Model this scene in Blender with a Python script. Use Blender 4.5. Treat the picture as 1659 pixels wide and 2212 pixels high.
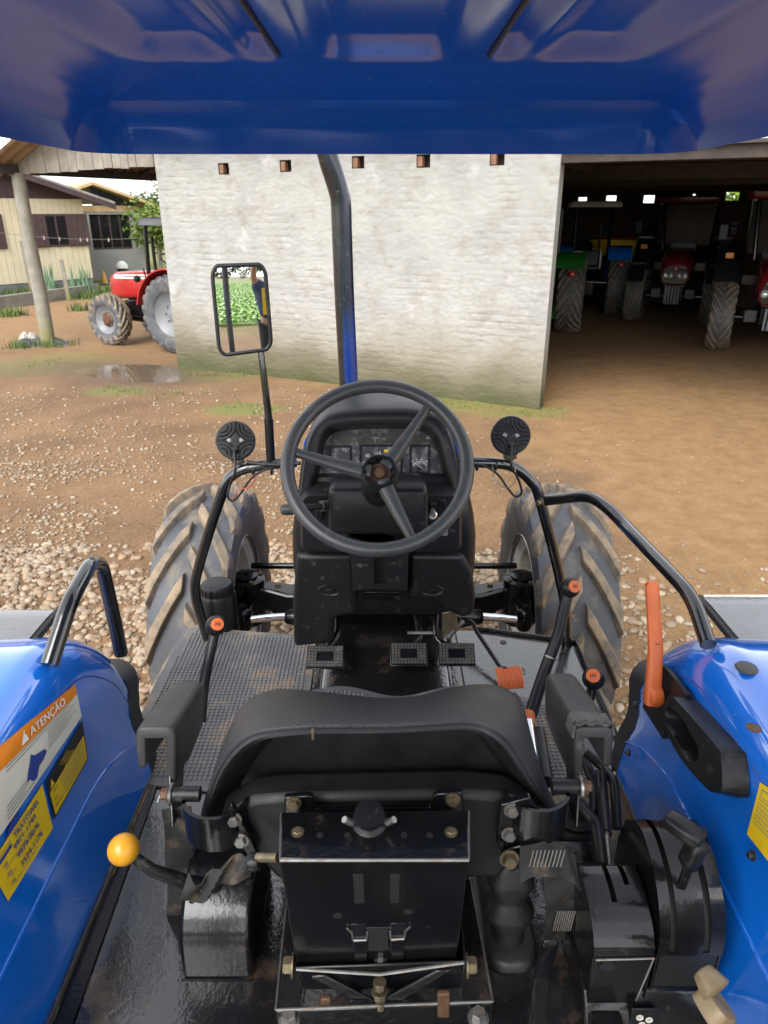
import bpy, bmesh, math, random
import numpy as np
from mathutils import Vector, Matrix, Euler
random.seed(7); RNG = np.random.default_rng(7)
for o in list(bpy.data.objects): bpy.data.objects.remove(o)
scene = bpy.context.scene
COL = scene.collection
R = math.radians
# ------------------------------------------------------------------ camera
CAM_H = 2.2; PITCH = R(23.0); FPX = 1534.0; CX, CY = 829.5, 1106.0
cam = bpy.data.cameras.new('camera'); camo = bpy.data.objects.new('camera', cam); COL.objects.link(camo)
camo.location = (0, 0, CAM_H); camo.rotation_euler = (R(90) - PITCH, 0, 0)
cam.sensor_fit = 'VERTICAL'; cam.sensor_height = 24.0; cam.lens = 24.0 * FPX / 2212.0
cam.clip_start = 0.02; cam.clip_end = 2000
cam.dof.use_dof = True; cam.dof.focus_distance = 1.8; cam.dof.aperture_fstop = 6.5
scene.camera = camo
# ------------------------------------------------------------------ sky, sun, exposure (overcast)
SUN_EL, SUN_ROT = R(46), R(205)
world = bpy.data.worlds.new('World'); scene.world = world; world.use_nodes = True
nt = world.node_tree; nt.nodes.clear()
sky = nt.nodes.new('ShaderNodeTexSky'); sky.sky_type = 'NISHITA'; sky.sun_disc = False
sky.sun_elevation = SUN_EL; sky.sun_rotation = SUN_ROT; sky.dust_density = 1.0; sky.air_density = 1.0; sky.ozone_density = 1.0
hs = nt.nodes.new('ShaderNodeHueSaturation'); hs.inputs['Saturation'].default_value = 0.16
bg = nt.nodes.new('ShaderNodeBackground'); bg.inputs['Strength'].default_value = 0.15
wo = nt.nodes.new('ShaderNodeOutputWorld')
nt.links.new(sky.outputs[0], hs.inputs['Color']); nt.links.new(hs.outputs[0], bg.inputs[0]); nt.links.new(bg.outputs[0], wo.inputs[0])
sun = bpy.data.lights.new('sun', 'SUN'); sun.energy = 1.2; sun.angle = R(40); sun.color = (1.0, 0.97, 0.93)
suno = bpy.data.objects.new('sun', sun); COL.objects.link(suno)
sd = Vector((math.sin(SUN_ROT) * math.cos(SUN_EL), math.cos(SUN_ROT) * math.cos(SUN_EL), math.sin(SUN_EL)))
suno.rotation_euler = (-sd).to_track_quat('-Z', 'Y').to_euler(); suno.location = (0, -5, 12)
scene.view_settings.view_transform = 'Standard'; scene.view_settings.look = 'None'
scene.view_settings.exposure = 1.76; scene.view_settings.gamma = 1.0; scene.view_settings.use_curve_mapping = False
scene.render.engine = 'CYCLES'
# ------------------------------------------------------------------ pixel -> place (a pixel gives only the direction)
CT, ST = math.cos(PITCH), math.sin(PITCH)
def ray(px, py):
    x = (px - CX) / FPX; y = (py - CY) / FPX
    return Vector((x, CT - y * ST, -ST - y * CT))
def P(px, py, X=None, Y=None, Z=None, D=None):
    d = ray(px, py)
    if D is not None: t = D
    elif Y is not None: t = Y / d.y
    elif Z is not None: t = (Z - CAM_H) / d.z
    else: t = X / d.x
    return Vector((0, 0, CAM_H)) + d * t
def PP(px, py, pl):
    o, n = pl; d = ray(px, py); c = Vector((0, 0, CAM_H))
    return c + d * ((o - c).dot(n) / d.dot(n))
# ------------------------------------------------------------------ object helpers
WL = {}
def link(o, parent=None, loc=(0, 0, 0)):
    COL.objects.link(o); loc = Vector(loc); WL[o.name] = loc
    if parent is not None:
        o.parent = parent; o.location = loc - WL[parent.name]
    else: o.location = loc
    return o
def thing(name, label, cat, loc=(0, 0, 0), group=None):
    o = bpy.data.objects.new(name, None); o.empty_display_size = .1
    link(o, None, loc); o['label'] = label; o['category'] = cat
    if group: o['group'] = group
    return o
def tag(o, label=None, cat=None, group=None, kind=None):
    for k, v in (('label', label), ('category', cat), ('group', group), ('kind', kind)):
        if v: o[k] = v
    return o
def mk(name, verts, faces, m, parent=None, smooth=40, bev=0, seg=2, sub=0, origin=None, solid=0):
    v = np.asarray([tuple(p) for p in verts] if not isinstance(verts, np.ndarray) else verts, dtype=float)
    c = (v.min(0) + v.max(0)) / 2 if origin is None else np.asarray(origin, float)
    assert max(max(q) for q in faces) < len(v), name
    me = bpy.data.meshes.new(name); me.from_pydata((v - c).tolist(), [], [tuple(map(int, f)) for f in faces])
    bm = bmesh.new(); bm.from_mesh(me); bmesh.ops.recalc_face_normals(bm, faces=bm.faces); bm.to_mesh(me); bm.free()
    if smooth:
        me.polygons.foreach_set('use_smooth', [True] * len(me.polygons))
        me.set_sharp_from_angle(angle=R(smooth))
    me.materials.append(m)
    o = bpy.data.objects.new(name, me); link(o, parent, c)
    if solid:
        s = o.modifiers.new('thick', 'SOLIDIFY'); s.thickness = solid; s.offset = 0
        e = o.modifiers.new('split', 'EDGE_SPLIT'); e.split_angle = R(max(smooth, 30)); e.use_edge_sharp = False
    if bev:
        b = o.modifiers.new('edge', 'BEVEL'); b.width = bev; b.segments = seg; b.limit_method = 'ANGLE'; b.angle_limit = R(30)
        if smooth: me.set_sharp_from_angle(angle=R(75))
    if sub:
        s = o.modifiers.new('sub', 'SUBSURF'); s.levels = sub; s.render_levels = sub
    return o
def frame_to(d):
    d = Vector(d).normalized(); a = Vector((0, 0, 1)) if abs(d.z) < .9 else Vector((1, 0, 0))
    u = a.cross(d).normalized(); return u, d.cross(u).normalized(), d
def g_box(c, s, rot=None):
    c = Vector(c); h = Vector(s) / 2; m = rot if rot is not None else Matrix.Identity(3)
    if isinstance(m, (tuple, list)): m = Euler(m)
    if isinstance(m, Euler): m = m.to_matrix()
    v = [c + m @ Vector((a * h.x, b * h.y, d * h.z)) for d in (-1, 1) for b in (-1, 1) for a in (-1, 1)]
    return v, [(0, 2, 3, 1), (4, 5, 7, 6), (0, 1, 5, 4), (2, 6, 7, 3), (0, 4, 6, 2), (1, 3, 7, 5)]
def box(name, parent, m, c, s, rot=None, bev=.004, **k):
    v, f = g_box(c, s, rot); return mk(name, v, f, m, parent, bev=bev, **k)
def g_rings(rings, cap=True, closed=True):
    n = len(rings[0]); v = [p for r in rings for p in r]; f = []
    for i in range(len(rings) - 1):
        for j in range(n if closed else n - 1):
            a = i * n + j; b = i * n + (j + 1) % n; f.append((a, b, b + n, a + n))
    if cap and closed: f.append(tuple(range(n))[::-1]); f.append(tuple(range((len(rings) - 1) * n, len(rings) * n)))
    return v, f
def loft(name, parent, m, rings, cap=True, closed=True, **k):
    v, f = g_rings(rings, cap, closed); return mk(name, v, f, m, parent, **k)
def fillet(pts, r=.03, n=5):
    pts = [Vector(p) for p in pts]; out = [pts[0]]
    for a, b, c in zip(pts, pts[1:], pts[2:]):
        d1 = (a - b); d2 = (c - b); k = min(r, d1.length * .48, d2.length * .48)
        p, q = b + d1.normalized() * k, b + d2.normalized() * k
        for i in range(n + 1):
            t = i / n; out.append(p * (1 - t) ** 2 + b * 2 * t * (1 - t) + q * t * t)
    out.append(pts[-1]); return out
def g_tube(pts, rad, seg=12, cap=True):
    pts = [Vector(p) for p in pts]; n = len(pts)
    rs = rad if isinstance(rad, (list, tuple)) else [rad] * n
    T = [(pts[min(i + 1, n - 1)] - pts[max(i - 1, 0)]).normalized() for i in range(n)]
    u = frame_to(T[0])[0]; rings = []
    for i in range(n):
        u = (u - T[i] * u.dot(T[i])).normalized(); w = T[i].cross(u)
        rings.append([pts[i] + (u * math.cos(a) + w * math.sin(a)) * rs[i] for a in [2 * math.pi * j / seg for j in range(seg)]])
    return g_rings(rings, cap)
def tube(name, parent, m, pts, rad, seg=12, fil=0, **k):
    if fil: pts = fillet(pts, fil)
    v, f = g_tube(pts, rad, seg); return mk(name, v, f, m, parent, **k)
def g_lathe(o, d, prof, seg=24, cap=True):
    u, w, d = frame_to(d); o = Vector(o)
    rings = [[o + d * z + (u * math.cos(a) + w * math.sin(a)) * max(r, 1e-4) for a in [2 * math.pi * j / seg for j in range(seg)]] for r, z in prof]
    return g_rings(rings, cap)
def lathe(name, parent, m, o, d, prof, seg=24, cap=True, **k):
    v, f = g_lathe(o, d, prof, seg, cap); return mk(name, v, f, m, parent, **k)
def g_prism(pts, ext):
    pts = [Vector(p) for p in pts]; n = len(pts); e = Vector(ext)
    v = pts + [p + e for p in pts]
    f = [tuple(range(n))[::-1], tuple(range(n, 2 * n))] + [(i, (i + 1) % n, n + (i + 1) % n, n + i) for i in range(n)]
    return v, f
def prism(name, parent, m, pts, ext, bev=.003, **k):
    v, f = g_prism(pts, ext); return mk(name, v, f, m, parent, bev=bev, **k)
def join(parts):
    v = []; f = []
    for a, b in parts:
        n = len(v); v += list(a); f += [tuple(i + n for i in q) for q in b]
    return v, f
def bolt(parent, m, o, d, r=.008, h=.006, name='bolt'):
    u, w, d = frame_to(d); o = Vector(o)
    hexa = [[o + d * z + (u * math.cos(a) + w * math.sin(a)) * q for a in [math.pi / 3 * j for j in range(6)]] for q, z in ((r, 0), (r, h * .8), (r * .85, h))]
    wv = g_lathe(o, d, [(r * 1.35, -.0015), (r * 1.35, .0015)], 14)
    v, f = join([g_rings(hexa), wv]); return mk(name, v, f, m, parent, smooth=30)
def rrect(cx, cy, w, h, r, n=4):
    out = []
    for sx, sy, a0 in ((1, 1, 0), (-1, 1, 90), (-1, -1, 180), (1, -1, 270)):
        for i in range(n + 1):
            a = R(a0 + 90 * i / n); out.append((cx + sx * (w / 2 - r) + r * math.cos(a), cy + sy * (h / 2 - r) + r * math.sin(a)))
    return out
def text(name, parent, m, s, size, o, xd, yd, thick=.0006, align='LEFT', sx=1.0, bold=0.0):
    cu = bpy.data.curves.new('t', 'FONT'); cu.body = s; cu.size = size; cu.align_x = align; cu.align_y = 'CENTER'; cu.resolution_u = 3
    ob = bpy.data.objects.new('t', cu); COL.objects.link(ob)
    bpy.context.view_layer.update()
    me = bpy.data.meshes.new_from_object(ob); co = np.empty(len(me.vertices) * 3); me.vertices.foreach_get('co', co); co = co.reshape(-1, 3)
    fs = [tuple(p.vertices) for p in me.polygons]
    bpy.data.objects.remove(ob); bpy.data.meshes.remove(me)
    xd = Vector(xd).normalized(); yd = Vector(yd).normalized(); zd = xd.cross(yd)
    o = Vector(o) + zd * thick
    if bold:
        n_ = len(co); sh_ = np.array([size * bold, size * bold * .4, 0]); co = np.concatenate([co, co + sh_, co - sh_]); co[n_:2 * n_, 2] += .00012; co[2 * n_:, 2] -= .00012; fs = fs + [tuple(i + n_ for i in q) for q in fs] + [tuple(i + 2 * n_ for i in q) for q in fs]
    return mk(name, [o + xd * (c[0] * sx) + yd * c[1] + zd * c[2] for c in co], fs, m, parent, smooth=0)
def resample(pts, n):
    p = np.array([tuple(q) for q in pts]); d = np.r_[0, np.cumsum(np.linalg.norm(np.diff(p, axis=0), axis=1))]
    t = np.linspace(0, d[-1], n); return [Vector([np.interp(a, d, p[:, k]) for k in range(p.shape[1])]) for a in t]
def smoothline(pts, n):
    """Catmull-Rom through pts, n samples evenly spread"""
    p = [Vector(q) for q in pts]; p = [p[0] * 2 - p[1]] + p + [p[-1] * 2 - p[-2]]; out = []
    for i in range(1, len(p) - 2):
        for k in range(10):
            t = k / 10; a, b, c, d = p[i - 1], p[i], p[i + 1], p[i + 2]
            out.append(.5 * ((2 * b) + (c - a) * t + (2 * a - 5 * b + 4 * c - d) * t * t + (3 * b - a - 3 * c + d) * t ** 3))
    out.append(p[-2]); return resample(out, n)
def vnoise(x, y, seed=0):
    """value noise, numpy"""
    xi = np.floor(x).astype(int); yi = np.floor(y).astype(int); fx = x - xi; fy = y - yi
    fx = fx * fx * (3 - 2 * fx); fy = fy * fy * (3 - 2 * fy)
    def h(a, b):
        n = (a * 374761393 + b * 668265263 + seed * 982451653) & 0x7fffffff
        n = ((n ^ (n >> 13)) * 1274126177) & 0x7fffffff
        return ((n ^ (n >> 16)) & 0xffff) / 65535.0
    return (h(xi, yi) * (1 - fx) + h(xi + 1, yi) * fx) * (1 - fy) + (h(xi, yi + 1) * (1 - fx) + h(xi + 1, yi + 1) * fx) * fy
# ------------------------------------------------------------------ materials
def mat(name, col, rough=.5, metal=0, var=.15, vs=6, bump=0, bs=150, coat=0, dirt=None, spec=.5, rv=.1, dirt2=None, cior=1.5):
    m = bpy.data.materials.new(name); m.use_nodes = True; t = m.node_tree; b = t.nodes['Principled BSDF']; N = t.nodes.new; L = t.links.new
    b.inputs['Roughness'].default_value = rough; b.inputs['Metallic'].default_value = metal
    b.inputs['Specular IOR Level'].default_value = spec
    if coat: b.inputs['Coat IOR'].default_value = cior; b.inputs['Coat Weight'].default_value = coat; b.inputs['Coat Roughness'].default_value = .06
    tc = N('ShaderNodeTexCoord'); g = N('ShaderNodeNewGeometry')
    def noise(s, d=5, r=.55, src=None):
        n = N('ShaderNodeTexNoise'); n.inputs['Scale'].default_value = s; n.inputs['Detail'].default_value = d; n.inputs['Roughness'].default_value = r
        L(src or g.outputs['Position'], n.inputs['Vector']); return n.outputs['Fac']
    def ramp(f, a, c, lo=(0, 0, 0, 1), hi=(1, 1, 1, 1)):
        r = N('ShaderNodeValToRGB'); r.color_ramp.elements[0].position = a; r.color_ramp.elements[1].position = c
        r.color_ramp.elements[0].color = lo; r.color_ramp.elements[1].color = hi; L(f, r.inputs['Fac']); return r.outputs['Color']
    c4 = lambda c, k=1: tuple(min(1, x * k) for x in c[:3]) + (1,)
    nf = noise(vs)
    colo = ramp(nf, .3, .7, c4(col, 1 - var), c4(col, 1 + var))
    ro = None
    for k, dd in enumerate((dirt, dirt2)):
        if dd:
            dc, lo, hi, ds = dd[:4]
            f = ramp(noise(ds, 8, .65), lo, hi)
            mx = N('ShaderNodeMix'); mx.data_type = 'RGBA'; L(f, mx.inputs['Factor']); L(colo, mx.inputs['A']); mx.inputs['B'].default_value = c4(dc); colo = mx.outputs['Result']
            if ro is None:
                mr = N('ShaderNodeMapRange'); L(f, mr.inputs['Value']); mr.inputs['To Min'].default_value = rough; mr.inputs['To Max'].default_value = max(rough, .75); ro = mr.outputs['Result']
    L(colo, b.inputs['Base Color'])
    if ro is None and rv:
        mr = N('ShaderNodeMapRange'); L(noise(vs * 2.3), mr.inputs['Value']); mr.inputs['From Min'].default_value = .3; mr.inputs['From Max'].default_value = .7
        mr.inputs['To Min'].default_value = max(.03, rough - rv); mr.inputs['To Max'].default_value = min(1, rough + rv); ro = mr.outputs['Result']
    if ro is not None: L(ro, b.inputs['Roughness'])
    if bump:
        bp = N('ShaderNodeBump'); bp.inputs['Strength'].default_value = bump; bp.inputs['Distance'].default_value = .01
        L(noise(bs, 3), bp.inputs['Height']); L(bp.outputs[0], b.inputs['Normal'])
        if coat: L(bp.outputs[0], b.inputs['Coat Normal'])
    m.diffuse_color = c4(col); return m
MUD = (.30, .20, .115)
M = {}
M['blue'] = mat('blue_paint', (.005, .145, .64), .16, var=.05, vs=3, coat=1.0, cior=2.0, spec=.7, bump=.012, bs=18, dirt=((.22, .27, .36), .68, .86, 60), dirt2=((.30, .25, .19), .66, .95, 5))
M['blue_dark'] = mat('blue_roof_plastic', (.014, .135, .76), .14, var=.08, vs=2.5, spec=.30, bump=.006, bs=9, dirt=((.05, .12, .42), .62, .85, 55))
M['black'] = mat('black_paint', (.006, .006, .007), .2, var=.3, vs=7, coat=.25, spec=.3, bump=.04, bs=90, dirt=((.09, .065, .045), .62, .95, 28))
M['tube'] = mat('gloss_black_tube', (.008, .008, .009), .18, var=.3, vs=7, coat=.9, spec=.5, bump=.02, bs=60, dirt=((.12, .10, .08), .64, .85, 60))
M['black_wet'] = mat('wet_black_floor_paint', (.009, .009, .010), .2, var=.35, vs=9, bump=.07, bs=90, coat=.8, cior=1.8, spec=.5, dirt=((.10, .06, .035), .57, .78, 9), dirt2=((.22, .2, .18), .66, .8, 160))
M['plastic'] = mat('black_plastic', (.011, .0112, .0125), .33, var=.15, vs=6, spec=.28, bump=.05, bs=400, dirt=((.13, .115, .095), .6, .9, 40))
M['plastic_grey'] = mat('grey_worn_plastic', (.034, .034, .035), .42, var=.14, vs=8, spec=.35, bump=.05, bs=300, dirt=((.16, .15, .13), .55, .9, 30))
M['rubber'] = mat('tyre_rubber', (.060, .064, .072), .6, var=.25, vs=7, bump=.15, bs=90, dirt=((.19, .155, .115), .50, .74, 8), dirt2=((.34, .19, .08), .66, .72, 13))
M['lug'] = mat('dusty_lug_rubber', (.085, .078, .068), .72, var=.25, vs=14, bump=.35, bs=170, dirt=((.26, .19, .12), .36, .62, 15), dirt2=((.36, .20, .085), .66, .74, 16))
M['rubber_dark'] = mat('black_rubber', (.012, .012, .013), .5, var=.2, vs=9, bump=.12, bs=120, dirt=((.12, .10, .08), .58, .85, 20))
M['mat'] = mat('rubber_mat', (.085, .087, .092), .45, var=.2, vs=9, bump=.1, bs=200, dirt=((.32, .22, .13), .52, .74, 9))
M['stud'] = mat('mat_stud', (.15, .152, .157), .5, var=.2, vs=9, dirt=((.32, .22, .13), .54, .74, 9))
M['leather'] = mat('seat_vinyl', (.038, .038, .040), .33, var=.12, vs=5, spec=.38, bump=.32, bs=330, dirt=((.17, .15, .125), .6, .9, 14))
M['chrome'] = mat('chrome', (.75, .76, .78), .1, 1, var=.05)
M['steel'] = mat('dull_steel', (.26, .255, .245), .38, .8, var=.25, vs=40, dirt=((.25, .15, .08), .5, .75, 60))
M['brass'] = mat('zinc_bolt', (.17, .14, .09), .45, .7, var=.25, vs=60, dirt=((.2, .12, .07), .5, .8, 90))
M['orange'] = mat('orange_plastic', (.56, .115, .025), .45, var=.12, vs=16, bump=.06, bs=200, dirt=((.25, .12, .07), .62, .85, 40))
M['yellow'] = mat('yellow_plastic', (.56, .26, .015), .32, var=.08, vs=20, dirt=((.25, .15, .05), .6, .75, 60))
M['cream_rim'] = mat('cream_rim_paint', (.80, .77, .68), .4, var=.06, vs=8, dirt=((.36, .25, .15), .52, .8, 9))
M['cream_knob'] = mat('dirty_cream_plastic', (.25, .185, .105), .5, var=.25, vs=20, dirt=((.20, .13, .07), .5, .75, 35))
M['white'] = mat('white_print', (.78, .78, .75), .45, var=.06, vs=20, dirt=((.4, .38, .33), .62, .85, 40))
M['sticker_yellow'] = mat('yellow_sticker', (.74, .50, .012), .4, var=.06, vs=20)
M['sticker_orange'] = mat('orange_sticker', (.70, .21, .01), .4, var=.05, vs=20)
M['sticker_cream'] = mat('cream_sticker', (.66, .63, .54), .45, var=.05, vs=20)
M['ink_black'] = mat('black_ink', (.015, .015, .015), .45, var=0, rv=0)
M['ink_blue'] = mat('blue_ink', (.02, .05, .26), .4, var=.05)
M['ink_grey'] = mat('grey_ink', (.22, .21, .19), .5, var=.05)
M['panel'] = mat('dusty_gauge_panel', (.045, .046, .050), .35, var=.2, vs=30, dirt=((.33, .33, .32), .50, .74, 40))
M['warn'] = mat('smoked_lamp_lens', (.055, .044, .034), .35, var=.2, vs=50, dirt=((.2, .19, .17), .55, .85, 90))
M['glass_dark'] = mat('dark_glass', (.012, .013, .015), .08, var=.1, coat=.3)
M['rust'] = mat('rusty_steel', (.10, .05, .025), .6, .3, var=.3, vs=60)
M['red_wire'] = mat('red_wire', (.35, .04, .02), .5)
M['belt'] = mat('seat_belt_webbing', (.020, .019, .018), .75, var=.2, vs=30, bump=.3, bs=500, dirt=((.15, .11, .07), .54, .76, 18))
# ================================================================== GROUND
def wear_z(m, z0, z1, col, amt=1.0, ns=3.0, na=.35):
    """stain that hugs the foot of a wall, with a ragged upper border"""
    t = m.node_tree; N = t.nodes.new; L = t.links.new; b = t.nodes['Principled BSDF']
    src = b.inputs['Base Color'].links[0].from_socket
    g = N('ShaderNodeNewGeometry'); s = N('ShaderNodeSeparateXYZ'); L(g.outputs['Position'], s.inputs[0])
    n = N('ShaderNodeTexNoise'); n.inputs['Scale'].default_value = ns; n.inputs['Detail'].default_value = 8; L(g.outputs['Position'], n.inputs['Vector'])
    a = N('ShaderNodeMath'); a.operation = 'MULTIPLY_ADD'; L(n.outputs['Fac'], a.inputs[0]); a.inputs[1].default_value = -2 * na; L(s.outputs['Z'], a.inputs[2])
    r = N('ShaderNodeMapRange'); L(a.outputs[0], r.inputs['Value']); r.inputs['From Min'].default_value = z0 - na; r.inputs['From Max'].default_value = z1 - na
    r.inputs['To Min'].default_value = amt; r.inputs['To Max'].default_value = 0; r.interpolation_type = 'SMOOTHSTEP'
    mx = N('ShaderNodeMix'); mx.data_type = 'RGBA'; L(r.outputs[0], mx.inputs['Factor']); L(src, mx.inputs['A']); mx.inputs['B'].default_value = tuple(col) + (1,)
    L(mx.outputs['Result'], b.inputs['Base Color'])
def ground_material():
    m = bpy.data.materials.new('gravelly_earth'); m.use_nodes = True; t = m.node_tree; N = t.nodes.new; L = t.links.new; b = t.nodes['Principled BSDF']
    g = N('ShaderNodeNewGeometry')
    def noise(s, d=6, r=.6):
        n = N('ShaderNodeTexNoise'); n.inputs['Scale'].default_value = s; n.inputs['Detail'].default_value = d; n.inputs['Roughness'].default_value = r; L(g.outputs['Position'], n.inputs['Vector']); return n.outputs['Fac']
    def ramp(f, *st):
        r = N('ShaderNodeValToRGB'); e = r.color_ramp.elements
        while len(e) < len(st): e.new(.5)
        for q, (p, c) in zip(e, st): q.position = p; q.color = tuple(c) + (1,) if len(c) == 3 else c
        L(f, r.inputs['Fac']); return r.outputs['Color']
    def mix(f, a, c):
        x = N('ShaderNodeMix'); x.data_type = 'RGBA'
        if isinstance(f, float): x.inputs['Factor'].default_value = f
        else: L(f, x.inputs['Factor'])
        for k, v in (('A', a), ('B', c)):
            if isinstance(v, tuple): x.inputs[k].default_value = v + (1,)
            else: L(v, x.inputs[k])
        return x.outputs['Result']
    at = N('ShaderNodeAttribute'); at.attribute_name = 'soil'; sep = N('ShaderNodeSeparateColor'); L(at.outputs['Color'], sep.inputs[0])
    gravel = ramp(noise(45, 10, .8), (.30, (0.0713, 0.0434, 0.02604)), (.46, (0.1395, 0.0899, 0.05456)), (.58, (0.1922, 0.1333, 0.08556)), (.72, (0.2666, 0.2108, 0.155)))
    big = ramp(noise(1.1, 6), (.35, (.72, .66, .6)), (.65, (1.15, 1.08, 1.0)))
    mu = N('ShaderNodeMix'); mu.data_type = 'RGBA'; mu.blend_type = 'MULTIPLY'; mu.inputs['Factor'].default_value = 1; L(gravel, mu.inputs['A']); L(big, mu.inputs['B'])
    earth = ramp(noise(5, 12, .8), (.28, (0.1302, 0.0775, 0.04092)), (.5, (0.2015, 0.1271, 0.06944)), (.72, (0.2604, 0.1767, 0.1023)))
    c = mix(sep.outputs[0], mu.outputs['Result'], earth)
    c = mix(sep.outputs[1], c, ramp(noise(30, 6), (.3, (.05, .075, .018)), (.7, (.16, .21, .055))))
    c = mix(sep.outputs[2], c, (.085, .060, .042))
    hsv = N('ShaderNodeHueSaturation'); hsv.inputs['Saturation'].default_value = 1.16; hsv.inputs['Value'].default_value = 1.17; L(c, hsv.inputs['Color']); L(hsv.outputs[0], b.inputs['Base Color'])
    mr = N('ShaderNodeMapRange'); L(sep.outputs[2], mr.inputs['Value']); mr.inputs['To Min'].default_value = .85; mr.inputs['To Max'].default_value = .45; L(mr.outputs[0], b.inputs['Roughness'])
    bp = N('ShaderNodeBump'); bp.inputs['Strength'].default_value = .6; bp.inputs['Distance'].default_value = .02; L(noise(75, 8, .75), bp.inputs['Height']); L(bp.outputs[0], b.inputs['Normal'])
    return m
SA = Vector((1.863, 8.33, 0)); SV = Vector((.887, -.461, 0)); SN = Vector((.461, .887, 0))
def S(a, b, z=0): return SA + SV * a + SN * b + Vector((0, 0, z))
def axis(lo, c0, c1, hi, step):
    core = np.arange(c0, c1, step); l = c0 - np.geomspace(step * 2, c0 - lo, 26)[::-1]; h = c1 + np.geomspace(step, hi - c1, 26)
    return np.concatenate([l, core, h])
gx = axis(-420, -8, 8, 420, .055); gy = axis(-420, 1.6, 13.5, 420, .055)
PUD = [P(305, 797, Z=0), P(235, 792, Z=0), P(345, 812, Z=0)]
def gheight(X, Y):
    h = (vnoise(X * .6, Y * .6, 1) - .5) * .035 + (vnoise(X * 4, Y * 4, 2) - .5) * .009 + (vnoise(X * 13, Y * 13, 3) - .5) * .005
    for q, r in zip(PUD, (.75, .5, .45)):
        h -= .06 * np.exp(-(((X - q.x) / (r * 1.5)) ** 2 + ((Y - q.y) / r) ** 2) * 1.2)
    rut = .025 * np.exp(-((X - 1.9 - .12 * Y) / .22) ** 2) + .02 * np.exp(-((X - 3.1 - .12 * Y) / .22) ** 2)
    near = np.exp(-((X / 40) ** 2 + (Y / 40) ** 2))
    return (h - rut * (vnoise(X, Y * 2, 9) > .2)) * near
GX, GY = np.meshgrid(gx, gy); GZ = gheight(GX, GY)
V = np.c_[GX.ravel(), GY.ravel(), GZ.ravel()]
nx, ny = len(gx), len(gy); ii = np.arange(nx * ny).reshape(ny, nx)
F = np.c_[ii[:-1, :-1].ravel(), ii[:-1, 1:].ravel(), ii[1:, 1:].ravel(), ii[1:, :-1].ravel()]
me = bpy.data.meshes.new('ground'); me.from_pydata(V.tolist(), [], F.tolist()); me.polygons.foreach_set('use_smooth', [True] * len(F))
ground = link(bpy.data.objects.new('ground', me)); ground['kind'] = 'structure'
sm = lambda a, b, x: np.clip((x - a) / (b - a), 0, 1) ** 2 * (3 - 2 * np.clip((x - a) / (b - a), 0, 1))
nz = vnoise(V[:, 0] * 1.3, V[:, 1] * 1.3, 5) * .6 + vnoise(V[:, 0] * 5, V[:, 1] * 5, 6) * .4
sa = (V[:, 0] - SA.x) * SV.x + (V[:, 1] - SA.y) * SV.y; sb = (V[:, 0] - SA.x) * SN.x + (V[:, 1] - SA.y) * SN.y
earth = np.maximum(sm(.2, 1.6, V[:, 0] - .9 - .0 * V[:, 1] + (nz - .5) * 2.2 + (V[:, 1] - 4) * .12), sm(-1.2, .4, sb + (nz - .5) * 1.5) * .9)
grass = np.zeros(len(V))
for q, r, k in ((S(-1.2, -.35), .75, .5), (S(-.25, -.25), .45, .45), (S(-4.6, -.25), .5, .5), (P(260, 845, Z=0), .35, .5), (P(530, 885, Z=0), .35, .55), (P(95, 790, Z=0), .8, .35), (P(150, 775, Z=0), .6, .3)):
    d = ((V[:, 0] - q.x) / (r * 1.6)) ** 2 + ((V[:, 1] - q.y) / r) ** 2; grass = np.maximum(grass, k * sm(.25, .75, np.exp(-d) * 1.1 * (nz + .45) - .1))
far = sm(19, 21, V[:, 1] + V[:, 0] * .35 + 2 + (nz - .5) * 2) * sm(3, 6, -V[:, 0]); grass = np.maximum(grass, far * .8)
grass = np.maximum(grass, sm(6, 9, -V[:, 1] + nz * 2) * .6)
wet = np.zeros(len(V))
for q in PUD: wet = np.maximum(wet, np.exp(-(((V[:, 0] - q.x) / 1.3) ** 2 + ((V[:, 1] - q.y) / .8) ** 2) * 1.3) * .9)
for q, r in ((P(1210, 1030, Z=0), .22), (P(1430, 700, Z=0), .4)): wet = np.maximum(wet, .45 * sm(.3, .8, np.exp(-(((V[:, 0] - q.x) / (r * 2)) ** 2 + ((V[:, 1] - q.y) / r) ** 2)) * (nz + .5)))
ca = me.color_attributes.new('soil', 'FLOAT_COLOR', 'POINT'); ca.data.foreach_set('color', np.c_[earth, grass, wet, np.ones(len(V))].ravel())
me.materials.append(ground_material())
# puddle water: a sheet that fills the hollow
MW = mat('muddy_water', (.13, .095, .065), .04, var=.1, vs=3, rv=0, bump=.02, bs=6)
pv = [P(300, 800, Z=-.047) + Vector((1.7 * math.cos(a) * (1 + .1 * math.sin(3 * a)), .9 * math.sin(a), 0)) for a in np.linspace(0, 2 * math.pi, 40, endpoint=False)]
pud = mk('puddle', pv, [tuple(range(40))], MW, None); pud['kind'] = 'structure'
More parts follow.
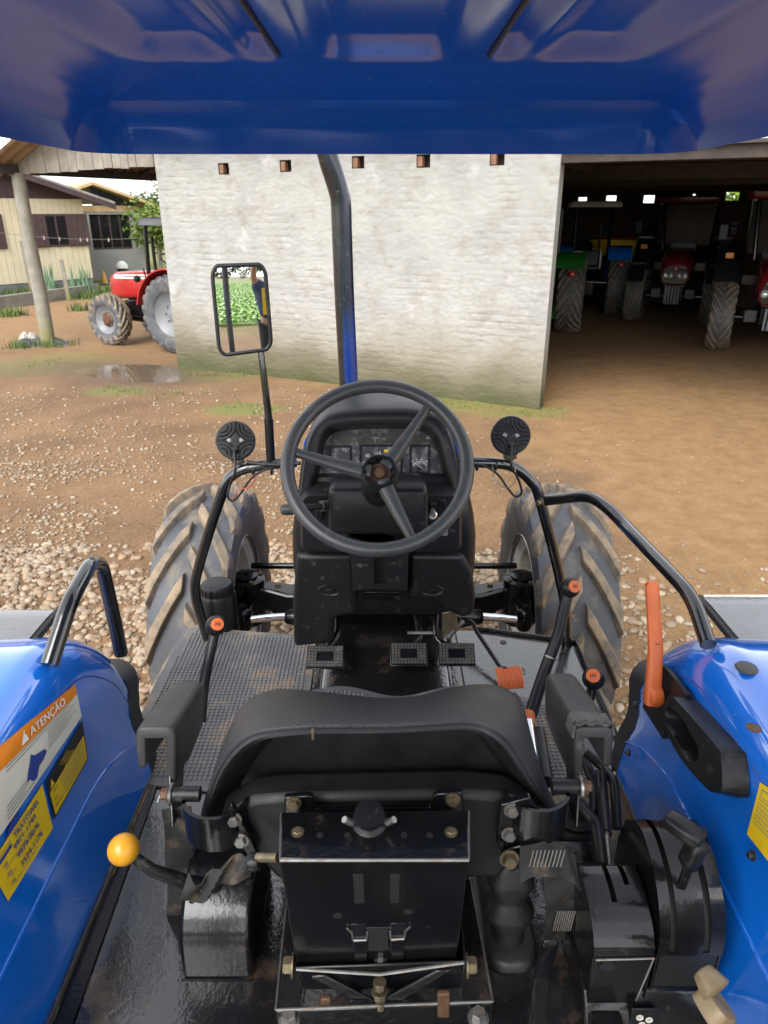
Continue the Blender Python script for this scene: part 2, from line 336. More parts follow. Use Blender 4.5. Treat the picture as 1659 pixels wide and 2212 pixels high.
# gravel stones
def gravel():
    bm = bmesh.new(); bmesh.ops.create_icosphere(bm, subdivisions=1, radius=1); bv = np.array([v.co[:] for v in bm.verts]); bf = np.array([[v.index for v in f.verts] for f in bm.faces]); bm.free()
    bm = bmesh.new(); bmesh.ops.create_icosphere(bm, subdivisions=2, radius=1); bv2 = np.array([v.co[:] for v in bm.verts]); bf2 = np.array([[v.index for v in f.verts] for f in bm.faces]); bm.free()
    Vs, Fs, Cs = [], [], []; off = 0
    zones = [((-3.2, -.25, 2.0, 4.6), 9500, .010, .031, 1), ((-4, .6, 4.2, 6.4), 5200, .009, .024, 0), ((-5, .4, 5.5, 9.5), 3600, .009, .024, 0), ((.5, 2.7, 2.1, 4.4), 5600, .010, .029, 1), ((-.9, 1.0, 1.9, 4.5), 1800, .012, .034, 1), ((.3, 2.2, 4.2, 8), 1500, .005, .018, 0), ((1.2, 7.5, 2.2, 11), 5200, .004, .012, 0), ((-5, 1.6, 3.4, 10.5), 8500, .004, .012, 0), ((-3.2, 2.6, 2.0, 4.5), 3500, .004, .011, 0)]
    for (x0, x1, y0, y1), n, r0, r1, hi in zones:
        X = RNG.uniform(x0, x1, n); Y = y0 + (y1 - y0) * RNG.uniform(0, 1, n) ** (1.15 if y1 < 9 else 1.7)
        keep = vnoise(X * 1.6, Y * 1.6, 21) + RNG.uniform(-.3, .3, n) > (.22 if hi else .36)
        if 0 < x0 < 1: keep &= (X < 2.0 + RNG.uniform(-.9, .5, n) - (Y - 2.2) * .25) | (RNG.uniform(0, 1, n) < .06)
        keep &= (X - SA.x) * SN.x + (Y - SA.y) * SN.y < -.25
        X, Y = X[keep], Y[keep]; Z = gheight(X, Y)
        for x, y, z in zip(X, Y, Z):
            r = r0 + (r1 - r0) * random.random() ** 2.2
            b, f = (bv2, bf2) if hi and r > r0 * 1.35 else (bv, bf)
            e = Euler((random.uniform(-.3, .3), random.uniform(-.3, .3), random.uniform(0, 6.28))).to_matrix()
            p = b * (1 + RNG.uniform(-.16, .16, (len(b), 1))) * np.array((r * random.uniform(.9, 1.45), r * random.uniform(.75, 1.1), r * random.uniform(.45, .75)))
            p = p @ np.array(e).T + np.array((x, y, z + r * .22))
            Vs.append(p); Fs.append(f + off); off += len(b)
            k = random.random(); base = random.choice([(0.2232, 0.1674, 0.1178), (0.2604, 0.217, 0.1674), (0.186, 0.124, 0.0806), (0.2852, 0.2542, 0.217), (0.1674, 0.1364, 0.1116), (0.2356, 0.155, 0.093)])
            w = (.62 + .55 * k) * (1 if r > .013 else .72); Cs.append(np.tile(np.array([base[0] * w, base[1] * w * .94, base[2] * w * .84, 1]), (len(b), 1)))
    v = np.concatenate(Vs); f = np.concatenate(Fs); c = np.concatenate(Cs)
    me = bpy.data.meshes.new('gravel'); me.from_pydata(v.tolist(), [], f.tolist()); me.polygons.foreach_set('use_smooth', [True] * len(f))
    a = me.color_attributes.new('stone', 'FLOAT_COLOR', 'POINT'); a.data.foreach_set('color', c.ravel())
    m = mat('pebble', (.4, .3, .2), .7, bump=.2, bs=90); t = m.node_tree; at = t.nodes.new('ShaderNodeAttribute'); at.attribute_name = 'stone'
    mx = t.nodes.new('ShaderNodeMix'); mx.data_type = 'RGBA'; mx.inputs['Factor'].default_value = .25; b = t.nodes['Principled BSDF']
    src = b.inputs['Base Color'].links[0].from_socket; t.links.new(at.outputs['Color'], mx.inputs['A']); t.links.new(src, mx.inputs['B']); t.links.new(mx.outputs['Result'], b.inputs['Base Color'])
    me.materials.append(m); o = link(bpy.data.objects.new('gravel', me))
    tag(o, 'loose brown and cream pebbles strewn over the earth yard', 'gravel', kind='stuff')
gravel()
# ================================================================== SHED (plastered front wall + open bay)
MWALL = mat('rough_cement_wall', (.285, .278, .258), .88, var=.10, vs=2.2, bump=.35, bs=60, dirt=((.215, .203, .18), .52, .72, 4), dirt2=((.36, .35, .335), .58, .72, 3))
wear_z(MWALL, .32, 1.05, (.19, .165, .11), .85, 1.5, .32); wear_z(MWALL, .14, .62, (.085, .075, .04), .85, 1.9, .32); wear_z(MWALL, .0, .26, (.05, .056, .016), .85, 1.6, .3)
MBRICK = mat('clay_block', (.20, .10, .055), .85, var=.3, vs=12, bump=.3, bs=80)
MPOCK = mat('shaded_pocket_clay', (.035, .02, .014), .9)  # clay inside the beam pockets, with the shade of the holes put into its colour
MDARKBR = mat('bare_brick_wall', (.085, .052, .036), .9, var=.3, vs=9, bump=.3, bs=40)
shed = thing('tractor_shed', 'grey plastered brick shed with a dark open bay full of tractors', 'shed', S(0, 0))
WL_, WH, WT = 5.68, 3.4, .17
PLW = (SA, SN)
holes = []
for px, py in ((482, 363), (616, 357), (773, 349), (914, 346), (1074, 341)):
    q = PP(px, py, PLW); a = (q - SA).dot(SV); holes.append((a - .085, a + .085, q.z - .075, q.z + .06))
def wall_grid():
    xs = set(np.round(np.arange(-WL_, 1e-6, .02), 4)) | {0.0}; zs = set(np.round(np.arange(-.05, WH, .012), 4))
    for a0, a1, z0, z1 in holes: xs |= {round(a0, 4), round(a1, 4)}; zs |= {round(z0, 4), round(z1, 4)}
    xs = np.array(sorted(xs)); zs = np.array(sorted(zs)); A, Z = np.meshgrid(xs, zs)
    course = .082; k = np.floor(Z / course); ph = (Z / course - k); jd = np.minimum(ph, 1 - ph) * course
    ah = A + (k % 2) * .11 + vnoise(k * 3.1, k * 0, 4) * .02; pv_ = (ah / .22) % 1; vd = np.minimum(pv_, 1 - pv_) * .22
    fill = vnoise(A * 2.2, Z * 2.2 + 7, 8) * .65 + vnoise(A * 9, k * 1.7, 11) * .5
    rel = -.0065 * np.exp(-(jd / .010) ** 2) * np.clip(fill * 2.8 - 1.45, 0, 1) - .006 * np.exp(-(vd / .009) ** 2) * np.clip(fill * 1.8 - .8, 0, 1)
    rel += (vnoise(A * 7, Z * 14, 13) - .5) * .007 + (vnoise(A * 24, Z * 40, 14) - .5) * .007 + (vnoise(A * .8, Z * .8, 15) - .5) * .02
    patch = np.exp(-((A + .28) / .22) ** 4) * np.exp(-((Z - 2.75) / .75) ** 6); rel = rel * (1 - patch * .85) + patch * .010
    rel[:, 0] = 0; rel[:, -1] = 0
    jm = np.clip(np.exp(-(jd / .007) ** 2) * np.clip(fill * 3.0 - 1.75, 0, 1) + np.exp(-(vd / .006) ** 2) * np.clip(fill * 3.0 - 1.95, 0, 1), 0, 1) * (1 - patch)
    v = np.stack([SA.x + SV.x * A - SN.x * rel, SA.y + SV.y * A - SN.y * rel, Z], -1).reshape(-1, 3)
    n = len(xs); idx = np.arange(len(xs) * len(zs)).reshape(len(zs), n)
    cx = (xs[:-1] + xs[1:]) / 2; cz = (zs[:-1] + zs[1:]) / 2; CXg, CZg = np.meshgrid(cx, cz); keep = np.ones(CXg.shape, bool)
    for a0, a1, z0, z1 in holes: keep &= ~((CXg > a0) & (CXg < a1) & (CZg > z0) & (CZg < z1))
    f = np.stack([idx[:-1, :-1], idx[:-1, 1:], idx[1:, 1:], idx[1:, :-1]], -1)[keep].reshape(-1, 4)
    v = v.tolist(); f = f.tolist(); b = len(v)
    e = [S(0, 0, -.05), S(0, WT, -.05), S(0, WT, WH), S(0, 0, WH), S(-WL_, 0, -.05), S(-WL_, WT, -.05), S(-WL_, WT, WH), S(-WL_, 0, WH)]
    v += [tuple(p) for p in e]; f += [[b, b + 1, b + 2, b + 3], [b + 4, b + 7, b + 6, b + 5], [b + 1, b + 5, b + 6, b + 2], [b + 3, b + 2, b + 6, b + 7]]
    o = mk('front_wall', np.array(v), f, MWALL, shed, smooth=50); at = o.data.attributes.new('joint', 'FLOAT', 'POINT'); at.data.foreach_set('value', np.concatenate([jm.ravel(), np.zeros(8)])); return o
fw = wall_grid()
def joint_colour(m):
    t = m.node_tree; b = t.nodes['Principled BSDF']; src = b.inputs['Base Color'].links[0].from_socket; at = t.nodes.new('ShaderNodeAttribute'); at.attribute_name = 'joint'; k = t.nodes.new('ShaderNodeMath'); k.operation = 'MULTIPLY'; k.inputs[1].default_value = .30; t.links.new(at.outputs['Fac'], k.inputs[0])
    mx = t.nodes.new('ShaderNodeMix'); mx.data_type = 'RGBA'; t.links.new(k.outputs[0], mx.inputs['Factor']); t.links.new(src, mx.inputs['A']); mx.inputs['B'].default_value = (.12, .10, .08, 1); t.links.new(mx.outputs['Result'], b.inputs['Base Color'])
joint_colour(MWALL)
for a0, a1, z0, z1 in holes:
    q = [S(a0, .002, z0), S(a1, .002, z0), S(a1, .002, z1), S(a0, .002, z1)]; d = SN * .13
    v = q + [p + d for p in q]; mk('beam_pocket', v, [(4, 5, 6, 7), (0, 1, 5, 4), (1, 2, 6, 5), (2, 3, 7, 6), (3, 0, 4, 7)], MPOCK, fw, smooth=0)
    c = S((a0 * .80 + a1 * .20), .055, (z0 + z1) / 2 - .004); box('broken_block', fw, MBRICK, c, ((a1 - a0) * .40, .08, (z1 - z0) * .82), Euler((0, 0, math.atan2(SV.y, SV.x))), bev=.006)
BW = 9.5; BD = 12.0; RZ = math.atan2(SV.y, SV.x)
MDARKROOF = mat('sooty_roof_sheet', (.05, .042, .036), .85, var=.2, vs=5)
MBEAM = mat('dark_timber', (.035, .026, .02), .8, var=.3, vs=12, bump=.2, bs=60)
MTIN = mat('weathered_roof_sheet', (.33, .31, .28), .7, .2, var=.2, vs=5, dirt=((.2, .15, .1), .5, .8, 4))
def sbox(name, par, m, a0, a1, b0, b1, z0, z1, bev=.005): return box(name, par, m, S((a0 + a1) / 2, (b0 + b1) / 2, (z0 + z1) / 2), (a1 - a0, b1 - b0, z1 - z0), Euler((0, 0, RZ)), bev=bev)
sbox('lintel_beam', shed, MBEAM, .003, BW, .0, .12, 2.66, 2.79)
# back wall with ventilation openings
bh = []
PLB = (S(0, BD), SN)
for px, py, w, h in ((1257, 432, .24, .13), (1319, 430.5, .27, .17), (1401, 430, .27, .17), (1498, 426.5, .07, .15), (1582, 424, .29, .18)):
    q = PP(px, py, PLB); a = (q - S(0, BD)).dot(SV); bh.append((a - w / 2, a + w / 2, q.z - h / 2, q.z + h / 2))
bh.sort(); zlo = min(b[2] for b in bh) - .003; zhi = max(b[3] for b in bh) + .003
def sq(a0, a1, b0, b1, z0, z1): return g_box(S((a0 + a1) / 2, (b0 + b1) / 2, (z0 + z1) / 2), (a1 - a0, b1 - b0, z1 - z0), Euler((0, 0, RZ)).to_matrix())
pc = [sq(-WL_, BW, BD, BD + .15, -.05, zlo), sq(-WL_, BW, BD, BD + .15, zhi, 3.4)]
edges = [-WL_] + [x for b in bh for x in (b[0], b[1])] + [BW]
for i in range(0, len(edges), 2): pc.append(sq(edges[i], edges[i + 1], BD, BD + .15, zlo, zhi))
for a0, a1, z0, z1 in bh:
    if z0 - zlo > .004: pc.append(sq(a0, a1, BD, BD + .15, zlo, z0))
    if zhi - z1 > .004: pc.append(sq(a0, a1, BD, BD + .15, z1, zhi))
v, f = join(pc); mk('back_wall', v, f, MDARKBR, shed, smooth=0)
# brick courses of the back wall, real relief
bk = []
for k in range(0, 40):
    z = .03 + k * .082
    if zlo - .09 < z < zhi: continue
    for j in range(0, 72):
        a = -5.6 + j * .21 + (k % 2) * .105
        if a + .2 < BW and 0.2 < a + 3: bk.append(sq(a, a + .196, BD - .012 - .006 * random.random(), BD + .01, z, z + .070))
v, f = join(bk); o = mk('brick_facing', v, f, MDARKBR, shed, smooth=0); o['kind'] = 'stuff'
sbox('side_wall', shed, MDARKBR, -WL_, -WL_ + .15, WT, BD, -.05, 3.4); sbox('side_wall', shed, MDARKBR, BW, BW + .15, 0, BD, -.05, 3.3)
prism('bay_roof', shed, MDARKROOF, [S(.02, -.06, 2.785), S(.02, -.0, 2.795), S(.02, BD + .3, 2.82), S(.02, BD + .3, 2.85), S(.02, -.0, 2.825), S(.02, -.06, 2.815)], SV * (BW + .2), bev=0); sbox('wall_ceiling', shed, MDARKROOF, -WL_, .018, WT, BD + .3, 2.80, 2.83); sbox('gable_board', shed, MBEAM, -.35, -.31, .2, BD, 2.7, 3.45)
def corr_sheet(name, par, m, o, ux, uy, lx, ly, amp=.025, pitch=.18, thick=.008):
    n = int(lx / pitch * 6); ux = Vector(ux).normalized(); uy = Vector(uy).normalized(); un = ux.cross(uy).normalized(); o = Vector(o)
    rows = []
    for k in range(2):
        rows.append([o + ux * (lx * i / n) + uy * (ly * k) + un * (amp * math.sin(2 * math.pi * lx * i / n / pitch)) for i in range(n + 1)])
    v = rows[0] + rows[1]; f = [(i, i + 1, n + 2 + i, n + 1 + i) for i in range(n)]
    ob = mk(name, v, f, m, par, smooth=60, solid=thick); return ob
corr_sheet('wall_roof', shed, MTIN, S(-WL_ - .3, -.5, 3.42), SV, (SN.x, SN.y, .16), WL_ + .0, 12.5)
for b in (3, 6, 9): sbox('roof_truss', shed, MBEAM, -WL_ + .2, BW - .1, b, b + .12, 2.60, 2.79)
# ================================================================== PORCH beside the shed
MPLANK = mat('weathered_plank', (.22, .2, .17), .85, var=.28, vs=5, bump=.25, bs=50, dirt=((.21, .17, .13), .45, .7, 7), dirt2=((.30, .23, .15), .6, .75, 4))
MPOST = mat('weathered_post', (.21, .195, .16), .85, var=.22, vs=6, bump=.3, bs=40, dirt=((.2, .17, .12), .5, .8, 9)); wear_z(MPOST, .05, .6, (.17, .16, .05), .8, 5, .2)
MTILE = mat('old_roof_tile', (.30, .21, .13), .85, var=.3, vs=6, bump=.2, bs=50, dirt=((.18, .13, .09), .5, .8, 6))
porch = thing('timber_porch', 'open timber porch with weathered plank gable and tiled roof beside the shed', 'porch', S(-7.2, .2))
pb = P(105, 745, Z=0); pa = (pb - SA).dot(SV); pbb = (pb - SA).dot(SN)
PLF = (S(0, pbb), SN)
g0 = PP(15, 374, PLF); g1 = PP(97, 306, PLF); ga0 = (g0 - SA).dot(SV); ga1 = (g1 - SA).dot(SV); slope = (g1.z - g0.z) / (ga1 - ga0)
zb0 = PP(40, 377, PLF).z; zb1 = PP(335, 357, PLF).z
a = ga0; k = 0
while a < -WL_ + .2:
    w = random.uniform(.15, .21); a2 = min(a + w, -WL_ + .25)
    zt0, zt1 = [min(g0.z + .02 + slope * (q - ga0), 4.3) for q in (a, a2)]; zb = zb0 + (zb1 - zb0) * (a - pa) / (-WL_ - pa) + random.uniform(-.012, .012)
    if zt1 - zb > .05:
        d = pbb + random.uniform(-.008, .008)
        prism('plank', porch, MPLANK, [S(a + .004, d, zb), S(a2 - .004, d, zb), S(a2 - .004, d, zt1), S(a + .004, d, max(zt0, zb + .01))], SN * .025, bev=.003)
    a = a2
us = Vector((SV.x, SV.y, slope)).normalized()
eo = S(pa - .12, pbb - .02, g0.z + .05 + slope * (pa - .12 - ga0)); ev = S(ga0 - 1.3, pbb - .5, g0.z + .05 - slope * 1.3)
nt_ = 0
for r_ in range(7):      # tile courses, each one lapped over the next
    o0 = eo + us * (r_ * .78) + Vector((0, 0, .012 * (r_ % 2)))
    corr_sheet('tile_course', porch, MTILE, o0 + Vector((0, 0, .0)), SN, us, 4.6, .84, amp=.035, pitch=.21, thick=.014)
for r_ in range(8): corr_sheet('verge_tile', porch, MTILE, ev + us * (r_ * .78) + Vector((0, 0, .012 * (r_ % 2))), SN, us, .56, .84, amp=.035, pitch=.21, thick=.014)
for k in range(6): tube('rafter', porch, MBEAM, [eo + SN * (.5 + k * .75) - Vector((0, 0, .09)), eo + SN * (.5 + k * .75) + us * 5 - Vector((0, 0, .09))], .035, 6)
p0 = S(pa, pbb - .35, zb0 + .07); box('eave_beam', porch, MBEAM, (p0 + S(pa, pbb + 4.6, zb0 + .07)) / 2, (.1, 4.95, .14), Euler((0, 0, RZ)), bev=.006)
for bb, nm in ((pbb, 'post'), (pbb + 4.4, 'post')):
    q = S(pa, bb); tube(nm, porch, MPOST, [q + Vector((0, 0, -.1)), q + Vector((.01, 0, .9)), q + Vector((-.012, 0, 1.8)), q + Vector((0, 0, zb0 + .02))], [.125, .118, .112, .108], 14)
# ================================================================== HOUSES
MCREAM = mat('cream_board_paint', (.62, .54, .37), .7, var=.06, vs=3, bump=.1, bs=40, dirt=((.5, .42, .28), .6, .85, 2))
MBROWN = mat('dark_brown_paint', (.055, .034, .036), .6, var=.2, vs=6, bump=.1, bs=40)
MSHUT = mat('shutter_brown', (.062, .034, .034), .5, var=.2, vs=7, bump=.1, bs=60)
MGREY = mat('grey_render', (.29, .29, .285), .85, var=.1, vs=2, bump=.2, bs=30, dirt=((.3, .29, .27), .5, .8, 3))
MWOOD = mat('light_timber', (.42, .29, .15), .7, var=.2, vs=5)
MPLINTH = mat('plinth_grey', (.15, .155, .165), .85, var=.2, vs=3)
def house_frame(r, l):
    d = (l - r); d.z = 0; d.normalize(); return r, d, Vector((-d.y, d.x, 0)) if Vector((-d.y, d.x, 0)).y > 0 else Vector((d.y, -d.x, 0))
hr = P(205, 622, Z=0); hl = P(0, 640, Z=0); HO, HD, HN = house_frame(hr, hl)
house = thing('cream_house', 'cream board house with brown shutters and dark gable behind the porch', 'house', HO)
HPL = (HO, HN)
def hz(px, py): return PP(px, py, HPL).z
def ha(px, py): return (PP(px, py, HPL) - HO).dot(HD)
def H(a, b, z): return HO + HD * a + HN * b + Vector((0, 0, z))
zt = hz(150, 430); zp = hz(150, 604); aw = 6.2
wx0, wx1 = ha(186, 500), ha(62, 500); wz0, wz1 = hz(120, 533), hz(120, 462)
prism('plinth', house, MPLINTH, [H(.02, .02, -.2), H(aw, .02, -.2), H(aw, .02, zp), H(.02, .02, zp)], HN * .2)
prism('wall_core', house, MCREAM, [H(.0, .03, zp), H(aw, .03, zp), H(aw, .03, zt + .1), H(.0, .03, zt + .1)], HN * 6.5)
n = 34
for k in range(n):
    a0 = aw * k / n; prism('plank', house, MCREAM, [H(a0 + .004, 0, zp), H(a0 + aw / n - .004, 0, zp), H(a0 + aw / n - .004, 0, zt), H(a0 + .004, 0, zt)], HN * .025, bev=.004)
e0 = PP(228, 436, HPL); e1 = PP(52, 376, HPL); ea0 = (e0 - HO).dot(HD); ea1 = (e1 - HO).dot(HD); hs_ = (e1.z - e0.z) / (ea1 - ea0); rid = aw / 2; zr = e0.z + hs_ * (rid - ea0)
for k in range(n):
    a0, a1 = aw * k / n, aw * (k + 1) / n; zz = lambda a: zr - hs_ * abs(a - rid) - .05
    if min(zz(a0), zz(a1)) > zt + .02: prism('gable_plank', house, MBROWN, [H(a0 + .004, -.01, zt), H(a1 - .004, -.01, zt), H(a1 - .004, -.01, zz(a1)), H(a0 + .004, -.01, zz(a0))], HN * .03, bev=.003)
for s in (-1, 1):
    ee = rid - s * (rid - ea0) ; q = [H(rid, -.5, zr), H(ee, -.5, e0.z), H(ee, -.5, e0.z - .07), H(rid, -.5, zr - .07)]
    prism('roof', house, MTIN, q, HN * 7.5, bev=.01); prism('verge_board', house, MBROWN, [p - Vector((0, 0, .075)) - HN * .02 for p in q[:2]] + [p - Vector((0, 0, .22)) - HN * .02 for p in q[1::-1]], HN * .03)
def window(px0, px1, parts):
    a0, a1 = wx0 + 0, wx1
    return
wn = prism('window_frame', house, MSHUT, [H(a, -.03, z) for a, z in ((wx0 - .02, wz0), (wx1, wz0), (wx1, wz1), (wx0 - .02, wz1))], HN * .035)
m0, m1 = ha(143, 500), ha(100, 500)
for a0, a1 in ((wx0 - .05, m0), (m1, wx1 + .03)):
    sh = prism('shutter', house, MSHUT, [H(a, -.075, z) for a, z in ((a0, wz0), (a1, wz0), (a1, wz1), (a0, wz1))], HN * .035)
    for k in range(4):
        b0 = a0 + (a1 - a0) * k / 4; prism('slat', sh, MSHUT, [H(a, -.085, z) for a, z in ((b0 + .01, wz0 + .04), (b0 + (a1 - a0) / 4 - .01, wz0 + .04), (b0 + (a1 - a0) / 4 - .01, wz1 - .04), (b0 + .01, wz1 - .04))], HN * .012)
pn = prism('window_pane', house, M['glass_dark'], [H(a, -.04, z) for a, z in ((m0, wz0 + .06), (m1, wz0 + .06), (m1, wz1 - .06), (m0, wz1 - .06))], HN * .008)
prism('glazing_bar', house, MSHUT, [H((m0 + m1) / 2 + d, -.055, z) for d, z in ((-.03, wz0), (.03, wz0), (.03, wz1), (-.03, wz1))], HN * .012)
ls0, ls1 = ha(8, 500), ha(-40, 500)
prism('shutter', house, MSHUT, [H(a, -.06, z) for a, z in ((ls0, wz0), (ls1, wz0), (ls1, wz1), (ls0, wz1))], HN * .035)
# grey house behind
gr = P(327, 600, Z=0); gl = P(185, 607, Z=0); GO, GD, GN = house_frame(gr, gl)
gh = thing('grey_house', 'grey rendered house with large dark window behind the cream house', 'house', GO)
GPL = (GO, GN); gzz = lambda px, py: PP(px, py, GPL).z; gaa = lambda px, py: (PP(px, py, GPL) - GO).dot(GD)
def Gp(a, b, z): return GO + GD * a + GN * b + Vector((0, 0, z))
gw = 5.2; gt = gzz(300, 458); x0, x1, z0, z1 = gaa(284, 500), gaa(197, 500), gzz(240, 539), gzz(240, 463)
for q in ([(0, -.2), (x0, -.2), (x0, gt), (0, gt)], [(x1, -.2), (gw, -.2), (gw, gt), (x1, gt)], [(x0, -.2), (x1, -.2), (x1, z0), (x0, z0)], [(x0, z1), (x1, z1), (x1, gt), (x0, gt)]):
    prism('wall', gh, MGREY, [Gp(a, 0, z) for a, z in q], GN * .2, bev=0)
prism('side_wall', gh, MGREY, [Gp(.02, .2, -.2), Gp(.02, 6, -.2), Gp(.02, 6, gt), Gp(.02, .2, gt)], GD * .2, bev=0)
wf = prism('window_frame', gh, MBROWN, [Gp(x0, .08, z0), Gp(x1, .08, z0), Gp(x1, .08, z0 + .06), Gp(x0, .08, z0 + .06)], GN * .06)
for k in range(4):
    a0 = x0 + (x1 - x0) * k / 4; prism('window_pane', gh, M['glass_dark'], [Gp(a0 + .02, .1, z0), Gp(a0 + (x1 - x0) / 4 - .02, .1, z0), Gp(a0 + (x1 - x0) / 4 - .02, .1, z1), Gp(a0 + .02, .1, z1)], GN * .01, bev=0)
    prism('mullion', gh, MBROWN, [Gp(a0 - .03, .09, z0), Gp(a0 + .03, .09, z0), Gp(a0 + .03, .09, z1), Gp(a0 - .03, .09, z1)], GN * .04, bev=.004)
prism('wood_band', gh, MWOOD, [Gp(.25, -.03, gt), Gp(gw, -.03, gt), Gp(gw, -.03, gt + .2), Gp(.25, -.03, gt + .2)], GN * .1)
r0 = PP(333, 443, GPL); r1 = PP(192, 393, GPL); ra0 = (r0 - GO).dot(GD); ra1 = (r1 - GO).dot(GD)
prism('gable_glass', gh, M['glass_dark'], [Gp(.25, 0, gt + .2), Gp(ra1, 0, gt + .2), Gp(ra1, 0, r1.z - .12), Gp(.25, 0, r0.z + .02)], GN * .03, bev=0)
q = [Gp(ra0, -.5, r0.z), Gp(ra1, -.5, r1.z), Gp(ra1, -.5, r1.z - .10), Gp(ra0, -.5, r0.z - .10)]
prism('roof', gh, MWOOD, q, GN * 7, bev=.01)
rl = ra1 + (ra1 - ra0); prism('roof', gh, MWOOD, [Gp(ra1, -.5, r1.z), Gp(rl, -.5, r0.z), Gp(rl, -.5, r0.z - .1), Gp(ra1, -.5, r1.z - .1)], GN * 7, bev=.01)
# ================================================================== YARD SMALL THINGS
k0, k1 = P(-60, 678, Z=0), P(215, 637, Z=0); kd = (k1 - k0).normalized(); kn = Vector((-kd.y, kd.x, 0))
MKERB = mat('old_concrete', (.20, .185, .16), .9, var=.25, vs=3, bump=.3, bs=30, dirt=((.12, .10, .07), .5, .8, 4))
o = prism('garden_wall', None, MKERB, [k0 - Vector((0, 0, .1)), k1 - Vector((0, 0, .1)), k1 + Vector((0, 0, .3)), k0 + Vector((0, 0, .3))], kn * .15, bev=.015)
tag(o, 'low grey concrete garden wall in front of the cream house', 'wall')
def fence_post(px, py, pyt, label):
    b = P(px, py, Z=0); t = P(px - 12, pyt, Y=b.y)
    o = box('fence_post', None, MPOST, (b.x, b.y, t.z / 2 - .05), (.10, .08, t.z + .1), (.0, R(-1.5), .3), bev=.01)
    return tag(o, label, 'post', 'wire fence posts')
fence_post(148, 650, 560, 'short grey wooden fence post in front of the cream house window')
fence_post(70, 640, 520, 'thin leaning stake against the cream house wall')
MWIRE = mat('fence_wire', (.25, .24, .22), .5, .6)
f0, f1 = P(-20, 500, Y=19.5), P(330, 512, Y=22)
o = mk('clothes_line', *g_tube([f0 * (1 - t) + f1 * t - Vector((0, 0, .12 * 4 * t * (1 - t))) for t in np.linspace(0, 1, 14)], .006, 6), MWIRE, None); tag(o, 'thin clothes line strung across the front of the houses', 'line')
MPEG = mat('pegs', (.32, .27, .22), .6)
for k, px in enumerate((84, 116, 161, 176, 224)):
    t = (px + 20) / 350; q = f0 * (1 - t) + f1 * t - Vector((0, 0, .12 * 4 * t * (1 - t)))
    o = prism('clothes_peg', None, MPEG, [q + Vector((dx, 0, dz)) for dx, dz in ((-.016, -.06), (.016, -.06), (.018, .0), (.01, .035), (-.01, .035), (-.018, 0))], (0, .02, 0)); tag(o, 'pale clothes peg hanging on the line before the houses', 'peg', 'pegs on the clothes line')
# crumpled tarp at the post
def crumple(name, c, rx, ry, h, m, seed, label, cat):
    n = 22; v = []; f = []
    for j in range(n):
        for i in range(n):
            u, w = i / (n - 1) * 2 - 1, j / (n - 1) * 2 - 1
            e = max(0, 1 - (u * u) ** 1.5 * .9) * max(0, 1 - (w * w) ** 1.5 * .9)
            nn = float(vnoise(np.array([u * 3.2 + seed]), np.array([w * 3.2]), seed)[0]); n2 = float(vnoise(np.array([u * 8]), np.array([w * 8]), seed + 3)[0])
            v.append((c.x + u * rx * (1 + .25 * (nn - .5)), c.y + w * ry * (1 + .25 * (n2 - .5)), c.z - .02 + e * h * (.25 + nn * .9 + n2 * .35)))
    f = [(j * n + i, j * n + i + 1, (j + 1) * n + i + 1, (j + 1) * n + i) for j in range(n - 1) for i in range(n - 1)]
    return tag(mk(name, v, f, m, None, smooth=25), label, cat)
MTARP = mat('grey_plastic_sheet', (.055, .056, .06), .4, var=.4, vs=9); MTW = mat('pale_plastic_sheet', (.30, .28, .25), .5, var=.15, vs=9)
crumple('plastic_sheet', P(88, 743, Z=0), .48, .22, .13, MTARP, 3, 'crumpled grey plastic sheet lying at the foot of the porch post', 'sheet')
crumple('paper_sack', P(66, 737, Z=.02), .2, .14, .17, MTW, 6, 'crumpled pale sack lying on the grey plastic sheet', 'sack')
# covered barrel and little cone by the grey house
q = P(268, 606, Z=0); s = q.y / FPX
bar = thing('water_barrel', 'black barrel with white domed lid by the grey house', 'barrel', q)
lathe('barrel_body', bar, M['plastic'], q, (0, 0, 1), [(.14, 0), (.17, .1), (.17, .36), (.16, .40)], 20); lathe('lid', bar, M['white'], q + Vector((0, 0, .40)), (0, 0, 1), [(.19, 0), (.19, .08), (.15, .17), (.08, .22), (.02, .24)], 20)
q = P(227, 614, Z=0); con = thing('floor_sign', 'small yellow cone standing on the path by the grey house', 'cone', q)
lathe('cone_body', con, M['yellow'], q, (0, 0, 1), [(.10, .03), (.095, .06), (.03, .40), (.01, .42)], 12); box('cone_base', con, M['ink_blue'], q + Vector((0, 0, .015)), (.26, .26, .03))
# grass and plants
def blades(name, spots, label, hmin, hmax, col, wid=.008, n_per=40, spread=.16, lean=.35, cat='grass', m=None):
    v, f = [], []
    for q, k in spots:
        for _ in range(int(n_per * k)):
            a = random.uniform(0, 6.28); r = spread * k * random.random() ** .6; b = Vector((q.x + r * math.cos(a) * 1.6, q.y + r * math.sin(a), 0))
            b.z = float(gheight(np.array([b.x]), np.array([b.y]))[0]) - .01
            h = random.uniform(hmin, hmax); d = Vector((math.cos(a + random.uniform(-1, 1)), math.sin(a), 0)) * h * random.uniform(.1, lean); s = Vector((-d.y, d.x, 0)).normalized() * wid
            i = len(v); v += [b - s, b + s, b + d * .4 + Vector((0, 0, h * .6)) + s * .7, b + d * .4 + Vector((0, 0, h * .6)) - s * .7, b + d + Vector((0, 0, h))]
            f += [(i, i + 1, i + 2, i + 3), (i + 3, i + 2, i + 4)]
    o = mk(name, v, f, m or mat(name, col, .6, var=.4, vs=4), None, smooth=0); return tag(o, label, cat, kind='stuff')
GRN = (.085, .13, .03)
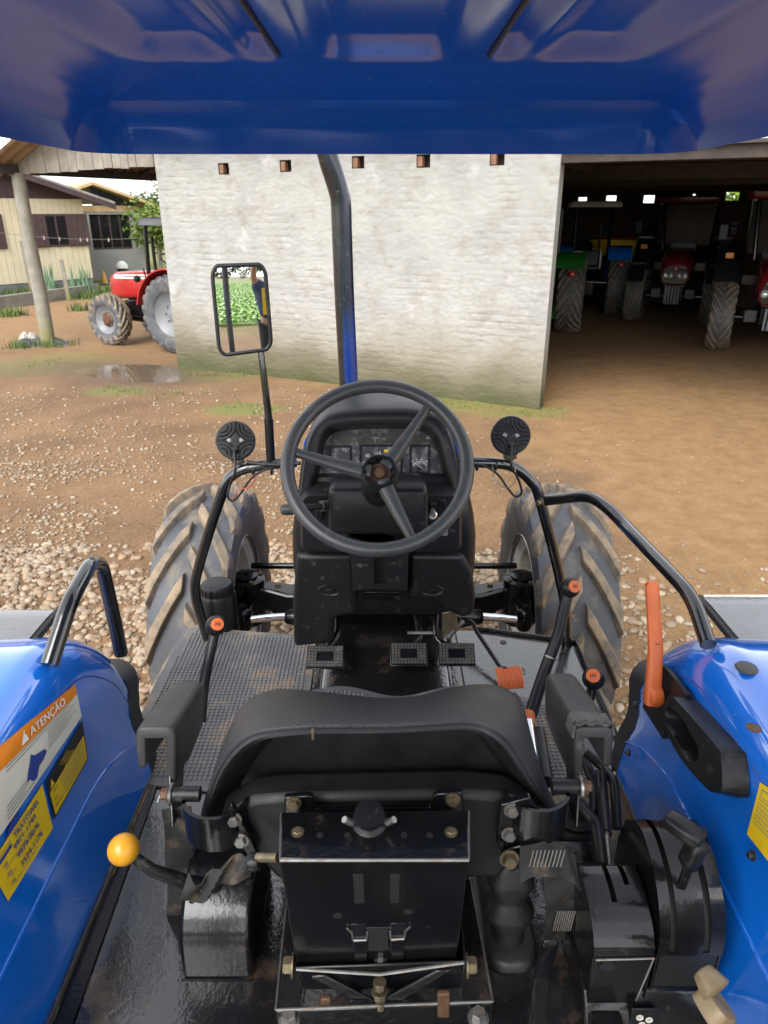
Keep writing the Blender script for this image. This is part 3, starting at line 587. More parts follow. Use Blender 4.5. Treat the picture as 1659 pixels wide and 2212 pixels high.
sp = [(S(random.uniform(-2.6, .25), -random.uniform(.02, .35)), random.uniform(.4, 1)) for _ in range(60)] + [(S(random.uniform(-5.6, -3.6), -random.uniform(.0, .3)), random.uniform(.3, .8)) for _ in range(34)] + [(S(.12, -.05), 1.0), (S(.1, -.3), .8), (S(.3, .1), .5)]
blades('wall_grass', sp, 'short bright grass along the foot of the plastered wall', .015, .06, GRN, .004, 18, .12)
blades('post_grass', [(pb + Vector((random.uniform(-.5, .45), random.uniform(-.3, .15), 0)), random.uniform(.5, 1)) for _ in range(16)], 'grass tuft around the foot of the porch post', .04, .2, GRN, .007, 30, .15)
blades('yard_grass', [(P(random.gauss(px, 28), random.gauss(py, 5), Z=0), random.uniform(.3, .8)) for px, py in ((270, 845), (540, 882), (100, 785), (380, 855)) for _ in range(9)], 'sparse grass tufts growing in the gravel yard', .015, .06, GRN, .005, 22, .12)
blades('weed', [(P(20, 683, Z=0), 1.2), (P(170, 672, Z=0), .8), (P(28, 680, Z=0), 1)], 'leafy weed clumps below the garden wall', .08, .26, GRN, .016, 60, .22)
blades('garden_grass', [(P(random.uniform(-10, 205), random.uniform(628, 645), Z=.0), random.uniform(.6, 1)) for _ in range(40)], 'green lawn strip between garden wall and cream house', .1, .3, GRN, .02, 40, .5)
for px in (105, 118, 160, 176, 188, 196):
    q = P(px, 640, Z=0); o = blades('leek_plant', [(q, .5)], 'tall grey green strap leaved plant before the cream house', .5, .95, (.13, .22, .13), .03, 24, .12, .2, 'plant')
    del o['kind']; o['group'] = 'strap leaved plants by the cream house'
# trees
MBARK = mat('pale_bark', (.26, .225, .17), .85, var=.25, vs=8, bump=.3, bs=30)
def leafcloud(cs, n, size, seed):
    r = random.Random(seed); v, f = [], []
    for _ in range(n):
        c, rad = r.choice(cs); d = Vector((r.gauss(0, 1), r.gauss(0, 1), r.gauss(0, 1))).normalized() * rad * r.random() ** .45
        p = c + Vector((d.x, d.y, d.z * .8)); u = Vector((r.gauss(0, 1), r.gauss(0, 1), r.gauss(0, .6))).normalized(); w = u.orthogonal().normalized(); s = size * r.uniform(.6, 1.3); i = len(v)
        v += [p - u * s, p + w * s * .45, p + u * s, p - w * s * .45]; f.append((i, i + 1, i + 2, i + 3))
    return v, f
def tree(name, q, h, label, col, seed, crad=1.1, n=1500, leaf=.13, group=None, trunk=.16):
    t = thing(name, label, 'tree', q, group); r = random.Random(seed); segs = []; tips = []
    top = q + Vector((r.uniform(-.3, .3), 0, h * .5)); segs.append(g_tube([q - Vector((0, 0, .2)), q + (top - q) * .5 + Vector((r.uniform(-.15, .15), 0, 0)), top], [trunk, trunk * .8, trunk * .62], 9))
    for k in range(6):
        a = r.uniform(0, 6.28); e = top + Vector((math.cos(a) * h * .24, math.sin(a) * h * .24, h * r.uniform(.12, .45))); mid = (top + e) / 2 + Vector((0, 0, .15)); segs.append(g_tube([top - Vector((0, 0, r.uniform(0, h * .15))), mid, e], [trunk * .5, trunk * .3, trunk * .12], 6)); tips += [e, mid]
    mk('trunk', *join(segs), MBARK, t); cs = [(p, crad * r.uniform(.5, 1)) for p in tips]
    mk('crown', *leafcloud(cs, n, leaf, seed), mat(name + '_leaf', col, .55, var=.4, vs=1.5), t, smooth=0); return t
tree('garden_tree', P(322, 590, Z=0) + Vector((-1, 9, 0)), 5.2, 'bare pale trunked tree with sparse leaves behind the grey house', (.11, .15, .04), 3, .7, 160, .08, trunk=.2)
for k, (px, d, h, c, lb) in enumerate(((336, 26, 3.0, (.16, .25, .03), 'bright yellow green bush behind the red tractor'), (345, 33, 4.0, (.09, .14, .035), 'tall dark green bush beyond the yellow green one'), (310, 40, 3.6, (.08, .12, .04), 'dull green bush far behind the grey house'))):
    q = P(px, 560, Y=d); q.z = 0; tree('garden_bush', q, h * .72, lb, tuple(x * .6 for x in c), 20 + k, .95, 2200, .085, trunk=.08)
for k, (a, h) in enumerate(((1.2, 4.2), (4.4, 3.9), (7.6, 4.4))):
    tree('shed_tree', S(a, BD + 4.0 + k * .6), h, ['leafy tree seen through the first wall opening of the shed', 'leafy tree seen through the middle wall opening of the shed', 'leafy tree seen through the last wall opening of the shed'][k], (.22, .34, .03), 40 + k, 1.3, 1300, .16)
# crop field and far wood behind (seen in the mirror)
def field():
    r = random.Random(5); v, f = [], []
    for row in range(70):
        y = -6.8 - row * .62
        for k in range(46):
            x = -16 + k * .52 + r.uniform(-.12, .12); b = Vector((x, y + r.uniform(-.1, .1), 0)); nl = 7 if row < 25 else 4
            for _ in range(nl):
                a = r.uniform(0, 6.28); L = r.uniform(.28, .5); d = Vector((math.cos(a), math.sin(a), 0)); s = Vector((-d.y, d.x, 0)) * L * .22; i = len(v); up = Vector((0, 0, 1))
                v += [b + up * .05, b + d * L * .45 + s + up * L * .75, b + d * L + up * L * .62, b + d * L * .45 - s + up * L * .75]; f.append((i, i + 1, i + 2, i + 3))
    tag(mk('crop_field', v, f, mat('crop_leaf', (.20, .36, .05), .5, var=.3, vs=2), None, smooth=0), 'rows of broad leaved green crop in the field behind', 'crop', kind='stuff')
    cs = []
    for k in range(60): x = -120 + k * 4 + r.uniform(-1, 1); cs.append((Vector((x, -150 + r.uniform(-4, 4), r.uniform(2, 7))), r.uniform(2.5, 4.5)))
    tag(mk('far_wood', *leafcloud(cs, 9000, .9, 9), mat('far_leaf', (.07, .11, .06), .7, var=.3, vs=.2), None, smooth=0), 'distant line of dark trees beyond the crop field', 'wood', kind='stuff')
    mk('field_soil', [(-40, -60, .02), (30, -60, .02), (30, -6.6, .02), (-40, -6.6, .02)], [(0, 1, 2, 3)], mat('field_green', (.10, .17, .03), .9, var=.3, vs=1.5), None)['kind'] = 'structure'
field()
# ================================================================== WHEELS
def g_tyre(c, Ro, W, rr):
    h = Ro - rr; c = Vector(c)
    prof = [(-.40 * W, rr - .005), (-.45 * W, rr + .12 * h), (-.495 * W, rr + .40 * h), (-.50 * W, rr + .58 * h), (-.475 * W, rr + .74 * h), (-.43 * W, Ro - .055), (-.34 * W, Ro - .044), (-.17 * W, Ro - .037), (0, Ro - .034)]
    prof += [(-x, r) for x, r in prof[-2::-1]]; seg = 56; rings = []
    for x, r in prof: rings.append([c + Vector((x, r * math.sin(a), r * math.cos(a))) for a in [2 * math.pi * j / seg for j in range(seg)]])
    return g_rings(rings, cap=False)
def g_lug(c, Ro, W, s, phi0, k, hw=.021):
    """one tread bar from the centre line out to the shoulder; the centre end leads"""
    c = Vector(c); rings = []
    st = [(.02, Ro, hw), (.12, Ro, hw * 1.05), (.24, Ro - .006, hw * 1.1), (.37, Ro - .017, hw * 1.25), (.475, Ro - .036, hw * 1.45), (.515, Ro - .075, hw * 1.5), (.505, Ro - .115, hw * 1.3)]
    for x, r, w in st:
        ph = phi0 - k * min(x, .47) ** 1.12; base = r - .045 if x < .45 else r - .02
        q = []
        for rad, ww in ((base, w * 1.5), (r - .006, w * 1.02), (r, w * .85), (r, -w * .85), (r - .006, -w * 1.02), (base, -w * 1.5)):
            a = ph + ww / Ro; q.append(c + Vector((s * x * W - s * (.012 if rad == base and x > .45 else 0), rad * math.sin(a), rad * math.cos(a))))
        rings.append(q)
    return g_rings(rings)
def rim(par, c, rr, W, m, side, hub=None):
    c = Vector(c); X = Vector((side, 0, 0))
    prof = [(rr + .012, -.44 * W), (rr + .012, -.40 * W), (rr - .015, -.36 * W), (rr - .04, -.30 * W), (rr - .04, .16 * W), (rr - .05, .20 * W), (rr * .66, .16 * W), (rr * .60, .12 * W), (.02, .12 * W), (.02, .15 * W), (rr * .60, .15 * W), (rr * .66, .19 * W), (rr - .05, .24 * W), (rr - .03, .32 * W), (rr + .012, .40 * W), (rr + .012, .44 * W)]
    r_ = lathe('rim', par, m, c, X, prof, 40, cap=False, smooth=50)
    v, f = join([g_lathe(c + X * (.12 * W) + Vector((0, rr * .46 * math.sin(a), rr * .46 * math.cos(a))), X, [(.016, -.02), (.016, .02), (.01, .04)], 8) for a in [math.pi / 4 * j for j in range(8)]])
    mk('wheel_bolts', v, f, M['steel'], par)
    lathe('hub', par, hub or M['black'], c, X, [(.13, .05 * W), (.13, .16 * W), (.09, .26 * W), (.08, .34 * W), (.02, .36 * W)], 20)
    return r_
def wheel(par, c, Ro, W, rr, mr, side, lugs='joined', nl=19, rubber=None, lugm=None, hub=None, hw=.021, k=None, rimopts=True):
    rubber = rubber or M['rubber']; lugm = lugm or M['lug']; k = k or .9 * W / Ro * 1.15 / .5
    e = bpy.data.objects.new('wheel', None); e.empty_display_size = .1; link(e, par, c)
    mk('tyre', *g_tyre(c, Ro, W, rr), rubber, e, smooth=50, origin=c)
    if lugs == 'parts':
        for s in (-1, 1):
            proto = mk('tread_lug', *g_lug(c, Ro, W, s, 0, k, hw), lugm, e, smooth=35, origin=c, bev=.003)
            for j in range(nl):
                o = proto if j == 0 else proto.copy()
                if j: link(o, e, c)
                o.rotation_euler = (-2 * math.pi * (j + (.5 if s > 0 else 0)) / nl, 0, 0)
    else:
        v, f = join([g_lug(c, Ro, W, s, 2 * math.pi * (j + (.5 if s > 0 else 0)) / nl, k, hw) for s in (-1, 1) for j in range(nl)]); mk('tread', v, f, lugm, e, smooth=35, origin=c)
    rim(e, c, rr, W, mr, side, hub)
    return e
# ================================================================== OUR TRACTOR
T = thing('blue_tractor', 'blue tractor with open driving platform, black seat and blue canopy', 'tractor', (0, 1.4, 0))
FZ = .95   # platform height
# ---- front wheels and axle
FA = 2.74
for s in (-1, 1): wheel(T, (s * .74, FA, .565), .565, .315, .325, M['cream_rim'], s, 'parts', 15, hw=.034)
for s in (-1, 1): wheel(T, (s * .92, .72, .76), .76, .40, .40, M['cream_rim'], s, 'joined', 22, hw=.026)
ax = bpy.data.objects.new('front_axle', None); link(ax, T, (0, FA, .6))
loft('axle_beam', ax, M['black'], [[Vector((x, FA + dy * w, z + dz * h)) for dy, dz in ((-1, -1), (-.7, 1), (.7, 1), (1, -1))] for x, w, h, z in ((-.60, .05, .05, .64), (-.50, .06, .05, .64), (-.42, .075, .07, .60), (-.2, .09, .09, .58), (.2, .09, .09, .58), (.42, .075, .07, .60), (.50, .06, .05, .64), (.60, .05, .05, .64))], bev=.012)
tube('tie_rod', ax, M['black'], [(-.62, FA + .22, .67), (.62, FA + .22, .67)], .015, 12)
for s in (-1, 1):
    kx = s * .60
    lathe('knuckle', ax, M['black'], (kx, FA, .50), (0, 0, 1), [(.05, 0), (.075, .02), (.08, .1), (.07, .16), (.078, .2), (.078, .225), (.03, .235), (.012, .24), (.012, .255)], 24)
    lathe('knuckle_cap', ax, M['black'], (kx, FA, .735), (0, 0, 1), [(.05, 0), (.05, .006), (.02, .012)], 20)
    for j in range(4):
        a = math.pi / 2 * j + .5; bolt(ax, M['brass'], (kx + .063 * math.cos(a), FA + .063 * math.sin(a), .724), (0, 0, 1), .011, .012)
    loft('steering_arm', ax, M['black'], [[Vector((kx - s * x, FA - y, z)) + Vector((dx * w, 0, dz * .02)) for dx, dz in ((-1, -1), (1, -1), (1, 1), (-1, 1))] for x, y, z, w in ((0, .02, .64, .05), (.01, .12, .64, .035), (.02, .20, .65, .03))], bev=.008)
    lathe('ball_joint', ax, M['black'], (kx - s * .02, FA - .21, .60), (0, 0, 1), [(.028, 0), (.034, .02), (.034, .07), (.026, .085), (.014, .09), (.014, .11)], 18)
    tube('cylinder_rod', ax, M['chrome'], [(kx - s * .05, FA - .21, .645), (kx - s * .20, FA - .19, .645)], .017, 16)
    tube('steering_cylinder', ax, M['black'], [(kx - s * .19, FA - .19, .645), (kx - s * .20, FA - .19, .645), (s * .1, FA - .19, .645)], [.026, .032, .032], 18)
    lathe('hose_fitting', ax, M['steel'], (kx - s * .26, FA - .19, .675), (0, 0, 1), [(.014, 0), (.014, .02), (.02, .022), (.02, .035), (.012, .04), (.012, .05)], 12)
    tube('hose', ax, M['rubber_dark'], fillet([(kx - s * .26, FA - .19, .71), (kx - s * .33, FA - .15, .73), (s * .15, FA - .12, .68)], .04), .008, 8)
    loft('knuckle_housing', ax, M['black'], [[Vector((kx + s * x, FA + r * math.sin(a), .56 + r * math.cos(a))) for a in [math.pi / 6 * j for j in range(12)]] for x, r in ((-.04, .06), (.0, .085), (.04, .085), (.08, .05))], smooth=40)
    bolt(ax, M['brass'], (s * .46, FA - .03, .70), (0, 0, 1), .013, .014)
# chassis and engine block below the bonnet
loft('engine_block', T, M['black'], [[Vector((x * w, y, z)) for x, z in ((-1, .5), (1, .5), (1.05, 1.05), (-1.05, 1.05))] for y, w in ((2.06, .2), (2.3, .21), (3.3, .19))], bev=.02)
box('transmission', T, M['black'], (0, .9, .70), (.42, 1.5, .46), bev=.03)
tube('rear_axle', T, M['black'], [(-.8, .72, .76), (.8, .72, .76)], .12, 18)
# ---- bonnet (behind the dashboard) and exhaust
def hoodring(y, hw, zt, zb, r=.08, n=5):
    pts = [Vector((-hw, y, zb))]
    for sx, a0 in ((-1, 180), (1, 90)):
        for i in range(n + 1):
            a = R(a0 - 90 * i / n); pts.append(Vector((sx * (hw - r) + r * math.cos(a), y, zt - r + r * math.sin(a))))
    return pts + [Vector((hw, y, zb))]
loft('bonnet', T, M['blue'], [hoodring(1.96, .235, 1.655, 1.25, .10), hoodring(2.06, .240, 1.60, 1.2, .1), hoodring(2.3, .240, 1.50, 1.1, .09), hoodring(3.1, .23, 1.33, 1.0, .09), hoodring(3.4, .21, 1.26, .9, .08)], smooth=45)
EXY = 2.32
ex = smoothline([P(756, 900, Y=EXY), P(752, 800, Y=EXY), P(744, 640, Y=EXY), P(738, 480, Y=EXY), P(736, 430, Y=EXY), P(727, 395, Y=EXY - .005), P(713, 352, Y=EXY - .01), P(706, 325, Y=EXY - .01)], 26)
MEX = mat('exhaust_paint', (.013, .013, .015), .25, var=.3, vs=20, coat=.3, dirt=((.16, .14, .12), .62, .8, 70))
def exhaust_paint(m):       # soot-black pipe with the old blue paint left on its right side
    t = m.node_tree; N = t.nodes.new; L = t.links.new; b = t.nodes['Principled BSDF']; src = b.inputs['Base Color'].links[0].from_socket
    g = N('ShaderNodeNewGeometry'); sp = N('ShaderNodeSeparateXYZ'); L(g.outputs['Position'], sp.inputs[0]); n = N('ShaderNodeTexNoise'); n.inputs['Scale'].default_value = 9; n.inputs['Detail'].default_value = 6; L(g.outputs['Position'], n.inputs['Vector'])
    def mr(v, a, c, lo, hi): r = N('ShaderNodeMapRange'); L(v, r.inputs['Value']); r.inputs['From Min'].default_value = a; r.inputs['From Max'].default_value = c; r.inputs['To Min'].default_value = lo; r.inputs['To Max'].default_value = hi; return r.outputs[0]
    x = N('ShaderNodeMath'); x.operation = 'MULTIPLY_ADD'; L(n.outputs['Fac'], x.inputs[0]); x.inputs[1].default_value = .016; L(sp.outputs['X'], x.inputs[2])
    z = N('ShaderNodeMath'); z.operation = 'MULTIPLY_ADD'; L(n.outputs['Fac'], z.inputs[0]); z.inputs[1].default_value = .3; L(sp.outputs['Z'], z.inputs[2])
    k = N('ShaderNodeMath'); k.operation = 'MULTIPLY'; L(mr(x.outputs[0], ex[8].x - .002, ex[8].x + .004, 0, 1), k.inputs[0]); L(mr(z.outputs[0], 1.98, 2.12, 1, .12), k.inputs[1])
    mx = N('ShaderNodeMix'); mx.data_type = 'RGBA'; L(k.outputs[0], mx.inputs['Factor']); L(src, mx.inputs['A']); mx.inputs['B'].default_value = (.008, .03, .16, 1); L(mx.outputs['Result'], b.inputs['Base Color'])
exhaust_paint(MEX)
tube('exhaust_pipe', T, MEX, ex, .031, 18)
tube('exhaust_mouth', T, M['rust'], [ex[-1] + Vector((0, 0, .001)), ex[-1] + Vector((-.001, 0, .004))], .027, 16)
# ---- canopy
RX, RY0, RY1, RZ0 = .60, -.30, 1.62, 2.306
def roof_z(x, y):
    r = .10; cy = (RY0 + RY1) / 2; hx, hy = RX - r, (RY1 - RY0) / 2 - r
    dx, dy = abs(x) - hx, abs(y - cy) - hy
    sdf = math.hypot(max(dx, 0), max(dy, 0)) + min(max(dx, dy), 0) - r
    d = max(0, -sdf); z = np.interp(d, [0, .008, .02, .045, .075, .11, .17, .24, .32, 3], [0, .022, .048, .073, .087, .096, .107, .114, .117, .117])
    e = min(1, max(0, (1.36 - y) / .14)) * min(1, max(0, (y + .3) / .1)); e = e * e * (3 - 2 * e); ax_ = abs(x)
    def rib(a, b, s): return min(1, max(0, (ax_ - a) / s)) * min(1, max(0, (b - ax_) / s))
    z += e * (.020 * rib(.215, .40, .055) + .018 * rib(.168, .215, .006) + .016 * (1 - min(1, max(0, (ax_ - .085) / .010))) - .006 * rib(.10, .16, .02))
    return float(RZ0 + z), sdf
def roof():
    n, k = 120, 200; v = []; ok = {}; f = []
    r = .10; cy = (RY0 + RY1) / 2; hx, hy = RX, (RY1 - RY0) / 2
    xs = np.linspace(-1, 1, n); ys = np.linspace(-1, 1, k)
    def inset(u, w):    # square -> rounded rectangle
        x, y = u * hx, cy + w * hy; ax_, ay = abs(x) - (hx - r), abs(y - cy) - (hy - r)
        if ax_ > 0 and ay > 0:
            m = max(ax_, ay); l = math.hypot(ax_, ay); s = m / l; x = math.copysign(hx - r + ax_ * s, x); y = cy + math.copysign(hy - r + ay * s, y - cy)
        return x, y
    xs = np.sign(xs) * (1 - (1 - np.abs(xs)) ** 1.25); ys = np.sign(ys) * (1 - (1 - np.abs(ys)) ** 1.25)
    for top in (0, 1):
        for w in ys:
            for u in xs:
                x, y = inset(u, w); z, sdf = roof_z(x, y)
                if top: z = RZ0 + np.interp(-sdf, [0, .02, .08, .25, .6], [0, .05, .11, .155, .17]) + .004; x *= 1.012; y = cy + (y - cy) * 1.006
                v.append((x, y, z))
    N = n * k
    for t in (0, 1):
        for j in range(k - 1):
            for i in range(n - 1):
                a = t * N + j * n + i; f.append((a, a + 1, a + n + 1, a + n))
    bd = [i for i in range(n)] + [j * n + n - 1 for j in range(1, k)] + [(k - 1) * n + i for i in range(n - 2, -1, -1)] + [j * n for j in range(k - 2, 0, -1)]
    for a, b in zip(bd, bd[1:] + bd[:1]): f.append((a, b, b + N, a + N))
    return mk('canopy', v, f, M['blue_dark'], T, smooth=50)
cano = roof()
MPST = mat('dusty_grey_post', (.075, .075, .078), .5, var=.25, vs=12, dirt=((.25, .24, .22), .5, .8, 30))
for s in (-1, 1):
    tube('canopy_slot', cano, M['rubber_dark'], [(s * .163, .3, roof_z(s * .163, .3)[0] - .002), (s * .163, 1.29, roof_z(s * .163, 1.29)[0] - .002)], .0035, 6)
    post = tube('roll_bar_post', T, MPST, [(s * .46, -.02, .9), (s * .46, -.02, 1.6), (s * .46, -.05, 2.40)], .035, 10)
    box('post_foot', T, M['black'], (s * .46, -.02, .93), (.12, .14, .05))
tube('roll_bar_top', T, M['black'], [(-.46, -.05, 2.40), (.46, -.05, 2.40)], .03, 10)
# ---- fenders
def fender(s):
    out = smoothline([(0, 1.435, 1.17), (0, 1.385, 1.26), (0, 1.31, 1.34), (0, 1.22, 1.405), (0, 1.12, 1.435), (0, .98, 1.435), (0, .8, 1.43), (0, .60, 1.42)], 34)
    bot = resample([(0, 1.315, FZ + .012), (0, .68, FZ + .012)], 34)
    hub = Vector((0, .72, .76)); rows = []
    for o, b in zip(out, bot):
        up = Vector((0, o.y - .9, o.z - .9)); up = Vector((0, max(0, o.y - 1.05) * 1.6, .5)).normalized(); row = []
        inner = o - up * .075
        for t in (0, .03, .06, .25, .45, .47, .62, .80, .92, 1):
            q = b.lerp(inner, t); ins = .555 + .055 * t + (.012 if t < .02 else 0) + (.010 * math.sin(math.pi * min(1, max(0, (t - .45) / .5))) if t > .45 else 0); row.append(Vector((s * ins, q.y, q.z)))
        for a in (20, 42, 64, 80, 90):
            aa = R(a); row.append(Vector((s * (.610 + .065 * (1 - math.cos(aa))), inner.y, inner.z)) + up * (.075 * math.sin(aa)))
        for dx in (.02, .08, .15): row.append(Vector((s * (.675 + dx), o.y, o.z)) + up * (-.006 * dx / .15))
        row.append(Vector((s * .835, o.y, o.z)) - up * .02)
        rows.append(row)
    return loft('fender', T, M['blue'], rows, closed=False, cap=False, smooth=50, solid=.004), rows
FEN = {}
MEXT = mat('wet_grey_plastic', (.13, .13, .135), .22, var=.2, vs=8, coat=.3, bump=.06, bs=120, dirt=((.2, .19, .17), .6, .85, 60))
for s in (-1, 1):
    fo, rows = fender(s); FEN[s] = (fo, rows)
    # pressed seam between side panel and crown, proud bead
    tube('panel_seam', fo, M['ink_blue'], [r[9] + Vector((-s * .0012, 0, -.004)) for r in rows[:24]], .0022, 6)
    tube('panel_crease', fo, M['blue'], [r[4] + Vector((-s * .001, 0, 0)) for r in rows], .004, 6)
    # black rubber strip at the front edge and black rear mudflap
    fr = rows[0]; d = Vector((0, .105, -.035)); loft('front_mudflap', fo, M['rubber_dark'], [[p for p in fr], [p + d * (.55 + .45 * i / len(fr)) + Vector((s * .006, 0, 0)) for i, p in enumerate(fr)]], closed=False, cap=False, solid=.008)
    rr_ = rows[-1]; loft('rear_mudflap', fo, M['rubber_dark'], [[p + Vector((s * .003, .03, 0)) for p in rr_], [p + Vector((s * .02, -.45, -.05)) for p in rr_]], closed=False, cap=False, solid=.006)
    # wide flat extension over the tyre
    ye = 1.345 if s < 0 else 1.40
    ext = [[Vector((s * x, y, z)) for x in (.715, .735, .86, 1.0, 1.14)] for y, z in ((ye, 1.388), (ye - .01, 1.397), (ye - .05, 1.40), (1.1, 1.402), (.7, 1.40), (.1, 1.39))]
    loft('fender_extension', fo, MEXT, ext, closed=False, cap=False, solid=.012, bev=.004)
    tube('extension_edge', fo, M['rubber_dark'], [(s * .712, y, 1.395) for y in (ye, 1.25, 1.1, .7)], .009, 8)
    # rubber angle strip between fender and floor
    prism('floor_strip', T, M['black'], [(s * .552, .2, FZ), (s * .552, 1.34, FZ), (s * .535, 1.34, FZ), (s * .500, .2, FZ)], (0, 0, .006), bev=.002)
    box('floor_lip', T, M['steel'], (s * .556, .82, FZ + .008), (.004, 1.0, .016), bev=.001)
tube('edge_trim', FEN[1][0], M['cream_rim'], [(.72, 1.40, 1.398), (1.14, 1.40, 1.398)], .005, 8)
# ---- platform floor
def plate(name, pts, z, m, th=.006, bev=.002, par=T): return prism(name, par, m, [(x, y, z - th) for x, y in pts], (0, 0, th), bev=bev)
fl = plate('floor_plate', [(-.55, .1), (.55, .1), (.55, 1.34), (-.55, 1.34)], FZ, M['black_wet'])
plate('left_step_plate', [(-.655, 1.341), (-.21, 1.341), (-.21, 1.90), (-.27, 1.935), (-.655, 1.985)], FZ, M['black_wet'])
plate('right_step_plate', [(.23, 1.341), (.595, 1.341), (.595, 1.885), (.30, 1.965), (.23, 1.965)], FZ, M['black_wet'])
plate('centre_plate', [(-.209, 1.341), (.229, 1.341), (.229, 2.0), (-.209, 2.0)], FZ - .004, M['black_wet'])
box('plate_lip', T, M['black'], (.598, 1.62, FZ + .008), (.006, .54, .022), bev=.002)
prism('plate_lip', T, M['black'], [(.30, 1.966, FZ - .02), (.597, 1.888, FZ - .02), (.597, 1.888, FZ + .012), (.30, 1.966, FZ + .012)], (0, .006, 0), bev=.001)
box('firewall', T, M['black'], (0, 1.97, 1.0), (.44, .02, .36), bev=.004)
# tunnel hump over the gearbox, in front of the seat
loft('tunnel_cover', T, M['black_wet'], [[Vector((-.185, y, FZ - .004)), Vector((-.175, y, FZ + h)), Vector((.185, y, FZ + h)), Vector((.20, y, FZ - .004))] for y, h in ((1.32, .02), (1.5, .022), (1.75, .026), (1.96, .03))], bev=.008)
# small holes and bolts in the right plate
for px, py in ((1087, 1387), (1218, 1408)): lathe('drain_hole', T, M['ink_black'], P(px, py, Z=FZ + .001), (0, 0, 1), [(.010, 0), (.010, .0012)], 14)
lathe('grommet_ring', T, M['steel'], P(1120, 1443 + 5, Z=FZ), (0, 0, 1), [(.022, 0), (.022, .003), (.018, .003), (.018, 0)], 20); bolt(T, M['steel'], P(1120, 1448, Z=FZ), (0, 0, 1), .011, .008)
# ---- rubber mats with studs
def floor_mat(pts, z, x0, x1, y0, y1, px=.0118, py=.0128, hole=None):
    mo = prism('rubber_mat', T, M['mat'], [(x, y, z) for x, y in pts], (0, 0, .007), bev=.002)
    poly = [(x, y) for x, y in pts]; vs, fs = [], []
    def inside(x, y, d=.022):
        c = False
        for (ax1, ay1), (bx, by) in zip(poly, poly[1:] + poly[:1]):
            if (ay1 > y) != (by > y) and x < (bx - ax1) * (y - ay1) / (by - ay1) + ax1: c = not c
            L = math.hypot(bx - ax1, by - ay1); t = max(0, min(1, ((x - ax1) * (bx - ax1) + (y - ay1) * (by - ay1)) / L / L))
            if math.hypot(x - ax1 - t * (bx - ax1), y - ay1 - t * (by - ay1)) < d: return False
        return c
    ny_ = int((y1 - y0) / py); nx_ = int((x1 - x0) / px); zt = z + .007
    for j in range(ny_):
        for i in range(nx_):
            x = x0 + (i + .5 * (j % 2) * 0) * px; y = y0 + j * py
            if not inside(x, y): continue
            b = len(vs); x += random.uniform(-.0006, .0006); y += random.uniform(-.0006, .0006)
            for r, h in ((.0046, -.001), (.0040, .0042), (.0020, .0042), (.0016, .0026)):
                vs += [(x + r * math.cos(a), y + r * math.sin(a), zt + h) for a in [math.pi / 3 * q for q in range(6)]]
            for q in range(3): fs += [(b + q * 6 + w, b + q * 6 + (w + 1) % 6, b + q * 6 + 6 + (w + 1) % 6, b + q * 6 + 6 + w) for w in range(6)]
            fs.append(tuple(b + 18 + w for w in range(6)))
    so = mk('mat_studs', vs, fs, M['stud'], mo, smooth=0); so['kind'] = 'stuff'; return mo
floor_mat([(-.648, 1.30), (-.20, 1.24), (-.205, 1.60), (-.213, 1.915), (-.35, 1.938), (-.48, 1.955), (-.585, 1.992), (-.63, 1.985), (-.648, 1.80), (-.655, 1.70)], FZ + .001, -.66, -.2, 1.24, 2.0)
wave = [(-.198, 1.25), (.205, 1.25)] + [(x, 1.605 + .022 * math.sin((x + .2) / .4 * 2.5 * math.pi)) for x in np.linspace(.205, -.198, 24)]
floor_mat(wave, FZ + .028, -.2, .22, 1.24, 1.66)
floor_mat([(.30, 1.18), (.53, 1.18), (.53, 1.56), (.50, 1.60), (.36, 1.62), (.33, 1.60), (.30, 1.64)], FZ + .001, .29, .55, 1.18, 1.68)
# ---- hand rails / side hoops
RB = .0155
lh = [P(430, 1362, Z=FZ), P(422, 1285, Y=1.885), P(432, 1215, Y=1.885), P(482, 1060, Y=1.88), P(508, 1022, Y=1.88), P(560, 1006, Y=1.88), P(640, 998, Y=1.88)]
lh[0] = Vector((lh[1].x + .02, 1.90, FZ))
tube('left_hoop', T, M['tube'], smoothline(lh, 40), RB, 14)
rh = [P(1225, 1392, Z=FZ), P(1217, 1285, Y=1.885), P(1168, 1085, Y=1.88), P(1148, 1040, Y=1.88), P(1108, 1008, Y=1.88), P(1060, 1000, Y=1.88), P(990, 998, Y=1.88)]
tube('right_hoop', T, M['tube'], smoothline(rh, 40), RB, 14)
g = [P(1180, 1081, Y=1.875), P(1272, 1070, D=1.93), P(1312, 1096, D=1.86), P(1345, 1130, D=1.80), P(1495, 1288, D=1.46), P(1532, 1375, D=1.33)]
g[-1] = Vector((.625, 1.16, 1.43))
tube('right_grab_rail', T, M['tube'], fillet(g, .05, 5), [.0145] * 1 + [.0145] * 100 if False else .0155, 14)
bolt(T, M['brass'], P(1168, 1085, Y=1.862), (-1, -.6, 0), .009, .014)
gl = [Vector((-.62, 1.10, 1.425)), P(150, 1300, D=1.37), P(195, 1216, D=1.50), P(218, 1214, D=1.58), P(240, 1310, D=1.66), P(262, 1412, D=1.72)]
tube('left_grab_rail', T, M['tube'], fillet(gl, .035, 6), .0165, 14)
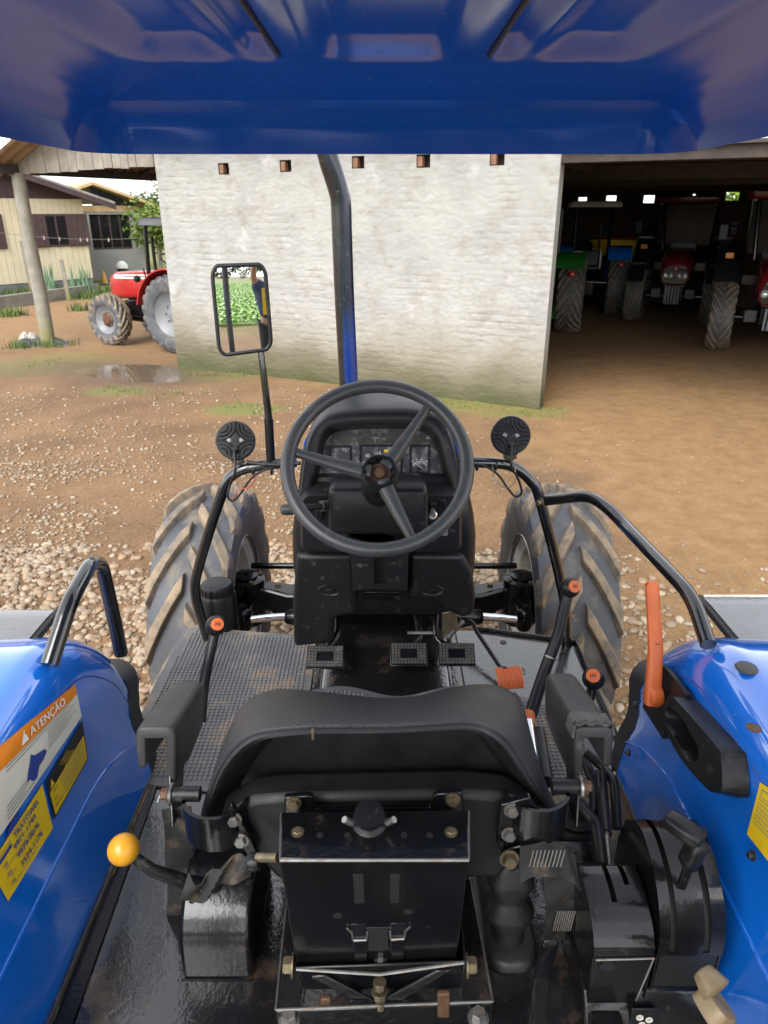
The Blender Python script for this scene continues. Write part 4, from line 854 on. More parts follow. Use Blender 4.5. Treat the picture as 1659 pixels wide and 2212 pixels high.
# ---- mirror on its stalk
MY = 1.88
ms = [P(585, 995, Y=MY), P(580, 900, Y=MY), P(564, 765, Y=MY), P(556, 700, Y=MY + .02)]
tube('mirror_stalk', T, M['tube'], ms, [.0105, .0105, .0085, .0085], 12); tube('stalk_sleeve', T, M['plastic'], [ms[0], ms[0].lerp(ms[1], .95)], .0125, 12)
box('stalk_foot', T, M['black'], ms[0] - Vector((0, 0, .006)), (.05, .03, .012))
mc = P(521, 666, Y=MY - .02)
mcorn = [P(460, 573, Y=MY), P(572, 570, Y=MY), P(587, 752, Y=MY), P(477, 764, Y=MY)]
MIRN = Vector((.11, -1.0, -.014)).normalized(); MIRR = 1.5
mu_ = (mcorn[1] - mcorn[0]); mv_ = (mcorn[0] - mcorn[3])
def mirpt(a, b, d=0):     # a,b in 0..1 on the (slightly skewed) glass
    q = mcorn[3] * (1 - a) * (1 - b) + mcorn[2] * a * (1 - b) + mcorn[0] * (1 - a) * b + mcorn[1] * a * b
    q = q - MIRN * ((q - mc).dot(MIRN)); rad2 = (q - mc).length_squared
    return q - MIRN * (rad2 / (2 * MIRR)) + MIRN * (.004 + d)
sq_ = []
loop = [((x + 1) / 2, (y + 1) / 2) for x, y in rrect(0, 0, 2, 2, .28, 14)]
gv, gf = [], []
NR = 44
for k in range(NR + 1):
    t = .01 + .99 * k / NR
    for a, b in loop: gv.append(mirpt(.5 + (a - .5) * t, .5 + (b - .5) * t))
nl_ = len(loop)
for k in range(NR):
    for j in range(nl_): gf.append((k * nl_ + j, k * nl_ + (j + 1) % nl_, (k + 1) * nl_ + (j + 1) % nl_, (k + 1) * nl_ + j))
gf.append(tuple(range(nl_)))
MMIR = mat('mirror_glass', (.86, .88, .88), .015, 1, var=0, rv=0, dirt=((.5, .5, .48), .70, .9, 160))
mir = bpy.data.objects.new('mirror', None); link(mir, T, mc)
mg = mk('mirror_glass', gv, gf, MMIR, mir, smooth=0); mg.data.polygons.foreach_set('use_smooth', [True] * len(mg.data.polygons))
mg.data.normals_split_custom_set_from_vertices([tuple((MIRN + ((q - mc) - MIRN * (q - mc).dot(MIRN)) / MIRR).normalized()) for q in gv])
edge = [mirpt(.5 + (a - .5) * 1.0, .5 + (b - .5) * 1.0, -.001) for a, b in loop]
edge = edge + edge[:1]
v, f = g_tube(edge, .0055, 8); mk('mirror_rim', v, f, M['rubber_dark'], mir)
back = [[mirpt(.5 + (a - .5) * t, .5 + (b - .5) * t, d) for a, b in loop] for t, d in ((1.0, -.004), (1.0, -.012), (.9, -.026), (.6, -.032))]
loft('mirror_back', mir, M['plastic'], back)
# ---- round work lights seen from behind, with their wiring
def worklight(px, py, hx, hy, s):
    c = P(px, py, Y=1.87); n = (Vector((0, 0, CAM_H)) - c).normalized(); n = (n + Vector((-.12 * s, 0, .10))).normalized()
    w = bpy.data.objects.new('work_light', None); link(w, T, c)
    u = Vector((0, 0, 1)).cross(n).normalized(); vv = n.cross(u)
    lathe('housing', w, M['plastic'], c, n, [(.048, -.03), (.0535, -.026), (.0535, -.003), (.0515, 0), (.004, .0006)], 40)
    lathe('lens', w, M['glass_dark'], c, -n, [(.046, .028), (.04, .034), (.01, .036)], 30)
    ca, sa_ = math.cos(.75), math.sin(.75)
    def pt(x, y, h): return c + (u * (x * ca - y * sa_) + vv * (x * sa_ + y * ca)) + n * h
    segs = []
    for q in range(4):        # cooling fins: nested arcs in four quadrants
        th = q * math.pi / 2
        for k in range(6 if q % 2 == 0 else 4):
            r = .010 + k * .0078; o_ = .052; pts = []
            for t in np.linspace(-1, 1, 9):
                x = o_ * .98 - math.cos(t * 1.15) * r * 1.25 - .002; y = math.sin(t * 1.15) * r * 1.45
                if math.hypot(x, y) < .0500 and abs(y) < abs(x) * 1.05 + .001: pts.append(pt(x * math.cos(th) - y * math.sin(th), x * math.sin(th) + y * math.cos(th), .0022))
            if len(pts) > 2: segs.append(g_tube(pts, .0022, 6))
    mk('cooling_fin', *join(segs), M['plastic'], w)
    for sx in (-1, 1): bolt(w, M['steel'], pt(sx * .017 * ca, -sx * .017 * sa_, .001), n, .0045, .003)
    lathe('cable_gland', w, M['rubber_dark'], c - vv * .026 + n * .001, n, [(.009, 0), (.009, .006), (.005, .010)], 14)
    hb = P(hx, hy, Y=1.88)
    prism('bracket', w, M['steel'], [c - vv * .046 - u * .02 - n * .012, c - vv * .046 + u * .02 - n * .012, hb + Vector((.018, -.01, .016)), hb + Vector((-.018, -.01, .016))], -n * .004, bev=.001)
    bolt(w, M['brass'], hb + Vector((0, -.005, .016)), (0, -.3, 1), .009, .010)
    c0 = c - vv * .026 + n * .010
    tube('cable', w, M['rubber_dark'], smoothline([c0, c0 + n * .015 - vv * .015, c0 - vv * .06 + n * .012, hb + Vector((-s * .02, -.035, -.03)), hb + Vector((-s * .035, -.03, -.075)), hb + Vector((-s * .02, -.025, -.09)), hb + Vector((s * .004, -.02, -.065)), hb + Vector((s * .03, -.015, -.03)), hb + Vector((s * .07, -.016, -.002)), hb + Vector((s * .12, -.015, .006))], 50), .0034, 8)
    if s > 0: tube('bare_wire', w, M['red_wire'], smoothline([hb + Vector((-.02, -.03, -.085)), hb + Vector((.0, -.035, -.055)), hb + Vector((.03, -.03, -.045)), hb + Vector((.05, -.02, -.015))], 20), .0018, 6)
    else: tube('bare_wire', w, M['steel'], smoothline([hb + Vector((.01, -.02, .01)), hb + Vector((.015, -.03, -.04)), hb + Vector((-.01, -.03, -.062)), hb + Vector((-.04, -.02, -.04)), hb + Vector((-.05, -.016, .0))], 20), .0015, 6)
    for t in (.35, 1.0): lathe('cable_tie', w, M['ink_black'], hb + Vector((s * .08 * t + s * .01, 0, -.003)), (1, 0, -.05), [(.0178, -.003), (.0178, .003)], 16)
worklight(508, 951, 518, 1010, 1); worklight(1104, 940, 1100, 1001, -1)
tube('wiring_conduit', T, M['rubber_dark'], [P(533, 998, Y=1.862), P(560, 1002, Y=1.86), P(606, 1004, Y=1.86), P(650, 1000, Y=1.86)], .0055, 8)
# ================================================================== DASHBOARD
def ppts(pts, pl): return [PP(x, y, pl) for x, y in pts]
DN = Vector((0, -.904, .428)).normalized(); DU = Vector((0, .428, .904)).normalized(); DO = P(820, 1070, Y=1.70)
DPL = (DO, DN); DPL2 = (DO - DN * .05, DN)
dash = bpy.data.objects.new('dashboard', None); link(dash, T, DO)
OUT = [(642, 1078), (650, 1010), (660, 957), (672, 930), (688, 909), (715, 892), (765, 884), (820, 882), (885, 882), (935, 892), (962, 912), (976, 940), (986, 970), (994, 1015), (999, 1080)]
INN = [(672, 1076), (680, 1020), (690, 966), (697, 946), (708, 932), (728, 924), (775, 919), (820, 918), (885, 919), (922, 927), (938, 940), (949, 960), (957, 985), (965, 1020), (975, 1076)]
o3, i3 = ppts(OUT, DPL), ppts(INN, DPL)
o3 = smoothline(o3, 44); i3 = smoothline(i3, 44)
cen = sum(i3, Vector()) / len(i3)
lip = [a.lerp(b, .25) + DN * .010 for a, b in zip(o3, i3)]; lip2 = [a.lerp(b, .7) + DN * .008 for a, b in zip(o3, i3)]
deep = [p + (cen - p) * .045 - DN * .052 for p in i3]
bk_ = [p + Vector((0, .20, .01)) + (cen - p) * .03 for p in o3]; bk2 = [p + Vector((0, .10, .0)) for p in o3]
loft('instrument_hood', dash, M['plastic'], [bk_, bk2, o3, lip, lip2, i3, deep], closed=False, cap=False, smooth=50)
pan = [p - DN * .05 + (cen - p) * .04 for p in i3]
pnl = mk('gauge_panel', pan, [tuple(range(len(pan)))], M['panel'], dash, smooth=0, solid=.003)
def PD(x, y, h=0): return PP(x, y, DPL2) + DN * h
def drect(name, x0, y0, x1, y1, m, h0, h1, r=2, par=dash, bev=.001):
    pts = rrect((x0 + x1) / 2, (y0 + y1) / 2, x1 - x0, y1 - y0, r, 3); return prism(name, par, m, [PD(x, y, h0) for x, y in pts], DN * (h1 - h0), bev=bev)
def dframe(name, x0, y0, x1, y1, m, w=3, par=dash, h=.004):
    a = rrect((x0 + x1) / 2, (y0 + y1) / 2, x1 - x0, y1 - y0, 3, 3); b = rrect((x0 + x1) / 2, (y0 + y1) / 2, x1 - x0 - 2 * w, y1 - y0 - 2 * w, 2, 3)
    rr1 = [PD(x, y, .001) for x, y in a]; rr2 = [PD(x, y, h) for x, y in a]; rr3 = [PD(x, y, h) for x, y in b]; rr4 = [PD(x, y, .001) for x, y in b]
    v, f = g_rings([rr1, rr2, rr3, rr4], cap=False); return mk(name, v, f, m, par, smooth=30)
for row, (x0, x1, y, n) in enumerate(((717, 922, 940, 10), (709, 931, 953, 11))):
    for k in range(n):
        w = (x1 - x0) / n; xa = x0 + k * w
        drect('warning_lamp', xa + 1.6, y - 4, xa + w - 1.6, y + 4.5, M['warn'], .001, .003, 2, dash, .0006)
for x0, y0, x1, y1 in ((711, 963, 760, 1006), (777, 961, 869, 1030), (885, 961, 929, 1024)):
    dframe('gauge_frame', x0, y0, x1, y1, M['plastic'], 4); drect('gauge_glass', x0 + 4, y0 + 4, x1 - 4, y1 - 4, M['glass_dark'], .0008, .0014, 2)
# gauge markings (white print on the dials)
def arc_marks(cx, cy, r, a0, a1, n, ln, name):
    segs = []
    for k in range(n + 1):
        a = R(a0 + (a1 - a0) * k / n); L = ln * (1.6 if k % 5 == 0 else 1); p, q = PD(cx + r * math.cos(a), cy - r * math.sin(a), .002), PD(cx + (r - L) * math.cos(a), cy - (r - L) * math.sin(a), .002); d = (q - p).normalized().cross(DN) * .0005
        segs.append(([p + d, q + d, q - d, p - d], [(0, 1, 2, 3)]))
    arc = [PD(cx + r * math.cos(R(a0 + (a1 - a0) * t / 30)), cy - r * math.sin(R(a0 + (a1 - a0) * t / 30)), .002) for t in range(31)]; arc2 = [PD(cx + (r + .9) * math.cos(R(a0 + (a1 - a0) * t / 30)), cy - (r + .9) * math.sin(R(a0 + (a1 - a0) * t / 30)), .002) for t in range(31)]
    segs.append((arc + arc2, [(i, i + 1, 32 + i, 31 + i) for i in range(30)])); return mk(name, *join(segs), M['white'], dash, smooth=0)
arc_marks(819, 1026, 37, 165, 15, 25, 4, 'rev_scale'); arc_marks(907, 1014, 17, 150, 30, 8, 3, 'temperature_scale'); arc_marks(735, 1012, 17, 150, 30, 8, 3, 'fuel_scale')
for s_, x, y, sz in (('10', 793, 985, .0125), ('15', 818, 980, .0125), ('20', 842, 981, .0125), ('40', 891, 997, .006), ('60', 900, 993, .006), ('80', 911, 993, .006), ('100', 921, 997, .006), ('°C', 905, 1003, .0075), ('0', 722, 1001, .006), ('1', 748, 1001, .006)):
    text('dial_figure', dash, M['white'], s_, sz, PD(x, y, .002), (1, 0, 0), DU, align='CENTER')
tube('gauge_needle', dash, M['white'], [PD(914, 1014, .004), PD(896, 1001, .004)], .0006, 5); lathe('gauge_hub', dash, M['plastic'], PD(905, 1016, .001), DN, [(.008, 0), (.008, .004), (.004, .006)], 16)
mk('rev_symbol', [PD(830, 971, .002), PD(838, 971, .002), PD(838, 977, .002), PD(830, 977, .002)], [(0, 1, 2, 3)], M['sticker_yellow'], dash, smooth=0)
for px in (690, 955): bolt(dash, M['ink_black'], PD(px, 1071, .001), DN, .004, .002)
# body of the console
def rr3(y0, y1, hw, z, r, cx=0, n=5): return [Vector((cx + x, (y0 + y1) / 2 + y, z)) for x, y in rrect(0, 0, 2 * hw, y1 - y0, r, n)]
cb = loft('console_body', T, M['plastic'], [rr3(1.76, 2.05, .235, 1.135, .05), rr3(1.735, 2.08, .250, 1.20, .05), rr3(1.715, 2.1, .252, 1.30, .045), rr3(1.70, 2.1, .247, 1.40, .04), rr3(1.70, 2.1, .238, 1.46, .04), rr3(1.71, 2.06, .225, 1.515, .04), rr3(1.74, 2.0, .212, 1.56, .04)], smooth=45)
def zpx(y, Y): return P(800, y, Y=Y).z
# protruding shelf below the gauges
SHY = 1.665
sh0 = [P(x, y, Y=SHY) for x, y in rrect(823, 1130, 338, 118, 16, 5)]; sh1 = [P(x, y, Y=SHY + .012) for x, y in rrect(823, 1129, 350, 128, 20, 5)]; sh2 = [p + Vector((0, .07, .012)) for p in sh1]
shf = loft('dash_shelf', T, M['plastic'], [sh2, sh1, sh0], smooth=50)
for x0, x1 in ((676, 700), (940, 968)):
    prism('switch_tray', shf, M['panel'], [P(x, y, Y=SHY - .002) for x, y in rrect((x0 + x1) / 2, 1146, x1 - x0, 24, 3, 3)], (0, .004, 0), bev=.001)
for x0, y0 in ((936, 1098), (955, 1092), (690, 1112)):
    prism('rocker_switch', shf, M['glass_dark'], [P(x, y, Y=SHY - .008) for x, y in rrect(x0, y0, 15, 22, 3, 3)], (0, .012, 0), bev=.0015)
lathe('ignition_switch', shf, M['chrome'], P(934, 1112, Y=SHY - .004), (0, -1, .2), [(.012, 0), (.012, .008), (.008, .012), (.003, .012)], 18)
prism('ignition_key', shf, M['steel'], [P(x, y, Y=SHY - .03) for x, y in ((930, 1104), (938, 1102), (942, 1112), (937, 1119), (930, 1116))], (0, .015, 0), bev=.001)
# lower cowl: left, right panels and centre column cover
LY = 1.70
def pxprism(name, pts, Y, d, m, par=T, bev=.006, seg=2): return prism(name, par, m, [P(x, y, Y=Y) for x, y in pts], (0, d, 0), bev=bev, seg=seg)
lp = pxprism('lower_panel', [(640, 1197), (765, 1197), (770, 1262), (768, 1330), (722, 1337), (720, 1392), (634, 1400), (632, 1300)], 1.694, .05, M['plastic'], bev=.016, seg=4)
rp = pxprism('lower_panel', [(884, 1197), (1002, 1197), (1022, 1240), (1028, 1290), (1024, 1330), (1000, 1338), (965, 1322), (950, 1300), (884, 1296)], 1.694, .05, M['plastic'], bev=.016, seg=4)
cc = bpy.data.objects.new('column_cover', None); link(cc, T, P(820, 1220, Y=1.66))
pcs = []
for pts in ([(755, 1150), (808, 1150), (808, 1272), (762, 1276)], [(832, 1150), (884, 1150), (880, 1276), (832, 1272)], [(808, 1150), (832, 1150), (832, 1192), (808, 1192)], [(808, 1262), (832, 1262), (832, 1273), (808, 1273)]): pcs.append(g_prism([P(x, y, Y=1.665) for x, y in pts], (0, .012, 0)))
mk('cover_plate', *join(pcs), M['plastic'], cc, smooth=0, bev=0)
pxprism('cover_core', [(757, 1150), (882, 1150), (878, 1274), (763, 1276)], 1.70, .05, M['ink_black'], cc)
prism('cover_side', cc, M['plastic'], [P(755, 1150, Y=1.666), P(762, 1276, Y=1.666), P(762, 1276, Y=1.72), P(755, 1150, Y=1.72)], (.004, 0, 0)); prism('cover_side', cc, M['plastic'], [P(884, 1150, Y=1.666), P(880, 1276, Y=1.666), P(880, 1276, Y=1.72), P(884, 1150, Y=1.72)], (-.004, 0, 0))
for px in (712, 933):
    b_ = P(px, 1275, Y=1.694); n_ = Vector((0, -1, 0))
    ob = lathe('round_plug', lp if px < 800 else rp, M['plastic'], b_, n_, [(.032, 0), (.029, .003), (.025, .001), (.016, .001), (.014, .007), (.009, .008), (.002, .007)], 26); ob.scale = (1, 1, .55)
for px, py in ((752, 1152 + 70), (731, 1224), (850, 1198), (770, 1200)): lathe('screw_hole', lp, M['ink_black'], P(px, py, Y=1.6935 if px < 755 else 1.6645), (0, -1, 0), [(.0035, 0), (.0035, .0008)], 10)
lathe('column_joint', T, M['black'], P(825, 1296, Y=1.78), (0, -.6, .8), [(.026, -.03), (.026, 0), (.018, .01), (.012, .02)], 18)
box('joint_yoke', T, M['black'], P(825, 1284, Y=1.74), (.10, .02, .03), bev=.004)
# steering column cowl
def pr(Y, x0, y0, x1, y1, r): return [P(x, y, Y=Y) for x, y in rrect((x0 + x1) / 2, (y0 + y1) / 2, x1 - x0, y1 - y0, r, 5)]
cw = loft('column_cowl', T, M['plastic'], [pr(1.735, 735, 1022, 900, 1110, 14), pr(1.70, 722, 1021, 910, 1125, 14), pr(1.655, 713, 1030, 921, 1140, 16), pr(1.62, 709, 1046, 925, 1152, 16), pr(1.602, 711, 1056, 923, 1153, 12), pr(1.596, 718, 1064, 916, 1146, 8)], smooth=50)
v, f = g_tube([P(x, y, Y=1.6005 + .0 * x) for x, y in ((710, 1066), (760, 1062), (817, 1060), (870, 1061), (924, 1064))], .0012, 6); mk('lid_joint', v, f, M['ink_black'], cw)
lathe('cowl_dimple', cw, M['ink_black'], P(815, 1129, Y=1.597), (0, -1, 0), [(.006, 0), (.006, .0008)], 12)
lathe('steering_column', T, M['plastic'], P(818, 1046, Y=1.60), Vector((0, -.72, .695)), [(.045, -.05), (.042, 0), (.036, .05), (.034, .08)], 24)
# indicator stalk
sp_ = [P(712, 1092, Y=1.63), P(690, 1094, Y=1.61), P(655, 1097, Y=1.59), P(642, 1099, Y=1.585), P(606, 1102, Y=1.58)]
st = tube('indicator_stalk', T, M['plastic'], sp_[:4], [.007, .008, .0095, .010], 14); tube('stalk_knob', st, M['plastic_grey'], [sp_[3], sp_[3].lerp(sp_[4], .06), sp_[3].lerp(sp_[4], .75), sp_[3].lerp(sp_[4], .95), sp_[4]], [.010, .0145, .0135, .011, .006], 18)
for k in range(3): q = sp_[0].lerp(sp_[1], .2 + .3 * k); lathe('boot_ring', st, M['rubber_dark'], q, sp_[1] - sp_[0], [(.010, -.002), (.014, -.001), (.014, .001), (.010, .002)], 16)
# ---- steering wheel
WN = Vector((0, -.72, .695)).normalized(); WC = P(815, 1003, D=1.58); WPL = (WC, WN); WU = Vector((1, 0, 0)); WV = WN.cross(WU)
sw = bpy.data.objects.new('steering_wheel', None); link(sw, T, WC)
RW = .200
rings = [[WC + (WU * math.cos(a) + WV * math.sin(a)) * (RW + .0160 * math.cos(b)) + WN * (.0160 * math.sin(b)) for b in [2 * math.pi * j / 16 for j in range(16)]] for a in [2 * math.pi * i / 72 for i in range(72)]]
rings.append(rings[0]); MRIM = mat('wheel_rim_plastic', (.045, .046, .049), .34, var=.12, vs=14, bump=.05, bs=300, dirt=((.11, .10, .09), .55, .9, 30))
loft('wheel_rim', sw, MRIM, rings, cap=False, smooth=80)
HC = PP(820, 1020, (WC - WN * .02, WN))
for px, py in ((640, 975), (921, 880), (885, 1150)):
    e = PP(px, py, WPL); d = (e - WC).normalized(); e = WC + d * (RW - .006); side = d.cross(WN).normalized()
    s0 = HC + d * .02 - WN * .006
    rr_ = []
    for t, w, h in ((0, .020, .012), (.25, .0175, .010), (.55, .0145, .0085), (.85, .0115, .0075), (1, .0115, .007)):
        c = s0.lerp(e, t) - WN * (.006 * math.sin(math.pi * t)); rr_.append([c + side * (w * x) + WN * (h * z) for x, z in ((-1, -.8), (-.75, .6), (-.2, 1), (.2, 1), (.75, .6), (1, -.8))])
    loft('spoke', sw, MRIM, rr_, smooth=30, bev=.001)
hub = lathe('hub', sw, M['plastic'], HC, WN, [(.040, -.05), (.043, -.02), (.041, .006), (.038, .010), (.034, .010), (.031, -.012), (.024, -.014), (.004, -.014)], 32)
lathe('hub_cup', sw, M['rust'], HC - WN * .014, WN, [(.026, 0), (.026, .003), (.020, .002), (.002, .002)], 24); bolt(sw, M['rust'], HC - WN * .012, WN, .014, .012, 'hub_nut')
for k in range(6):
    a = k * math.pi / 3; q = HC + (WU * math.cos(a) + WV * math.sin(a)) * .032 - WN * .004; box('hub_tab', sw, M['plastic'], q, (.012, .006, .02), Matrix((WU * -math.sin(a) + WV * math.cos(a), WU * math.cos(a) + WV * math.sin(a), WN)).transposed(), bev=.001)
# ---- pedals
def pedal(px, py, armpts, w=.098, d=.062):
    c = P(px, py, Z=1.045); n = Vector((0, -.55, .83)).normalized(); u = Vector((1, 0, 0)); vv = n.cross(u); pd = bpy.data.objects.new('pedal', None); link(pd, T, c)
    def L(x, y, z): return c + u * x + vv * y + n * z
    pcs = []
    for x0, x1, y0, y1 in ((-w / 2, w / 2, d * .22, d / 2), (-w / 2, w / 2, -d / 2, -d * .22), (-w / 2, -w * .26, -d * .22, d * .22), (w * .26, w / 2, -d * .22, d * .22)):
        pcs.append(g_prism([L(x0, y0, 0), L(x1, y0, 0), L(x1, y1, 0), L(x0, y1, 0)], n * .006))
    mk('pad', *join(pcs), M['rubber_dark'], pd, smooth=0)
    tee = []
    for i in range(11):
        for j in range(7):
            x, y = -w / 2 + w * (i + .5) / 11, -d / 2 + d * (j + .5) / 7
            if abs(x) < w * .26 and abs(y) < d * .22: continue
            a = .0032; tee.append(([L(x - a, y - a, .006), L(x + a, y - a, .006), L(x + a, y + a, .006), L(x - a, y + a, .006), L(x, y, .011)], [(0, 1, 4), (1, 2, 4), (2, 3, 4), (3, 0, 4)]))
    so = mk('pad_teeth', *join(tee), M['steel'], pd, smooth=0); so['kind'] = 'stuff'
    prism('pad_rim', pd, M['black'], [L(-w / 2 - .004, -d / 2 - .004, -.006), L(w / 2 + .004, -d / 2 - .004, -.006), L(w / 2 + .004, d / 2 + .004, -.006), L(-w / 2 - .004, d / 2 + .004, -.006)], n * .005, bev=.002)
    tube('pedal_arm', pd, M['black'], smoothline([L(.0, d * .3, -.01)] + armpts, 16), .011, 10)
pedal(703, 1419, [P(728, 1370, Y=1.74), P(732, 1320, Y=1.80), P(738, 1280, Y=1.84)])
pedal(883, 1413, [P(905, 1372, Y=1.74), P(900, 1320, Y=1.80), P(902, 1270, Y=1.86)])
pedal(986, 1413, [P(944, 1380, Y=1.74), P(940, 1320, Y=1.80), P(942, 1270, Y=1.86)])
# return spring and latch by the brake pedals
sv = []; s0, s1 = P(962, 1378, Y=1.74), P(1000, 1340, Y=1.78)
for k in range(160):
    t = k / 159; a = t * 2 * math.pi * 14; d = (s1 - s0).normalized(); u, w, _ = frame_to(d); sv.append(s0.lerp(s1, t) + (u * math.cos(a) + w * math.sin(a)) * .009)
v, f = g_tube(sv, .0016, 5); mk('return_spring', v, f, M['steel'], T)
pxprism('brake_latch', [(955, 1325), (985, 1318), (990, 1362), (970, 1385), (955, 1370)], 1.75, .006, M['brass'], bev=.002)
tube('latch_rod', T, M['steel'], [P(880, 1367, Y=1.72), P(935, 1367, Y=1.72)], .005, 8)
# accelerator: orange ridged pedal on a bent rod
AP = P(1102, 1462, Z=1.03); an = Vector((0, -.62, .78)).normalized(); au = Vector((1, .12, 0)).normalized(); av = an.cross(au)
acc = bpy.data.objects.new('accelerator', None); link(acc, T, AP)
def AL(x, y, z): return AP + au * x + av * y + an * z
prf = []
for t in np.linspace(-1, 1, 10): prf.append((t * .030, -.010 * t * t))
loft('pedal_pad', acc, M['orange'], [[AL(x, y, z - .006) for x in (-.036, .036)][:1] + [AL(-.036, y, z), AL(.036, y, z), AL(.036, y, z - .006)] for y, z in prf], bev=.0015)
for k in range(11):
    x = -.033 + k * .0066; v, f = g_tube([AL(x, y * .97, z + .0012) for y, z in prf], .0021, 6); mk('pad_rib', v, f, M['orange'], acc)
tube('accelerator_rod', acc, M['black'], fillet([AL(-.01, .025, -.006), P(1080, 1440, Y=1.72), P(1028, 1362, Y=1.86), P(1022, 1345, Y=1.88), P(1012, 1342, Y=1.9)], .02), .0065, 10)
# reservoir with ribbed cap on the left
rs = bpy.data.objects.new('reservoir', None); rc = P(468, 1268, Y=1.99); link(rs, T, rc)
lathe('reservoir_body', rs, M['plastic'], (rc.x, rc.y, .90), (0, 0, 1), [(.056, 0), (.058, .01), (.058, rc.z - .93), (.050, rc.z - .915), (.046, rc.z - .91), (.046, rc.z - .90)], 30)
lathe('cap', rs, M['plastic'], rc, (0, 0, 1), [(.050, -.022), (.051, -.018), (.050, .008), (.046, .014), (.030, .017), (.003, .017)], 36)
for k in range(18): a = k * math.pi / 9; box('cap_rib', rs, M['plastic'], rc + Vector((.050 * math.cos(a), .050 * math.sin(a), -.004)), (.006, .003, .026), (0, 0, a), bev=.001)
# ================================================================== SEAT
seat = bpy.data.objects.new('seat', None); link(seat, T, (0, 1.0, 1.15))
Bp = [(443, 1780, .93), (452, 1740, .92), (470, 1690, .90), (492, 1650, .885), (520, 1618, .87), (548, 1600, .86), (585, 1590, .855), (660, 1583, .85), (740, 1581, .85), (830, 1580, .85), (920, 1576, .85), (1000, 1572, .855), (1040, 1580, .86), (1075, 1600, .87), (1102, 1628, .885), (1128, 1668, .90), (1155, 1710, .92), (1188, 1752, .93)]
Sp = [(452, 1765, .99), (472, 1705, 1.0), (488, 1655, 1.02), (497, 1610, 1.04), (505, 1565, 1.06), (518, 1532, 1.08), (545, 1506, 1.10), (600, 1489, 1.11), (690, 1494, 1.10), (820, 1507, 1.08), (900, 1503, 1.08), (985, 1483, 1.10), (1060, 1478, 1.11), (1103, 1492, 1.10), (1126, 1522, 1.08), (1140, 1575, 1.05), (1160, 1650, 1.02), (1186, 1735, .99)]
NB = 70
Bc = smoothline([P(x, y, Y=d) for x, y, d in Bp], NB); Sc = smoothline([P(x, y, Y=d) for x, y, d in Sp], NB)
rows = []
for i, (b, s) in enumerate(zip(Bc, Sc)):
    r = []; out = Vector((b.x * .8, 0, b.z - 1.2)).normalized()
    r.append(b + Vector((0, .06, -.035)) - out * .015); r.append(b + Vector((0, .02, -.012)) - out * .004)
    for t, h in ((0, 0), (.06, .007), (.14, .011), (.3, .013), (.5, .012), (.7, .009), (.88, .005), (1, 0)): r.append(b.lerp(s, t) + out * h)
    for k, (dy, dz) in enumerate(((.018, -.016), (.03, -.05), (.02, -.10), (-.02, -.16))): q = s + Vector((0, dy, dz)); q.x *= 1 - .03 * k; q.z = max(q.z, 1.12); r.append(q)
    rows.append(r)
bks = loft('seat_backrest', seat, M['leather'], rows, closed=False, cap=False, smooth=70)
tube('piping', seat, M['leather'], [r[3] + Vector((0, -.001, .0)) for r in rows], .0042, 8)
tube('piping', seat, M['leather'], [r[9] + Vector((0, .002, 0)) for r in rows[:16]], .0035, 8); tube('piping', seat, M['leather'], [r[9] + Vector((0, .002, 0)) for r in rows[-16:]], .0035, 8)
box('torn_stitch', seat, M['brass'], P(676, 1586, Y=.846), (.004, .008, .016), bev=.001)
# seat cushion (hidden behind the backrest from here)
loft('seat_cushion', seat, M['leather'], [[Vector((x, y + 1.13, z)) for x, y in rrect(0, 0, .46 - k, .26 - k, .05, 5)] for z, k in ((1.10, .02), (1.12, 0), (1.17, 0), (1.19, .03))], smooth=60)
# shell
MSHELL = mat('matt_black_shell', (.008, .008, .009), .55, var=.2, vs=9)
sh = [[r[1] + Vector((0, -.002, 0)) for r in rows], [r[1] + Vector((-r[1].x * .10, .05, -.02)) for r in rows], [r[1] + Vector((-r[1].x * .18, .10, -.05)) for r in rows]]
loft('seat_shell', seat, MSHELL, sh, closed=False, cap=False, smooth=60, solid=.004)
mk('shell_back', [Vector((x, .985, z)) for x, z in ((-.27, 1.10), (.27, 1.10), (.25, 1.33), (.19, 1.42), (-.19, 1.42), (-.25, 1.33))], [(0, 1, 2, 3, 4, 5)], MSHELL, seat, smooth=0, solid=.004)
pxs = lambda name, pts, Y, d, m=M['black'], par=seat, bev=.003: prism(name, par, m, [P(x, y, Y=Y) for x, y in pts], (0, d, 0), bev=bev)
pxs('seat_pan', [(470, 1770), (545, 1728), (612, 1722), (1000, 1714), (1095, 1722), (1160, 1752), (1105, 1870), (1078, 1900), (600, 1905), (552, 1850)], .89, .06, MSHELL, bev=.012)
pxs('back_bracket', [(614, 1724), (664, 1719), (676, 1724), (682, 1750), (930, 1746), (936, 1722), (946, 1715), (1000, 1711), (1003, 1790), (612, 1794)], .865, .012)
pxs('bracket_ear', [(668, 1772), (945, 1766), (946, 1792), (668, 1796)], .85, .006); pxs('bracket_hole', [(683, 1776), (928, 1771), (928, 1792), (683, 1796)], .8495, .001, M['ink_black'], bev=0)
for px, py, d in ((635, 1735, .86), (978, 1727, .86)): bolt(seat, M['brass'], P(px, py, Y=d), (0, -1, .1), .009, .010)
for s, ptsb, bl in ((-1, [(470, 1780), (500, 1738), (538, 1800), (560, 1850), (545, 1862), (500, 1800)], ((505, 1770), (520, 1815))), (1, [(1080, 1740), (1145, 1722), (1165, 1760), (1130, 1820), (1085, 1848), (1072, 1820)], ((1106, 1750), (1100, 1802)))):
    pxs('side_plate', ptsb, .868, .012)
    for q in bl: bolt(seat, M['steel'], P(*q, Y=.866), (0, -1, .15), .010, .010)
